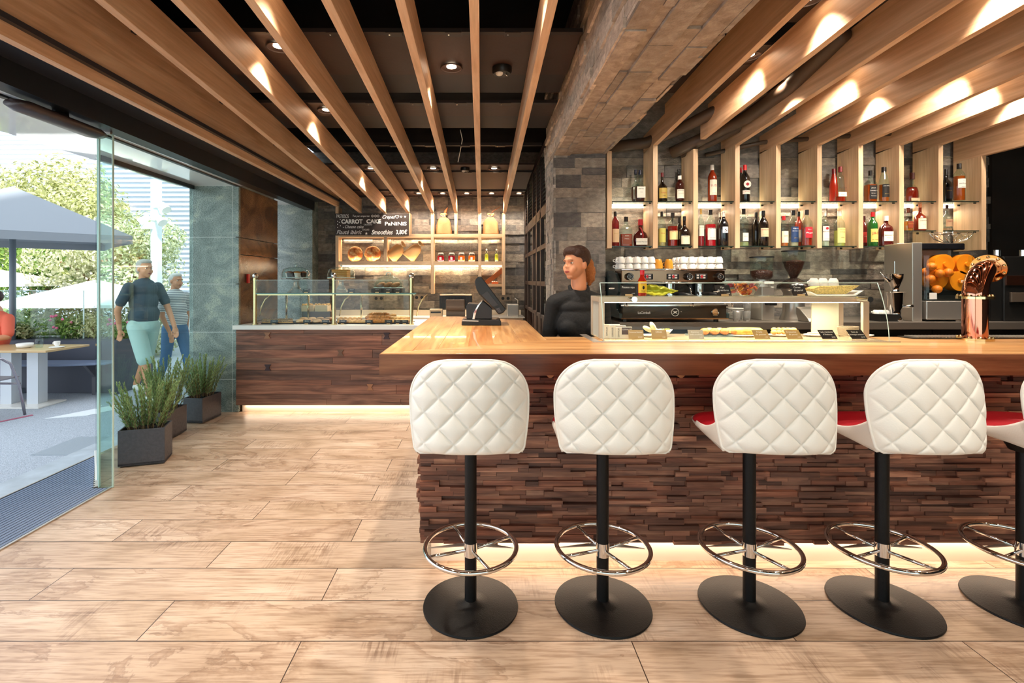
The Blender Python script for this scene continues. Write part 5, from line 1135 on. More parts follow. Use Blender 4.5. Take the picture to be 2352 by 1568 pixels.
card(1600, 2.74, ZBAS, .085, .052, [('Hummus', -.1, .5, .012), ('amb crudit\u00e9s', 0, .8, .012), ('4,50\u20ac', .6, .2, .008)], mat('silver_card', '#b9ae96', .4), M_textw, 'pale card reading Hummus amb crudites', clip=False, tilt=.35)
card(1752, 2.74, ZBAS, .085, .052, [('Truita', -.1, .4, .013), ('de patates', 0, .68, .013), ('1,90\u20ac', .6, .2, .008)], G, M_textw, 'gold card reading Truita de patates', clip=False, tilt=.35, skew=.012)
card(1827, 2.74, ZBAS, .085, .052, [('Croquetes', -.1, .65, .013), ('de pernil', 0, .55, .013), ('1,80\u20ac', .6, .2, .008)], G, M_textw, 'gold card reading Croquetes de pernil', clip=False, tilt=.35, skew=.015)
card(1907, 2.74, ZBAS, .085, .052, [("Taula d'embotits", 0, .88, .012), ("d'Andorra", 0, .6, .012), ('8,40\u20ac', .6, .24, .009)], M_cardk, M_textw, "black card reading Taula d'embotits d'Andorra", clip=False, tilt=.35, skew=.018)
card(1975, 2.74, ZBAS, .085, .052, [('Taula de', -.1, .45, .012), ('formatges artesans', 0, .92, .012), ('10,70\u20ac', .6, .26, .009)], M_cardk, M_textw, 'black card reading Taula de formatges artesans', clip=False, tilt=.35, skew=.022)
# sauce bottle
x, y = X(1475, 2.84), 2.84; t = thing('sauce_bottle', 'small bottle of red hot sauce with a yellow label and red cap', 'sauce bottle', (x, y, ZTOP))
b = MB(); b.lathe([(.022, 0), (.024, .004), (.024, .09), (.013, .108), (.011, .125)], (x, y, ZTOP), 24); b.build('glass', mat('hot_sauce', '#a51c10', .12, coat=.5), t, smooth=True, autos=50)
b = MB(); b.cyl((x, y, ZTOP+.122), (x, y, ZTOP+.148), .0125, seg=18); b.build('cap', mat('red_cap', '#d3202a', .35), t, smooth=True, autos=40)
def lf(u, v): a = (u-.5)*2.6; return Vector((x+math.sin(a)*.0247, y-math.cos(a)*.0247, ZTOP+.018+.066*v))
b = MB(); b.grid(lf, 16, 1); b.build('label', mat('yellow_label', '#ecc028', .5), t, smooth=True)
text('SALSA', (x, y, ZTOP+.068), .012, M_textr, t, width=.03, bend=(x, y, .0256)); text('PICANT', (x, y, ZTOP+.026), .007, M_textk, t, width=.024, bend=(x, y, .0256))
b = MB(); b.sph((x, y-.0245, ZTOP+.048), (.007, .0012, .010), 10, 8); b.build('label_figure', M_textk, t)
# green chip bag
x, y = X(1515, 2.88), 2.88; t = thing('snack_bag', 'yellow green crumpled bag of crisps lying on the case', 'snack bag', (x, y, ZTOP))
def bag(u, v):
    a = v*2*PI; k = math.sin(PI*min(1, u*1.15+.08))**.45 if u < .8 else (1-u)/.2*.5+.12
    k = max(k, .08); return Vector((x-.095+.20*u, y+.03*math.cos(a)*k, ZTOP+.034*(1-.25*u)+.034*math.sin(a)*k*(1-.3*u)))
b = MB(); b.grid(lambda u, v: bag(v, u), 24, 30, True); o = b.build('foil', mat('green_foil', '#a3a51c', .28, .35), t, smooth=True); wob(o, .006, 38); wob(o, .003, 90)
for v in o.data.vertices: v.co.z = max(v.co.z, 0.0)
# glass chip bowl
x, y = X(1705, 2.87), 2.87; t = thing('chip_bowl', 'clear glass bowl of vegetable crisps', 'bowl', (x, y, ZTOP)); b = MB(); b.lathe([(.05, 0), (.055, .004), (.085, .05), (.10, .078), (.104, .082)], (x, y, ZTOP), 36, cap=False); b.build('bowl', M_glass, t, smooth=True)
b = MB(); b.torus((x, y, ZTOP+.081), .102, .003, 40, 6); b.build('rim', M_glasslite, t, smooth=True)
rr = random.Random(8)
for k, (c, nm) in enumerate((('#e8a63c', 'golden crisps'), ('#8a2030', 'beetroot crisps'), ('#e0601c', 'carrot crisps'))):
    b = MB()
    for i in range(26):
        a, d = rr.uniform(0, 2*PI), rr.uniform(0, .075); cx, cy, cz = x+d*math.cos(a), y+d*math.sin(a), ZTOP+.012+rr.uniform(.0, .055)
        if d > .04+(cz-ZTOP)*.6: continue
        b.sph((cx, cy, cz), (.018, .018, .0022), 10, 5, Matrix.Rotation(rr.uniform(-1, 1), 3, 'X') @ Matrix.Rotation(rr.uniform(-1, 1), 3, 'Y'))
    o = b.build('crisps', mat('crisp_%d' % k, c, .5), t, smooth=True); o['kind'] = 'stuff'
# bread tray with three cups
x, y = X(1905, 2.90), 2.90; t = thing('serving_dish', 'long white boat shaped dish with a slab of seeded bread', 'dish', (x, y, ZTOP))
b = MB(); b.prism([(-.15, .022), (-.11, 0), (.12, 0), (.165, .03), (.158, .03), (.115, .008), (-.105, .008), (-.143, .024)], -.05, .05, 1); bmesh.ops.translate(b.bm, verts=b.bm.verts, vec=(x, y, ZTOP)); b.build('dish', M_porc, t, bev=.002)
x2 = x; t = thing('bread_slab', 'slab of pale seeded bread lying on the boat shaped dish', 'bread', (x2, y, ZTOP+.009)); b = MB(); b.prism([(-.11, .0), (.07, .0), (.15, .05), (-.085, .045), (-.12, .032)], -.04, .04, 1); bmesh.ops.translate(b.bm, verts=b.bm.verts, vec=(x2, y, ZTOP+.0095)); o = b.build('bread', mat('seeded_bread', '#e0c070', .8, bump=.8, bscale=130, mottling=.3), t, bev=.003)
b = MB(); b.box(X(1858, 2.96), X(1935, 2.96), 2.955, 3.015, ZTOP, ZTOP+.055, .003); solo(b, 'cup_stand', mat('dark_wood_tray', '#4a3022', .5), 'dark wooden block under the three white cups', 'stand')
for i, q in enumerate((1869, 1890, 1914)):
    dup(cup, loc=(X(q, 2.985), 2.985, ZTOP+.056), rz=(.2, 0, -.5)[i], label='upturned white cup behind the bread slab, %s' % ['left', 'middle with brown print', 'right'][i], group='cups behind the bread slab', scale=.9)
# preserved seafood tins in boxes
for i, q in enumerate((1397, 1410, 1424)):
    x, y = X(q, 2.74+.03-.012*i), 2.80-.012*i; t = thing('tin_box', 'cream and black preserve box standing in the case, %s' % ['rear one at the frame', 'middle one', 'front one facing out'][i], 'box', (x, y, ZBAS), 'preserve boxes in the tapas case')
    x = X(q, y)+.02; hh = .078-.006*i; b = MB(); b.box(x-.045, x+.045, y-.008, y+.0, ZBAS, ZBAS+hh, .001); b.build('box', mat('cream_box', '#efe4cc', .5), t)
    b = MB(); b.box(x-.012, x+.043, y-.0092, y-.0078, ZBAS+hh*.35, ZBAS+hh*.94); b.build('dark_panel', mat('box_brown', '#54392c', .5), t)
    text('ESPINALER', (x+.016, y-.0105, ZBAS+hh*.72), .012, M_textw, t, width=.05)
    o = text('ESPINALER', (0, 0, 0), .012, M_textk, None, width=.05, name='side_lettering'); o.parent = t; o.rotation_euler = (0, -PI/2, 0); o.location = Vector((x-.026, y-.0095, ZBAS+hh*.5))-LOC[t.name]; LOC[o.name] = LOC[t.name]
# plates of food
def plate(q, y, r, lab, ry=.6):
    x = X(q, y); b = MB(); b.lathe([(r*.6, 0), (r, .010), (r*.98, .013), (r*.6, .004)], (x, y, ZBAS), 36, ry=ry); return x, solo(b, 'serving_plate', M_porc, lab, 'plate', 'white plates in the tapas case', smooth=True)
x, _ = plate(1497, 2.86, .07, 'white plate under the olives and bread'); rr = random.Random(2)
t = thing('olive_bowl', 'small white bowl of green and dark olives', 'bowl', (X(1528, 2.87), 2.87, ZBAS+.013)); x = X(1528, 2.87); b = MB(); b.lathe([(.02, 0), (.04, .028), (.037, .028), (.018, .006)], (x, 2.87, ZBAS+.0135), 28); b.build('bowl', M_porc, t, smooth=True)
b = MB(); [b.sph((x+rr.uniform(-.025, .025), 2.87+rr.uniform(-.015, .015), ZBAS+.038), .008, 10, 8) for i in range(9)]; o = b.build('olives', mat('olive_green', '#7a7a2a', .3), t, smooth=True); o['kind'] = 'stuff'
for i, (q, y, z_, rot) in enumerate(((1488, 2.86, .03, .5), (1500, 2.84, .045, 1.1), (1507, 2.86, .02, .2))):
    b = MB(); b.sph((X(q, y), y, ZBAS+.014+z_), (.032, .02, .014), 18, 12, Matrix.Rotation(rot, 3, 'Y')); solo(b, 'bread_slice', mat('pale_bread', '#efd6a4', .7, bump=.3, mottling=.2), 'small slice of pale bread on the olive plate, %s' % ['left', 'upright', 'right'][i], 'bread', 'bread slices beside the olives', smooth=True)
b = MB(); b.box(X(1583, 2.9), X(1700, 2.9), 2.84, 2.96, ZBAS, ZBAS+.008); solo(b, 'glass_platter', mat('blue_glass_platter', '#9fb6b4', .1, trans=.5), 'pale blue glass platter under the small sandwiches', 'platter')
for i in range(7):
    q = 1618+i*11.5; y = 2.86+.03*(i % 2); b = MB(); b.sph((X(q, y), y, ZBAS+.030), (.026, .022, .020), 18, 12); o = solo(b, 'small_sandwich', M_crust2 if i % 2 else M_crust, 'small filled bun on the glass platter, %s from the left' % ['first', 'second', 'third', 'fourth', 'fifth', 'sixth', 'seventh'][i], 'sandwich', 'small filled buns in the tapas case', smooth=True)
x, _ = plate(1710, 2.88, .12, 'white plate under the potato omelette', .5); b = MB(); b.lathe([(.09, 0), (.105, .008), (.105, .026), (.09, .036)], (x, 2.88, ZBAS+.0135), 40, ry=.5); solo(b, 'potato_omelette', mat('omelette', '#e5c45c', .5, bump=.5, bscale=40, mottling=.3), 'thick round yellow potato omelette', 'omelette', smooth=True, autos=50)
x, _ = plate(1800, 2.88, .09, 'white plate under the croquettes', .5)
for i in range(10):
    q = 1778+(i % 5)*11; y = 2.86+.03*(i//5); b = MB(); b.sph((X(q, y), y, ZBAS+.026+.012*(i//5)), (.020, .014, .013), 14, 10, Matrix.Rotation(i*.7, 3, 'Z')); solo(b, 'croquette', M_crust2, 'golden ham croquette, %s row, %s' % ('front' if i < 5 else 'rear', ['far left', 'left', 'middle', 'right', 'far right'][i % 5]), 'croquette', 'croquettes on their plate', smooth=True)
x, _ = plate(1882, 2.88, .09, 'white plate of sliced ham', .5)
for i in range(5): b = MB(); b.sph((X(1866+i*9, 2.87), 2.87+.01*(i % 2), ZBAS+.02), (.03, .02, .005), 14, 8, Matrix.Rotation(.3*i, 3, 'Z')); solo(b, 'ham_slice', mat('cured_ham', '#d9a890', .4, mottling=.2), 'folded slice of pale cured ham, %s from the left' % ['first', 'second', 'third', 'fourth', 'fifth'][i], 'ham', 'ham slices in the tapas case', smooth=True)
x = X(1948, 2.9); t = thing('straw_basket', 'small woven basket between the two black cards', 'basket', (x, 2.9, ZBAS)); b = MB()
for k in range(9): b.torus((x, 2.9, ZBAS+.005+k*.006), .05+.001*k, .0035, 28, 6, ry=.6)
b.build('woven_wall', mat('grey_straw', '#a8967c', .8, bump=.6, bscale=200), t, smooth=True)
b = MB(); b.cyl((x, 2.9, ZBAS), (x, 2.9, ZBAS+.003), .046, seg=20); b.build('bottom', mat('grey_straw'), t)
plate(1978, 2.86, .07, 'white plate before the frosted rear panel')
# ================================================================= pastry case contents
ZP = .957+.0005; ZS2 = 1.303+.0005
def tray(q0, q1, y0, y1, lab):
    b = MB(); a, c = X(q0, y0), X(q1, y0); b.box(a, c, y0, y1, ZP, ZP+.008, .001); b.box(a, c, y0, y0+.006, ZP+.008, ZP+.014); return solo(b, 'pastry_tray', M_cardk, lab, 'tray', 'black trays in the pastry case')
tray(600, 676, 5.44, 5.80, 'black tray of cookies at the left end of the case'); tray(679, 760, 5.44, 5.80, 'black tray of glazed doughnuts'); tray(776, 838, 5.44, 5.80, 'black tray of small turnovers right of the middle post')
tray(842, 893, 5.44, 5.80, 'black tray of croissants'); tray(896, 943, 5.44, 5.80, 'black tray of long pastries at the right end')
TZ = ZP+.0085
def croissant(m, lab, grp):
    t = thing('croissant', lab, 'croissant', (0, 0, 0), grp); b = MB(); n_ = 26; pts = []; rad = []
    for i in range(n_):
        u = i/(n_-1)*2-1; a = u*1.15; pts.append((.07*math.sin(a), -.05*math.cos(a)+.035, .024)); rad.append(.006+.026*(1-abs(u)**1.6)*(.86+.14*abs(math.sin(u*7.5))))
    b.tube(pts, .02, 14, radii=rad); b.build('crust', m, t, smooth=True); return t
cr = None; rr = random.Random(6)
for i in range(14):
    q = 850+(i % 5)*9.5+rr.uniform(-1, 1); lvl = 0 if i < 5 else (1 if i < 10 else 2); y = 5.49+.06*lvl; z = TZ+(0, .030, .058)[lvl]
    if lvl == 2: q = 858+(i-10)*8.5
    lab = 'croissant in the heap, %s, %s' % (['front row', 'second row', 'top row'][lvl], ['far left', 'left', 'middle', 'right', 'far right'][i % 5])
    if cr is None: cr = croissant(M_crust, lab, 'croissants heaped on their tray'); cr.location = (X(q, y), y, z)
    else: dup(cr, loc=(X(q, y), y, z), rz=rr.uniform(-.6, .6), label=lab)
# doughnuts
M_glaze = mat('pale_glazed_bun', '#e3b07c', .25, coat=.4); dn = None
for i in range(8):
    q = 690+(i % 4)*19; r_ = i//4; y = 5.50+.14*r_; lab = 'glazed round bun, %s row, %s' % ('front' if r_ == 0 else 'rear', ['leftmost', 'second', 'third', 'rightmost'][i % 4])
    if dn is None: b = MB(); b.lathe([(.03, 0), (.048, .010), (.05, .022), (.038, .038), (.015, .044), (.002, .044)], (0, 0, 0), 28); dn = b.build('glazed_bun', M_glaze, None, smooth=True); tag(dn, lab, 'bun', 'glazed buns on their tray'); dn.location = (X(q, y), y, TZ)
    else: dup(dn, loc=(X(q, y)+(.04 if r_ else 0), y, TZ+.012*r_), label=lab)
# cookies with chips
ck = None
for i in range(18):
    q = 610+(i % 6)*11+rr.uniform(-1, 1); r_ = i//6; y = 5.48+.11*r_; lab = 'chocolate chip biscuit in the %s row, %s' % (['front', 'middle', 'rear'][r_], ['first', 'second', 'third', 'fourth', 'fifth', 'sixth'][i % 6])
    if ck is None:
        ck = thing('biscuit', lab, 'biscuit', (X(q, y), y, TZ), 'biscuits on their tray'); b = MB(); b.lathe([(.03, 0), (.037, .006), (.032, .014), (.002, .016)], tuple(ck.location), 22); b.build('dough', mat('biscuit', '#d9a868', .8, bump=.6, bscale=120), ck, smooth=True)
        b = MB(); [b.sph(Vector(ck.location)+Vector((rr.uniform(-.022, .022), rr.uniform(-.022, .022), .014)), .005, 6, 5) for k in range(7)]; b.build('chips', M_dark, ck)
    else: dup(ck, loc=(X(q, y), y, TZ+.009*r_), rz=rr.uniform(0, 6), label=lab)
# turnovers and long pastries
tv = None
for i in range(11):
    r_ = 0 if i < 6 else 1; q = 782+(i-6*r_)*10.5; y = 5.48+.09*r_; lab = 'small sugared turnover, %s row, number %s' % ('front' if r_ == 0 else 'rear', ['one', 'two', 'three', 'four', 'five', 'six'][i-6*r_])
    if tv is None: b = MB(); b.sph((0, 0, .018), (.042, .024, .02), 18, 12); tv = b.build('turnover', M_crust2, None, smooth=True); wob(tv, .008, 40); tag(tv, lab, 'pastry', 'turnovers on their tray'); tv.location = (X(q, y), y, TZ)
    else: dup(tv, loc=(X(q, y), y, TZ+.018*r_), rz=rr.uniform(-.7, .7), label=lab)
lp = None
for i in range(9):
    r_ = i//4 if i < 8 else 2; q = 902+(i % 4)*10; y = 5.50+.07*r_; lab = 'long golden pastry, %s layer, %s' % (['bottom', 'middle', 'top'][r_], ['left', 'centre left', 'centre right', 'right'][i % 4])
    if lp is None: b = MB(); b.sph((0, 0, .02), (.026, .07, .02), 18, 14); lp = b.build('long_pastry', M_crust2, None, smooth=True); wob(lp, .007, 30); tag(lp, lab, 'pastry', 'long pastries on their tray'); lp.location = (X(q, y), y, TZ)
    else: dup(lp, loc=(X(q, y), y, TZ+.026*r_), rz=rr.uniform(-.5, .1)-.4, label=lab)
# two cakes on a dark riser
b = MB(); b.box(X(693, 5.87), X(760, 5.87), 5.87, 6.08, ZP, ZP+.11, .003); solo(b, 'cake_riser', mat('riser_brown', '#5a4a3c', .5), 'brown box lifting the two square tarts in the pastry case', 'stand')
for i, q in enumerate((711, 742)):
    x, y, z = X(q, 5.96), 5.96, ZP+.1105; t = thing('crumble_tart', 'square cream tart with a golden crumble, %s one on the riser' % ['left', 'right'][i], 'tart', (x, y, z), 'square tarts on the riser')
    b = MB(); b.box(x-.075, x+.075, y-.07, y+.07, z, z+.075, .003); b.build('base', mat('cream_cake', '#efd2a0', .6), t); b = MB(); [b.sph((x+rr.uniform(-.065, .065), y+rr.uniform(-.06, .06), z+.078), rr.uniform(.012, .018), 8, 6) for k in range(22)]; b.build('crumble', mat('crumble', '#dba850', .6), t, smooth=True)
# small black cards
for i, (q, y, zb, s) in enumerate(((629, 5.42, ZP+.0, 'Galetes'), (704, 5.42, ZP, 'Brioix'), (747, 5.42, ZP, 'Donut'), (787, 5.42, ZP, 'Crestes'), (847, 5.42, ZP, 'Croissant'), (892, 5.42, ZP, 'Canya'), (913, 5.42, ZP, 'Xuixo'), (929, 5.42, ZP, 'Palmera'),
    (703, 5.44, ZS2, 'Magdalenes'), (807, 5.44, ZS2, 'Coca'), (866, 5.44, ZS2, 'Crois. xoco'), (891, 5.44, ZS2, 'Integral'), (913, 5.44, ZS2, 'Cereals'))):
    t = card(q, y, zb, .082, .048, [(s, 0, .5, .011)], M_cardk, M_textw, 'small black price card %s' % ['before the biscuits', 'before the glazed buns', 'right of the glazed buns', 'before the turnovers', 'before the croissants', 'left one of the long pastries', 'middle one of the long pastries', 'right one of the long pastries', 'under the muffin dome', 'under the waffle dome', 'left one before the croissant dome', 'middle one before the croissant dome', 'right one before the croissant dome'][i], tilt=.3)
    t['group'] = 'small price cards of the pastry case'
# domes
def dome_stand(q, y, lab, what):
    x = X(q, y); z = ZS2; t = thing('cake_stand', lab, 'cake stand', (x, y, z), 'glass domed cake stands')
    b = MB(); b.lathe([(.10, 0), (.06, .03), (.03, .08), (.025, .13), (.05, .15), (.155, .155), (.155, .165)], (x, y, z), 36, cap=False); b.build('stand', mat('pressed_glass', '#e6eeee', .08, trans=.8), t, smooth=True)
    b = MB(); b.lathe([(.15, 0), (.152, .05), (.135, .095), (.08, .118), (.012, .124), (.002, .124)], (x, y, z+.168), 40, cap=False); b.build('dome', M_glass, t, smooth=True)
    b = MB(); b.torus((x, y, z+.170), .151, .003, 44, 6); b.sph((x, y, z+.304), .013, 12, 8); b.build('dome_rim_and_knob', M_glasslite, t, smooth=True); return x, y, z+.1665
x, y, z = dome_stand(680, 5.60, 'tall glass cake stand with a dome over muffins', 0)
for i in range(6):
    a = i*PI/3; cx, cy = x+.085*math.cos(a), y+.085*math.sin(a); t = thing('muffin', 'muffin in a white paper case under the dome, at %s' % ['the right', 'the back right', 'the back left', 'the left', 'the front left', 'the front right'][i], 'muffin', (cx, cy, z), 'muffins under the left dome')
    b = MB(); b.lathe([(.022, 0), (.036, .055)], (cx, cy, z), 20); b.build('paper_case', mat('paper_case', '#f0e2d8', .7) if i % 2 else M_dark, t); b = MB(); b.sph((cx, cy, z+.056), (.036, .036, .020), 16, 10); b.build('top', M_crust if i % 2 else mat('brown_muffin', '#8a4a28', .6), t, smooth=True)
x, y, z = dome_stand(784, 5.60, 'tall glass cake stand with a dome over waffles behind the middle post', 1)
for i in range(7): b = MB(); b.box(x-.09, x+.085, y-.07, y+.07, z+.0005+i*.0135, z+.0125+i*.0135, .002); solo(b, 'waffle', M_crust2 if i % 2 else mat('waffle_brown', '#cf8a3c', .5), 'flat golden waffle in the stack under the dome, layer %s from the bottom' % ['one', 'two', 'three', 'four', 'five', 'six', 'seven'][i], 'waffle', 'waffles under the middle dome')
x, y = X(892, 5.62), 5.62; t = thing('roll_cover', 'low black tray with an oval clear cover over wholemeal croissants', 'display tray', (x, y, ZS2)); b = MB(); b.box(x-.17, x+.17, y-.12, y+.12, ZS2, ZS2+.05, .004); b.build('tray', M_blackpl, t)
b = MB(); b.lathe([(.165, 0), (.16, .05), (.12, .11), (.05, .145), (.003, .15)], (x, y, ZS2+.052), 40, ry=.68, cap=False); b.build('cover', M_glass, t, smooth=True)
b = MB(); b.tube([(x-.025, y, ZS2+.195), (x-.02, y, ZS2+.225), (x+.02, y, ZS2+.225), (x+.025, y, ZS2+.195)], .006, 8); b.torus((x, y, ZS2+.056), .165, .004, 44, 6, ry=.68); b.build('handle', M_glasslite, t, smooth=True)
M_whole = mat('wholemeal_crust', '#a86a3a', .6, bump=.5, bscale=90, mottling=.3)
for i in range(3):
    b = MB(); b.sph((x-.085+i*.085, y-.01*i, ZS2+.085), (.055, .032, .030), 18, 12, Matrix.Rotation(-.35, 3, 'Y')); solo(b, 'wholemeal_roll', M_whole, 'wholemeal roll under the oval cover, %s' % ['left', 'middle', 'right'][i], 'roll', 'rolls under the oval cover', smooth=True)
b = MB(); b.box(-2.662, -2.64, 5.56, 5.60, Z(650, 5.58), Z(629, 5.58), .002); solo(b, 'fire_alarm_button', mat('alarm_red', '#d8281c', .35), 'small red fire alarm call point on the bronze slate', 'alarm button')
# ================================================================= people
M_blackshirt = mat('black_shirt', '#0b0a0a', .8, bump=.3, bscale=60); M_hairb = mat('dark_brown_hair', '#3a1e10', .5, bump=.8, bscale=140); M_hairt = mat('auburn_hair_tips', '#b0682c', .5, bump=.8, bscale=140)
M_lip = mat('lips', '#b0504a', .4); M_eyew = mat('eye_white', '#f0ece6', .2); M_iris = mat('iris_brown', '#2a1a12', .2); M_brow = mat('eyebrow', '#3a2014', .8)
def rotz(v, a, c): v = Vector(v)-c; return Vector((v.x*math.cos(a)-v.y*math.sin(a), v.x*math.sin(a)+v.y*math.cos(a), v.z))+c
def head_parts(c, a, s=1.0, ears=True):
    """volumes of a head centred at c (between the ears), face turned by a from the viewer's direction (-Y)"""
    c = Vector(c); P = lambda x, y, z: rotz(c+Vector((x, y, z))*s, a, c); RM = Matrix.Rotation(a, 3, 'Z')
    def S(x, y, z, r): return ('s', P(x, y, z), tuple(q*s for q in r), RM)
    L = [S(0, .012, .035, (.074, .092, .085)), S(0, -.012, -.02, (.064, .076, .08)), S(0, -.028, -.062, (.044, .052, .042)), S(0, -.060, -.086, (.024, .020, .018)), S(0, -.062, -.045, (.046, .028, .035)),
         S(0, -.075, -.035, (.026, .018, .028)), S(.034, -.058, -.028, (.024, .022, .026)), S(-.034, -.058, -.028, (.024, .022, .026)),
         S(0, -.082, .028, (.044, .012, .012)), S(0, -.090, -.016, (.010, .012, .010)), S(0, -.084, .004, (.0075, .010, .022)), S(.008, -.088, -.022, (.008, .009, .007)), S(-.008, -.088, -.022, (.008, .009, .007)),
         S(0, -.083, -.048, (.020, .009, .005)), S(0, -.082, -.058, (.016, .009, .006)),
         ('t', P(0, .028, -.06), P(0, .034, -.16), .052*s, .056*s)]
    if ears: L += [S(.074, .012, -.005, (.010, .018, .030)), S(-.074, .012, -.005, (.010, .018, .030))]
    return L, P, S
def face(t, P, a, s=1.0):
    RM = Matrix.Rotation(a, 3, 'Z')
    for k in (-1, 1):
        b = MB(); b.sph(P(.031*k, -.073, .008), (.0120*s, .010*s, .0055*s), 14, 10, RM); ey = b.build('eye', M_eyew, t, smooth=True)
        b = MB(); b.sph(P(.031*k, -.0805, .008), (.0058*s, .0045*s, .0062*s), 12, 8, RM); b.build('iris', M_iris, ey, smooth=True)
        b = MB(); b.tube([P(.012*k, -.093, .028), P(.03*k, -.091, .031), P(.048*k, -.079, .025)], .0017*s, 6); b.build('eyebrow', M_brow, t, smooth=True)
    b = MB(); b.tube([P(-.021, -.087, -.053), P(-.008, -.0945, -.049), P(0, -.095, -.0505), P(.008, -.0945, -.049), P(.021, -.087, -.053)], .003*s, 8, radii=[.0012*s, .0038*s, .0034*s, .0038*s, .0012*s])
    b.tube([P(-.019, -.087, -.054), P(0, -.0935, -.058), P(.019, -.087, -.054)], .003*s, 8, radii=[.0012*s, .0045*s, .0012*s]); b.build('lips', M_lip, t, smooth=True)
def arm_hand(sh, el, wr, hd, r=(.046, .037, .025), curl=.5, side=1):
    """arm volumes ending in a hand with five separate fingers; hd = direction of the fingers"""
    sh, el, wr = Vector(sh), Vector(el), Vector(wr); hd = Vector(hd).normalized(); L = [('t', sh, el, r[0], r[1]), ('t', el, wr, r[1], r[2])]
    u = hd.cross(Vector((0, 1, 0)));  u = u.normalized() if u.length > .2 else Vector((1, 0, 0)); n = hd.cross(u).normalized()
    L += [('s', wr+hd*.045, (.036, .018, .05), hd.to_track_quat('Z', 'Y').to_matrix())]
    for i, ln in enumerate((.068, .078, .072, .056)):
        b0 = wr+hd*.08+u*(.026-.0175*i); m1 = b0+hd*ln*.5+n*.006; e = m1+hd*ln*.42*(1-curl*.5)+n*ln*.5*curl; L += [('t', b0, m1, .0088, .008), ('t', m1, e, .008, .0068)]
    t0 = wr+hd*.03+u*.03*side; t1 = t0+hd*.03+u*.022*side; L += [('t', t0, t1, .0105, .0095), ('t', t1, t1+hd*.028+n*.006, .0095, .0078)]
    return L
# ---- the barmaid
hx, hy, hz = X(1322, 3.45), 3.45, Z(607, 3.45); ang = -R(52)
t = thing('person', 'woman in a black shirt behind the bar looking towards the street', 'person', (hx, hy, 0))
L, Pf, S = head_parts((hx, hy, hz), ang, 1.0)
sz = hz-.215; W = Vector((hx+.02, hy+.03, 0))
body = L+[('t', (hx+.03, hy+.04, hz-.15), (W.x, W.y, sz-.03), .052, .07), ('t', (W.x, W.y, sz-.09), (W.x, W.y, 1.1), .09, .08), ('t', (W.x, W.y, 1.1), (W.x, W.y, .95), .09, .11),
  ('t', (W.x-.08, W.y, .92), (W.x-.09, W.y, .5), .085, .055), ('t', (W.x+.08, W.y, .92), (W.x+.09, W.y, .5), .085, .055), ('t', (W.x-.09, W.y, .5), (W.x-.09, W.y+.02, .09), .052, .036), ('t', (W.x+.09, W.y, .5), (W.x+.09, W.y+.02, .09), .052, .036),
  ('t', (W.x-.09, W.y+.02, .04), (W.x-.1, W.y-.12, .03), .035, .028), ('t', (W.x+.09, W.y+.02, .04), (W.x+.1, W.y-.12, .03), .035, .028)]
body += arm_hand((W.x-.165, W.y, sz-.055), (W.x-.20, W.y+.02, sz-.33), (W.x-.17, W.y-.08, sz-.57), (.1, -.25, -1), side=1)
body += arm_hand((W.x+.165, W.y, sz-.055), (W.x+.20, W.y+.02, sz-.33), (W.x+.20, W.y-.08, sz-.57), (-.1, -.25, -1), side=-1)
blob(body, 'body', M_skin, t, .0045, 3)
shirt = [('s', (W.x, W.y, sz-.02), (.10, .085, .075)), ('t', (hx+.028, hy+.062, hz-.195), (W.x, W.y, sz-.06), .056, .10), ('s', (W.x, W.y-.015, sz-.09), (.15, .10, .07)), ('t', (W.x-.06, W.y, sz-.03), (W.x-.155, W.y, sz-.06), .07, .066), ('t', (W.x+.06, W.y, sz-.03), (W.x+.155, W.y, sz-.06), .07, .066),
  ('s', (W.x, W.y-.02, sz-.2), (.165, .115, .15)), ('s', (W.x-.07, W.y-.085, sz-.22), (.07, .055, .06)), ('s', (W.x+.07, W.y-.085, sz-.22), (.07, .055, .06)), ('s', (W.x, W.y, sz-.4), (.15, .105, .17)), ('s', (W.x, W.y, .93), (.18, .13, .14)),
  ('t', (W.x-.165, W.y, sz-.065), (W.x-.205, W.y+.02, sz-.33), .062, .052), ('t', (W.x-.205, W.y+.02, sz-.33), (W.x-.175, W.y-.07, sz-.55), .052, .040), ('t', (W.x+.165, W.y, sz-.065), (W.x+.205, W.y+.02, sz-.33), .062, .052), ('t', (W.x+.205, W.y+.02, sz-.33), (W.x+.205, W.y-.07, sz-.55), .052, .040)]
blob(shirt, 'shirt', M_blackshirt, t, .007, 3)
b = MB(); nc = Vector((hx+.028, hy+.038, hz-.168))
b.tube([nc+Vector((.062*math.cos(a), .058*math.sin(a)-.01, (.010 if math.sin(a) > 0 else -.085*abs(math.sin(a))**2))) for a in [2*PI*i/20 for i in range(20)]], .016, 8, True); b.build('collar', M_blackshirt, t, smooth=True)
trous = [('s', (W.x, W.y, .9), (.165, .12, .12)), ('t', (W.x-.08, W.y, .9), (W.x-.09, W.y, .5), .098, .068), ('t', (W.x+.08, W.y, .9), (W.x+.09, W.y, .5), .098, .068), ('t', (W.x-.09, W.y, .5), (W.x-.09, W.y+.02, .12), .066, .055), ('t', (W.x+.09, W.y, .5), (W.x+.09, W.y+.02, .12), .066, .055)]
blob(trous, 'trousers', M_blackshirt, t, .01, 2)
for k in (-1, 1): blob([('t', (W.x+.09*k, W.y+.03, .045), (W.x+.1*k, W.y-.13, .035), .045, .034)], 'shoe', M_blackpl, t, .01, 2)
face(t, Pf, ang)
RM = Matrix.Rotation(ang, 3, 'Z')
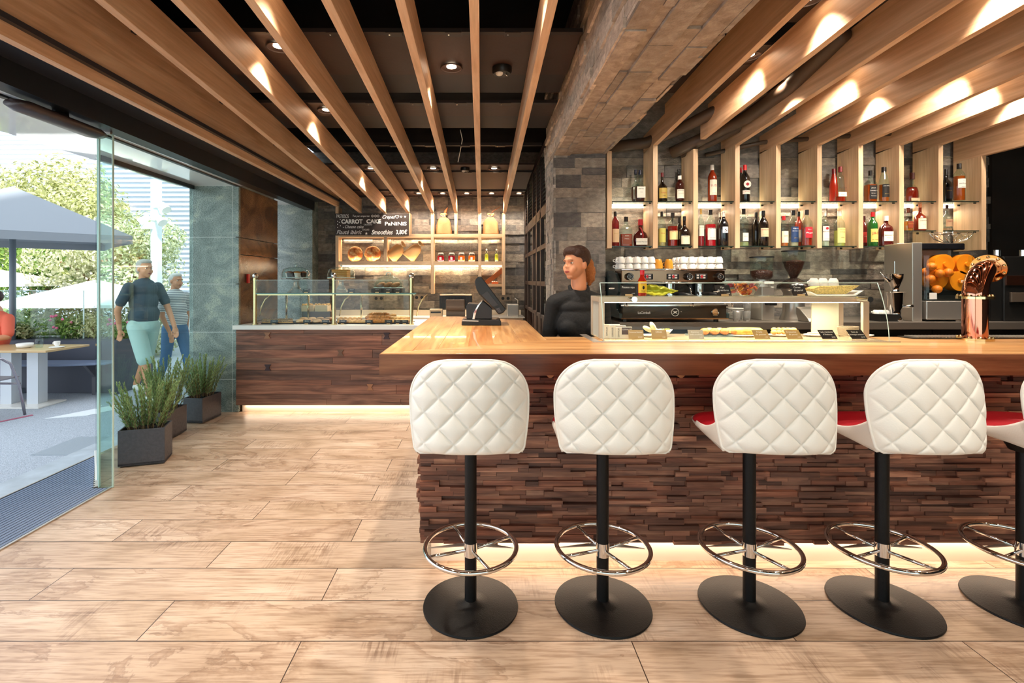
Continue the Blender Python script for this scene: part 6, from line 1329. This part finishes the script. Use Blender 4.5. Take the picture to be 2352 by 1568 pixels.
hair = [('s', Pf(0, .030, .050), (.084, .092, .088), RM), ('s', Pf(0, -.03, .092), (.066, .064, .036), RM), ('s', Pf(.045, -.022, .078), (.036, .045, .036), RM), ('s', Pf(-.045, -.022, .078), (.036, .045, .036), RM), ('s', Pf(0, .12, .03), (.030, .035, .035), RM), ('s', Pf(.068, .03, .03), (.016, .04, .045), RM), ('s', Pf(-.068, .03, .03), (.016, .04, .045), RM)]
h_ = blob(hair, 'hair', M_hairb, t, .005, 2); wob(h_, .0015, 60)
tail = [('s', Pf(0, .135, .0), (.040, .042, .05), RM), ('s', Pf(.004, .145, -.05), (.046, .042, .055), RM), ('s', Pf(.010, .14, -.095), (.040, .034, .040), RM), ('s', Pf(.02, .125, -.135), (.014, .014, .02), RM)]
h_ = blob(tail, 'ponytail', M_hairt, t, .005, 2); wob(h_, .004, 70)
for k in (-1, 1): b = MB(); b.sph(Pf(.078*k, .008, -.038), .004, 8, 6); b.build('earring', M_chrome, t, smooth=True)
# ---- passers-by
def walker(qx, Y, hgt, face_a, shirt_m, low_m, lower, hair_m, lab, stride=.25, phase=1):
    x = X(qx, Y); s = hgt/1.72; t = thing('person', lab, 'person', (x, Y, -.02)); hz = hgt-.115*s
    # walks towards the viewer and to the right
    fw = Vector((.75, -.35, 0)).normalized(); sd = Vector((fw.y, -fw.x, 0)); o = Vector((x, Y, 0))
    a = math.atan2(fw.x, -fw.y)
    L, Pf, S = head_parts((x+fw.x*.03, Y+fw.y*.03, hz), a, s)
    def q(f, r_, z): return o+fw*f*s+sd*r_*s+Vector((0, 0, z*s))
    body = L+[('t', q(0, 0, 1.50), q(0, 0, 1.38), .056*s, .07*s), ('t', q(0, 0, 1.34), q(0, 0, 1.05), .1*s, .1*s), ('t', q(0, 0, 1.02), q(0, 0, .92), .11*s, .11*s)]
    legs = []
    for k in (-1, 1):
        f = stride*k*phase; hip = q(0, .09*k, .9); kn = q(f*.55+.04, .09*k, .49); an = q(f-(.05 if f < 0 else 0), .09*k, .09+(.05 if f < 0 else 0)); toe = an+fw*.16*s+Vector((0, 0, -.05*s))
        body += [('t', hip, kn, .082*s, .055*s), ('t', kn, an, .053*s, .034*s), ('t', an+Vector((0, 0, -.04*s)), toe, .034*s, .026*s)]; legs.append((hip, kn, an, toe))
        sh = q(0, .19*k, 1.38); el = q(-f*.4, .24*k, 1.10); wr = q(-f*.7+.08, .22*k, .88); body += arm_hand(sh, el, wr, (wr-el).normalized()*1.0+Vector((0, 0, -.5)), (.044*s, .036*s, .026*s), .4, k)
    blob(body, 'body', M_skin, t, .007, 2)
    tor = [('s', q(0, 0, 1.36), (.16*s, .13*s, .12*s)), ('s', q(0, 0, 1.2), (.165*s, .14*s, .17*s)), ('s', q(0, 0, 1.02), (.17*s, .15*s, .15*s)), ('s', q(.03, 0, 1.06), (.16*s, .15*s, .12*s)), ('s', q(0, 0, 1.42), (.13*s, .10*s, .07*s)), ('t', q(.01, 0, 1.45), q(0, 0, 1.38), .068*s, .11*s)]
    for k in (-1, 1): f = stride*k*phase; tor.append(('t', q(0, .172*k, 1.382), q(-f*.27, .222*k, 1.2), .064*s, .058*s))
    blob(tor, 'shirt', shirt_m, t, .011, 3)
    lw = [('s', q(0, 0, .93), (.165*s, .145*s, .13*s))]
    for hip, kn, an, toe in legs:
        if lower == 'shorts': lw.append(('t', hip, hip.lerp(kn, .95), .10*s, .085*s))
        else: lw += [('t', hip, kn, .095*s, .07*s), ('t', kn, kn.lerp(an, .9), .07*s, .055*s)]
    blob(lw, 'shorts' if lower == 'shorts' else 'jeans', low_m, t, .011, 2)
    for hip, kn, an, toe in legs: blob([('t', an+Vector((0, 0, -.04*s)), toe, .043*s, .034*s)], 'shoe', M_porc, t, .01, 1)
    face(t, Pf, a, s); RM = Matrix.Rotation(a, 3, 'Z')
    h_ = blob([('s', Pf(0, .03, .045), (.083*s, .09*s, .083*s), RM), ('s', Pf(0, -.015, .09), (.066*s, .062*s, .034*s), RM), ('s', Pf(0, .07, -.01), (.07*s, .05*s, .06*s), RM)], 'hair', hair_m, t, .007, 2)
    return t
M_grey_hair = mat('grey_hair', '#b9b4aa', .6, bump=.6, bscale=90)
walker(330, 6.0, 1.69, 0, mat('slate_blue_shirt', '#3c4c58', .8), mat('mint_shorts', '#b8d4cc', .8), 'shorts', M_grey_hair, 'man walking past outside in a slate blue shirt and mint shorts', .26, 1)
def stripes():
    m, t, p = newmat('striped_knit'); v = mapping(t, (1, 1, 1)); wv = t.nodes.new('ShaderNodeTexWave'); wv.bands_direction = 'Z'; wv.inputs['Scale'].default_value = 14; t.links.new(v, wv.inputs['Vector'])
    t.links.new(ramp(t, wv.outputs['Fac'], [(.45, '#8a8f98'), (.55, '#f2f0ee')]), p.inputs['Base Color']); p.inputs['Roughness'].default_value = .85; return m
walker(402, 6.5, 1.53, 0, stripes(), mat('blue_denim', '#4c76a4', .8), 'jeans', mat('white_hair', '#dcd8d0', .6, bump=.6, bscale=90), 'short white haired person walking outside in a striped top and jeans', .2, -1)
# person sitting at the terrace table, mostly cut by the picture edge
x, y = -5.98, 6.0; t = thing('person', 'seated person in a salmon shirt at the left edge of the picture', 'person', (x, y, -.02)); M_salmon = mat('salmon_shirt', '#e2684e', .8)
L, Pf, S = head_parts((x, y, 1.2), -R(10), 1)
body = L+[('t', (x, y+.03, 1.06), (x, y+.05, .6), .085, .09), ('t', (x+.08, y+.05, .5), (x+.1, y-.38, .5), .085, .06), ('t', (x-.08, y+.05, .5), (x-.1, y-.38, .5), .085, .06), ('t', (x+.1, y-.38, .5), (x+.1, y-.36, .08), .055, .036), ('t', (x-.1, y-.38, .5), (x-.1, y-.36, .08), .055, .036)]
body += arm_hand((x+.18, y+.03, .98), (x+.235, y-.05, .76), (x+.14, y-.26, .73), (-.6, -.6, 0))+arm_hand((x-.18, y+.03, .98), (x-.235, y-.05, .76), (x-.14, y-.26, .73), (.6, -.6, 0))
blob(body, 'body', M_skin, t, .007, 2)
blob([('s', (x, y+.03, .95), (.19, .13, .13)), ('s', (x, y+.04, .75), (.16, .14, .2)), ('t', (x+.17, y+.03, .97), (x+.23, y-.03, .80), .065, .058), ('t', (x-.17, y+.03, .97), (x-.23, y-.03, .80), .065, .058)], 'shirt', M_salmon, t, .011, 3)
blob([('s', (x, y+.04, .52), (.18, .16, .11)), ('t', (x+.08, y+.05, .5), (x+.1, y-.38, .5), .095, .072), ('t', (x-.08, y+.05, .5), (x-.1, y-.38, .5), .095, .072)], 'shorts', mat('blue_denim'), t, .011, 2)
face(t, Pf, -R(10)); blob([('s', Pf(0, .03, .045), (.083, .09, .083)), ('s', Pf(0, -.015, .09), (.066, .062, .034))], 'hair', M_hairb, t, .007, 2)
# ================================================================= street front glazing
def glasspane(b, p0, p1, z0, z1, th=.010):
    d = Vector((p1[0]-p0[0], p1[1]-p0[1], 0)); n_ = Vector((d.y, -d.x, 0)).normalized()*th/2
    b.prism([(p0[0]+n_.x, p0[1]+n_.y), (p1[0]+n_.x, p1[1]+n_.y), (p1[0]-n_.x, p1[1]-n_.y), (p0[0]-n_.x, p0[1]-n_.y)], z0, z1)
t = thing('glass_fin', 'upright glass fin standing at the end of the door mat', 'glass panel', (-2.62, 3.43, 0))
b = MB(); b.box(-2.667, -2.575, 3.425, 3.437, 0.003, 2.46); b.build('pane', thin_glass('fin_glass', '#eaf8f5', 1.0), t)
for x in (-2.669, -2.573): b = MB(); b.box(x-.002, x+.002, 3.423, 3.439, 0.003, 2.46); b.build('polished_edge', mat('aqua_glass_edge', '#c4e8e0', .1, coat=.5), t)
b = MB(); b.box(-2.66, -2.585, 3.42, 3.442, 2.462, 2.478); b.build('top_clamp', M_steel, t)
t = thing('glass_door', 'frameless glass door leaf standing open beside the fin', 'door', (-2.93, 3.75, 0))
b = MB(); glasspane(b, (-2.69, 3.45), (-3.16, 4.03), .05, 2.44); b.build('pane', M_glass, t)
b = MB(); glasspane(b, (-2.685, 3.44), (-3.165, 4.04), .004, .05, .03); b.build('bottom_rail', M_white, t)
b = MB(); glasspane(b, (-2.685, 3.44), (-2.70, 3.46), .05, 2.44, .012); b.build('leading_edge', mat('aqua_glass_edge'), t)
b = MB(); b.box(-3.172, -3.162, 4.08, 5.385, 0.003, 2.44); struct(b, 'window_3', M_glass, 'fixed glazing between door and slate pillar')
# entrance mat
t = thing('door_mat', 'long ribbed grey blue entrance mat in a steel frame', 'mat', (-2.88, 0, 0))
poly = [(-2.585, -3.5), (-2.585, 3.42), (-2.70, 3.42), (-3.165, 4.03), (-3.165, -3.5)]
b = MB(); b.prism(poly, 0.001, .004); b.build('bed', mat('mat_bed_black', '#16181c', .8), t)
b = MB(); x = -3.155
while x < -2.60:
    ye = 3.41 if x > -2.70 else 3.42+(-2.70-x)*1.31; b.box(x, x+.021, -3.5, ye-.01, .004, .010); x += .0285
b.build('ribs', mat('mat_carpet_rib', '#7f8ea6', .9, bump=.8, bscale=300, mottling=.25), t)
b = MB(); b.box(-2.590, -2.575, -3.5, 3.44, 0.001, .008); b.box(-3.18, -3.167, -3.5, 4.07, .001, .012); glasspane(b, (-2.69, 3.42), (-3.17, 4.05), .001, .010, .02); b.build('frame', M_steel, t)
# ================================================================= outside
b = MB(); b.box(-60, -3.2, -14, 45, -.12, -.022)
m, tt, p = newmat('asphalt'); v = mapping(tt, (1, 1, 1)); c = ramp(tt, tnoise(tt, v, 150, 4), [(.36, '#8f969f'), (.5, '#b2b9c2'), (.64, '#c8cdd4')]); tt.links.new(c, p.inputs['Base Color']); p.inputs['Roughness'].default_value = .85; bumpn(tt, p, tnoise(tt, v, 120, 3), .5, .01)
struct(b, 'floor_street', m, 'pale grey asphalt street outside')
b = MB(); b.box(-3.43, -3.18, -14, 5.4, -.022, -.001); struct(b, 'trim_kerb', mat('concrete_kerb', '#b4bcc2', .8, mottling=.12, bscale=8), 'concrete threshold strip along the front')
b = MB(); b.box(-3.78, -3.44, 4.12, 4.60, -.022, -.017); o = solo(b, 'manhole_cover', mat('steel_cover', '#aab4bc', .5, bump=.8, bscale=220), 'rectangular ribbed steel cover set in the asphalt', 'cover')
b = MB(); b.prism([(-4.62, 5.2), (-4.27, 5.32), (-4.05, 5.75), (-4.32, 5.75)], -.0215, -.017); solo(b, 'road_marking', mat('road_white', '#e9eef0', .7), 'white painted wedge on the street', 'road marking')
b = MB(); b.prism([(-5.4, 4.95), (-4.97, 5.08), (-4.86, 5.33), (-4.90, 5.36), (-5.0, 5.12), (-5.42, 5.0)], -.0215, -.018); solo(b, 'kerb_line', mat('road_pink', '#b9647a', .7), 'thin pink painted line beside the terrace chair', 'road marking')
# opposite building with ribbed cladding
b = MB(); b.box(-60, 2, 21, 22, -.1, 16); z = .2
while z < 16: b.box(-60, 2, 20.9, 21, z, z+.10); z += .20
struct(b, 'wall_opposite', mat('ribbed_cladding', '#d3d6e2', .6), 'pale horizontally ribbed facade across the street')
# terrace planter with bench
b = MB(); b.box(-9, -4.68, 6.38, 7.0, -.02, .66); b.box(-4.72, -4.68, 6.3, 7.0, -.02, .67); o = solo(b, 'street_planter', mat('planter_dark', '#4a4d58', .6), 'long dark planter box behind the terrace bench', 'planter')
t = thing('terrace_bench', 'blue grey bench seat along the dark planter', 'bench', (-6.0, 6.2, 0)); b = MB(); b.prism([(-8.6, 6.05), (-5.2, 6.05), (-4.72, 6.16), (-4.72, 6.37), (-8.6, 6.37)], .38, .41); b.build('seat', mat('bench_blue_grey', '#8290ac', .45), t, bev=.01)
for x in (-8.2, -6.4, -4.95): b = MB(); b.prism([(6.36, .38), (6.12, .38), (6.36, .12)], x-.02, x+.02, 0); b.build('bracket', M_greypl, t)
for x in (-8.2, -4.95): b = MB(); b.box(x-.03, x+.03, 6.28, 6.34, -.02, .38); b.build('leg', M_greypl, t)
b = MB(); b.box(-9, -5.35, 6.60, 6.61, .662, 1.30); solo(b, 'wind_screen', M_glass, 'clear glass wind screen standing on the planter', 'glass screen')
b = MB(); b.box(-5.352, -5.342, 6.598, 6.612, .662, 1.30); b.box(-9, -5.34, 6.598, 6.612, 1.30, 1.306); solo(b, 'screen_edge', M_glasslite, 'polished edge strip of the glass wind screen', 'trim')
# foliage
def leafmat(name, c1, c2, tr=.35):
    m = bpy.data.materials.new(name); m.use_nodes = True; t = m.node_tree; p = t.nodes['Principled BSDF']; MATS[name] = m
    at = t.nodes.new('ShaderNodeAttribute'); at.attribute_name = 'Col'; c = ramp(t, at.outputs['Fac'], [(0, c1), (1, c2)]); t.links.new(c, p.inputs['Base Color']); p.inputs['Roughness'].default_value = .6
    tl = t.nodes.new('ShaderNodeBsdfTranslucent'); t.links.new(c, tl.inputs[0]); mx = t.nodes.new('ShaderNodeMixShader'); mx.inputs[0].default_value = tr
    t.links.new(p.outputs[0], mx.inputs[1]); t.links.new(tl.outputs[0], mx.inputs[2]); t.links.new(mx.outputs[0], t.nodes['Material Output'].inputs[0]); return m
def leaves(b, centers, n, size, rnd, squash=.8):
    for _ in range(n):
        c, r = rnd.choice(centers); d = Vector((rnd.gauss(0, 1), rnd.gauss(0, 1), rnd.gauss(0, 1))).normalized(); q = Vector(c)+Vector((d.x*r, d.y*r, d.z*r*squash))*rnd.uniform(.72, 1.05)
        nrm = (d+Vector((rnd.uniform(-.8, .8), rnd.uniform(-.8, .8), rnd.uniform(-.3, 1)))).normalized(); u = nrm.orthogonal().normalized(); u.rotate(Matrix.Rotation(rnd.uniform(0, 6.28), 3, nrm)); w_ = nrm.cross(u); s = size*rnd.uniform(.6, 1.3)
        k = rnd.random(); b.c = (k, k, k, 1); b.quad(q-u*s, q-w_*s*.4, q+u*s, q+w_*s*.4)
    b.c = (1, 1, 1, 1)
M_leafy = leafmat('bright_olive_leaves', '#7c8438', '#e6e6b4'); M_leafg = leafmat('green_leaves', '#3c6a22', '#a4c05c'); M_leafw = leafmat('pale_blossom_leaves', '#8a9450', '#f6f4d8')
M_trunk = mat('tree_bark', '#8a6e50', .9, bump=.6)
def tree(x, y, h, cr, seed, m, lab, n=2600, size=.11, trunk=True, spread=1.0):
    n = int(n*1.9); size *= .66
    rnd = random.Random(seed); t = thing('tree', lab, 'tree', (x, y, 0), 'trees across the street'); cs = []
    for i in range(9):
        a = rnd.uniform(0, 6.28); d = rnd.uniform(0, cr*.75)*spread; cs.append(((x+d*math.cos(a), y+d*math.sin(a)*.7, h-cr*.8+rnd.uniform(-cr*.55, cr*.45)), cr*rnd.uniform(.38, .6)))
    b = MB(); leaves(b, cs, n, size, rnd); b.build('crown', m, t)
    b = MB(); b.tube([(x, y, -.02), (x+.05, y, h*.25), (x-.08, y, h*.5), (x+.02, y, h*.7)], .1, 10, radii=[.10, .08, .07, .05])
    for c, r in cs[:5]: b.tube([(x-.05, y, h*.45), ((x+c[0])/2, (y+c[1])/2, (h*.45+c[2])/2+.1), c], .03, 7, radii=[.05, .035, .015])
    b.build('trunk', M_trunk, t, smooth=True)
tree(-14.2, 15.5, 5.5, 2.6, 1, M_leafy, 'tallest pale olive tree rising over the grey parasol at the left edge', 6000, .13)
tree(-11.4, 14.5, 4.5, 1.7, 2, M_leafy, 'pale olive tree rising over the slope of the parasol', 3600, .12)
tree(-9.0, 11.5, 2.95, 1.3, 3, M_leafw, 'small blossoming tree with a bent trunk left of the glass fin', 3600, .085)
tree(-11.0, 12.5, 3.0, 1.5, 4, M_leafg, 'green bushy tree behind the umbrella pole', 3600, .09)
tree(-7.6, 11.0, 2.9, 1.2, 5, M_leafw, 'blossoming tree seen right of the glass fin', 3400, .08)
tree(-7.2, 14.0, 2.7, 1.3, 6, M_leafy, 'pale low tree behind the walking people', 2600, .09)
tree(-13.5, 13.0, 3.1, 1.5, 7, M_leafg, 'green tree at the far left under the parasol', 3200, .1)
tree(-7.9, 15.6, 2.5, 1.1, 9, M_leafy, 'pale tree right of the lamp post, lowest crown', 2200, .09)
def shrub(x, y, z, r, seed, m, lab, n=1200, size=.05, fl=None):
    rnd = random.Random(seed); t = thing('shrub', lab, 'shrub', (x, y, z), 'planting behind the terrace'); n = int(n*1.5); size *= .75; b = MB(); leaves(b, [((x+rnd.uniform(-r, r)*.7, y+rnd.uniform(-.1, .1), z+r*.5*rnd.uniform(.6, 1.1)), r*.5) for i in range(7)], n, size, rnd, .9); b.build('leaves', m, t)
    b = MB(); b.tube([(x, y, z-.03), (x, y, z+r*.6)], .012, 6); b.build('stem', M_trunk, t)
    if fl:
        b = MB(); [b.sph((x+rnd.uniform(-r, r)*.8, y-.12+rnd.uniform(-.05, .05), z+r*rnd.uniform(.5, 1.1)), .018, 7, 5) for i in range(9)]; b.build('flowers', fl, t, smooth=True)
M_fl = mat('pink_flower', '#e87a9a', .6)
for i in range(7):
    shrub(-7.4+.42*i, 6.7, .64, .26+.06*(i % 3), 20+i, (M_leafg, M_leafy)[i % 2], 'flowering plant in the dark planter, %s from the left' % ['first', 'second', 'third', 'fourth', 'fifth', 'sixth', 'last'][i], 900, .035, M_fl if i % 2 == 0 else None)
for i in range(7):
    shrub(-12.5+.95*i, 9.5, 0, 1.0+.2*(i % 2), 40+i, (M_leafw, M_leafg, M_leafy)[i % 3], 'leafy bush beyond the planter, %s from the left' % ['first', 'second', 'third', 'fourth', 'fifth', 'sixth', 'last'][i], 2200, .06)
# big parasol
def parasol(x, y, half, ze, za, m, lab, pole=.035, val=.16, rot=0):
    t = thing('parasol', lab, 'parasol', (x, y, 0), 'parasols outside'); b = MB(); n_ = 8
    def cn(u, v): # u around, v apex->edge
        k = int(u*4) % 4; f = u*4-int(u*4) if u < 1 else 0
        C = [(-1, -1), (1, -1), (1, 1), (-1, 1), (-1, -1)]; px_, py_ = C[k][0]+(C[k+1][0]-C[k][0])*f, C[k][1]+(C[k+1][1]-C[k][1])*f
        sag = 1-.04*math.sin(PI*f)*v; px_, py_ = px_*math.cos(rot)-py_*math.sin(rot), px_*math.sin(rot)+py_*math.cos(rot); return Vector((x+px_*half*v*sag, y+py_*half*v*sag, za+(ze-za)*v+.06*math.sin(PI*v)*0-.05*math.sin(PI*f)*0))
    b.grid(cn, 40, 10, True); b.build('canopy', m, t, solid=.006)
    b = MB(); b.grid(lambda u, v: cn(u, 1)+Vector((0, 0, -val*v)), 40, 1, True); b.build('valance', m, t, solid=.004)
    b = MB(); b.cyl((x, y, -.02), (x, y, za-.02), pole, seg=16); b.build('pole', mat('grey_pole', '#6f7a82', .5), t, smooth=True)
    b = MB(); b.cyl((x, y, -.02), (x, y, .05), .3, seg=24); b.build('base', mat('grey_pole'), t)
    for k in range(4): c = cn(k/4, .97); b = MB(); b.tube([(x, y, za-.3), c+Vector((0, 0, -.02))], .012, 6); b.build('rib', mat('grey_pole'), t)
    return t
M_canvas = mat('navy_grey_canvas', '#8f969e', .8)
parasol(-6.2, 6.5, 1.12, 2.02, 2.68, M_canvas, 'big grey blue parasol over the terrace table', rot=PI/4, val=.10)
parasol(-11.5, 10.6, 1.6, 1.35, 1.85, mat('white_canvas', '#f4f2ec', .8), 'white parasol beyond the planter at the far left', val=.05)
parasol(-7.6, 9.7, 1.1, 1.0, 1.45, mat('white_canvas'), 'cream parasol beyond the planter right of the bent trunk', val=.05)
# lamp post
x, y = X(359, 10.0), 10.0; t = thing('lamp_post', 'square white lamp post with three spotlights', 'lamp post', (x, y, 0)); b = MB(); b.box(x-.07, x+.07, y-.07, y+.07, -.02, Z(413, y)); b.build('post', mat('pale_post', '#dfe6ea', .5), t)
for q, yy, s in ((385, 475, 1), (343, 503, -1), (376, 504, 1)):
    c = Vector((X(q, y), y-.1, Z(yy, y))); b = MB(); b.tube([(x, y-.08, c.z-.02), (c.x, c.y, c.z-.02)], .015, 8); b.cyl(c+Vector((-.06*s, 0, .05)), c+Vector((.08*s, -.05, -.09)), .05, .09, 18); b.build('spotlight', M_porc, t, smooth=True, autos=40)
b = MB(); b.box(x-.2, x-.02, y-.16, y-.06, Z(527, y), Z(512, y)); b.build('junction_box', M_porc, t)
# terrace table
t = thing('terrace_table', 'rectangular wooden terrace table on two white pedestals', 'table', (-5.5, 5.8, 0)); b = MB(); b.prism([(-6.6, 5.45), (-4.86, 5.48), (-4.80, 6.02), (-6.6, 6.02)], .635, .66); b.build('table_top', mat('table_honey_wood', '#c8a878', .25), t, bev=.004)
for q in (90, 30): xx = X(q, 5.85); b = MB(); b.box(xx-.065, xx+.065, 5.76, 5.89, -.005, .635); b.build('pedestal', mat('pale_pedestal', '#d5dbe2', .4), t)
b = MB(); b.box(-6.1, -5.05, 5.6, 5.98, -.02, -.005); b.build('base_plate', M_porc, t)
TT = .6605
x, y = X(57, 5.72), 5.72; b = MB(); b.lathe([(.045, 0), (.075, .012), (.08, .05), (.074, .05), (.066, .014), (.01, .008)], (x, y, TT), 28, cap=False); solo(b, 'ash_bowl', M_porc, 'white bowl on the terrace table', 'bowl', smooth=True)
x, y = X(90, 5.72), 5.72; b = MB(); b.lathe([(.025, 0), (.033, .004), (.040, .05), (.036, .105)], (x, y, TT), 24, cap=False); solo(b, 'water_glass', M_glass, 'stemless glass between bowl and cup on the terrace table', 'glass', smooth=True)
x, y = X(131, 5.72), 5.72; b = MB(); b.lathe([(.05, 0), (.075, .008), (.072, .011), (.05, .004)], (x, y, TT), 28); solo(b, 'terrace_saucer', M_porc, 'white saucer on the terrace table', 'saucer', smooth=True)
dup(cup, loc=(x, y, TT+.012+.062), label='white coffee cup on its saucer on the terrace table', group='cups on the terrace table').rotation_euler = (PI, 0, 0)
bpy.data.objects[-1] if False else None
# aluminium chair
t = thing('terrace_chair', 'aluminium tube armchair at the terrace table', 'chair', (-5.3, 5.1, 0)); M_alu = mat('aluminium_tube', '#b4aeb4', .25, .9)
for x in (-4.98, -5.5):
    b = MB(); b.tube([(x, 4.72, -.02), (x, 4.80, .35), (x, 4.86, .56), (x, 4.95, .63), (x, 5.10, .63), (x, 5.20, .56), (x, 5.30, .30), (x, 5.36, -.02)], .014, 12); b.build('side_frame', M_alu, t, smooth=True)
b = MB(); b.box(-5.5, -4.98, 4.86, 5.30, .40, .415, .004); b.build('seat', mat('seat_slats', '#9a969c', .4, .6), t); b = MB(); b.cyl((-5.5, 4.84, .38), (-4.98, 4.84, .38), .012, seg=10); b.cyl((-5.5, 5.3, .33), (-4.98, 5.3, .33), .012, seg=10); b.build('crossbar', M_alu, t, smooth=True)
b = MB(); b.tube([(-4.98, 4.8, .38), (-4.99, 4.70, .62), (-5.05, 4.64, .80), (-5.43, 4.64, .80), (-5.49, 4.70, .62), (-5.5, 4.8, .38)], .013, 10); b.build('back_frame', M_alu, t, smooth=True)
# wall heaters / speakers under the porch soffit
def heater(p0, p1, lab):
    p0, p1 = Vector(p0), Vector(p1); d = (p1-p0); c = (p0+p1)/2; t = thing('soffit_heater', lab, 'heater', tuple(c), 'long dark fittings under the soffit'); L_ = d.length; a = math.atan2(d.y, d.x)
    b = MB(); vs = b.lathe([(.05, -.5*L_), (.075, -.4*L_), (.075, .4*L_), (.05, .5*L_)], (0, 0, 0), 20, ry=.45); bmesh.ops.rotate(b.bm, verts=vs, cent=(0, 0, 0), matrix=Matrix.Rotation(PI/2, 3, 'Y')); bmesh.ops.rotate(b.bm, verts=vs, cent=(0, 0, 0), matrix=Matrix.Rotation(PI/2, 3, 'X')); bmesh.ops.rotate(b.bm, verts=vs, cent=(0, 0, 0), matrix=Matrix.Rotation(a, 3, 'Z'))
    bmesh.ops.translate(b.bm, verts=vs, vec=c); b.build('housing', mat('heater_brown', '#3a2c2a', .35), t, smooth=True)
    b = MB(); b.box(c.x-.012, c.x+.012, c.y-.05, c.y+.05, c.z, 2.48); b.build('bracket', M_blackpl, t)
heater((-2.60, 2.72, 2.43), (-2.60, 3.35, 2.43), 'long dark heater under the soffit over the door mat'); heater((-2.62, 2.1, 2.43), (-3.0, 2.52, 2.43), 'dark heater at the left edge under the soffit')
# ================================================================= rosemary planters
M_planter = mat('anthracite_planter', '#4a474c', .5, bump=.3, bscale=50, mottling=.15)
M_needle = leafmat('rosemary_needles', '#587a3c', '#cfdf9c', .35)
def rosemary(corner, w_, d_, h_, rz, lab, seed, ph, n=26):
    rnd = random.Random(seed); t = thing('herb_planter', lab, 'planter', (corner[0], corner[1], 0), 'rosemary planters along the street front')
    L0 = Vector((corner[0], corner[1], 0)); Rm = Matrix.Rotation(rz, 3, 'Z')
    def fin(b):
        bmesh.ops.rotate(b.bm, verts=b.bm.verts, cent=(0, 0, 0), matrix=Rm); bmesh.ops.translate(b.bm, verts=b.bm.verts, vec=L0)
    b = MB(); e = .012; b.box(0, w_, 0, e, .012, h_); b.box(0, w_, d_-e, d_, .012, h_); b.box(0, e, e, d_-e, .012, h_); b.box(w_-e, w_, e, d_-e, .012, h_); b.box(0, w_, 0, d_, .010, .03); b.box(.03, w_-.03, .03, d_-.03, 0, .012); fin(b); b.build('pot', M_planter, t, bev=.0015)
    b = MB(); b.box(e, w_-e, e, d_-e, h_-.05, h_-.025); fin(b); b.build('soil', M_soil, t)
    st_, nb = MB(), MB()
    for i in range(n):
        p0 = Vector((rnd.uniform(.04, w_-.04), rnd.uniform(.04, d_-.04), h_-.03)); out = Vector(((p0.x/w_-.5)*1.1, (p0.y/d_-.5)*.9, 0)); H_ = ph*rnd.uniform(.6, 1.0); pts = []; 
        for k in range(7):
            u = k/6; pts.append(p0+Vector((out.x*.34*u**1.2, out.y*.34*u**1.2, H_*u))+Vector((rnd.uniform(-.006, .006), rnd.uniform(-.006, .006), 0)))
        st_.tube(pts, .003, 5, radii=[.0035-.0004*k for k in range(7)])
        m_ = int(H_/.007)
        for j in range(m_):
            u = .12+.88*j/m_; f = u*6; a_ = int(min(f, 5.999)); q = pts[a_].lerp(pts[a_+1], f-a_); axis = (pts[a_+1]-pts[a_]).normalized()
            for s in range(4):
                an = j*2.4+s*2.1; side = axis.orthogonal().normalized(); side.rotate(Matrix.Rotation(an, 3, axis)); dr = (side*.8+axis*(.5+.9*u)).normalized(); ln = rnd.uniform(.022, .036)*(1-.35*u**3); wv = dr.cross(axis).normalized()*.0032
                k_ = min(1, max(0, rnd.gauss(.35+.35*u, .2))); nb.c = (k_, k_, k_, 1); nb.quad(q-wv*.5, q+dr*ln*.5+wv, q+dr*ln, q+dr*ln*.5-wv)
    fin(st_); st_.build('stems', M_trunk, t); fin(nb); nb.build('needles', M_needle, t); return t
rosemary((-2.80, 3.78), .315, .21, .285, R(18), 'nearest rosemary planter, beside the glass fin', 1, .40, 50)
rosemary((-3.04, 4.38), .23, .32, .26, R(3), 'middle rosemary planter, mostly hidden behind the nearest', 2, .50, 52)
rosemary((-3.02, 4.97), .21, .30, .255, R(-6), 'farthest rosemary planter, against the slate pillar', 3, .44, 46)
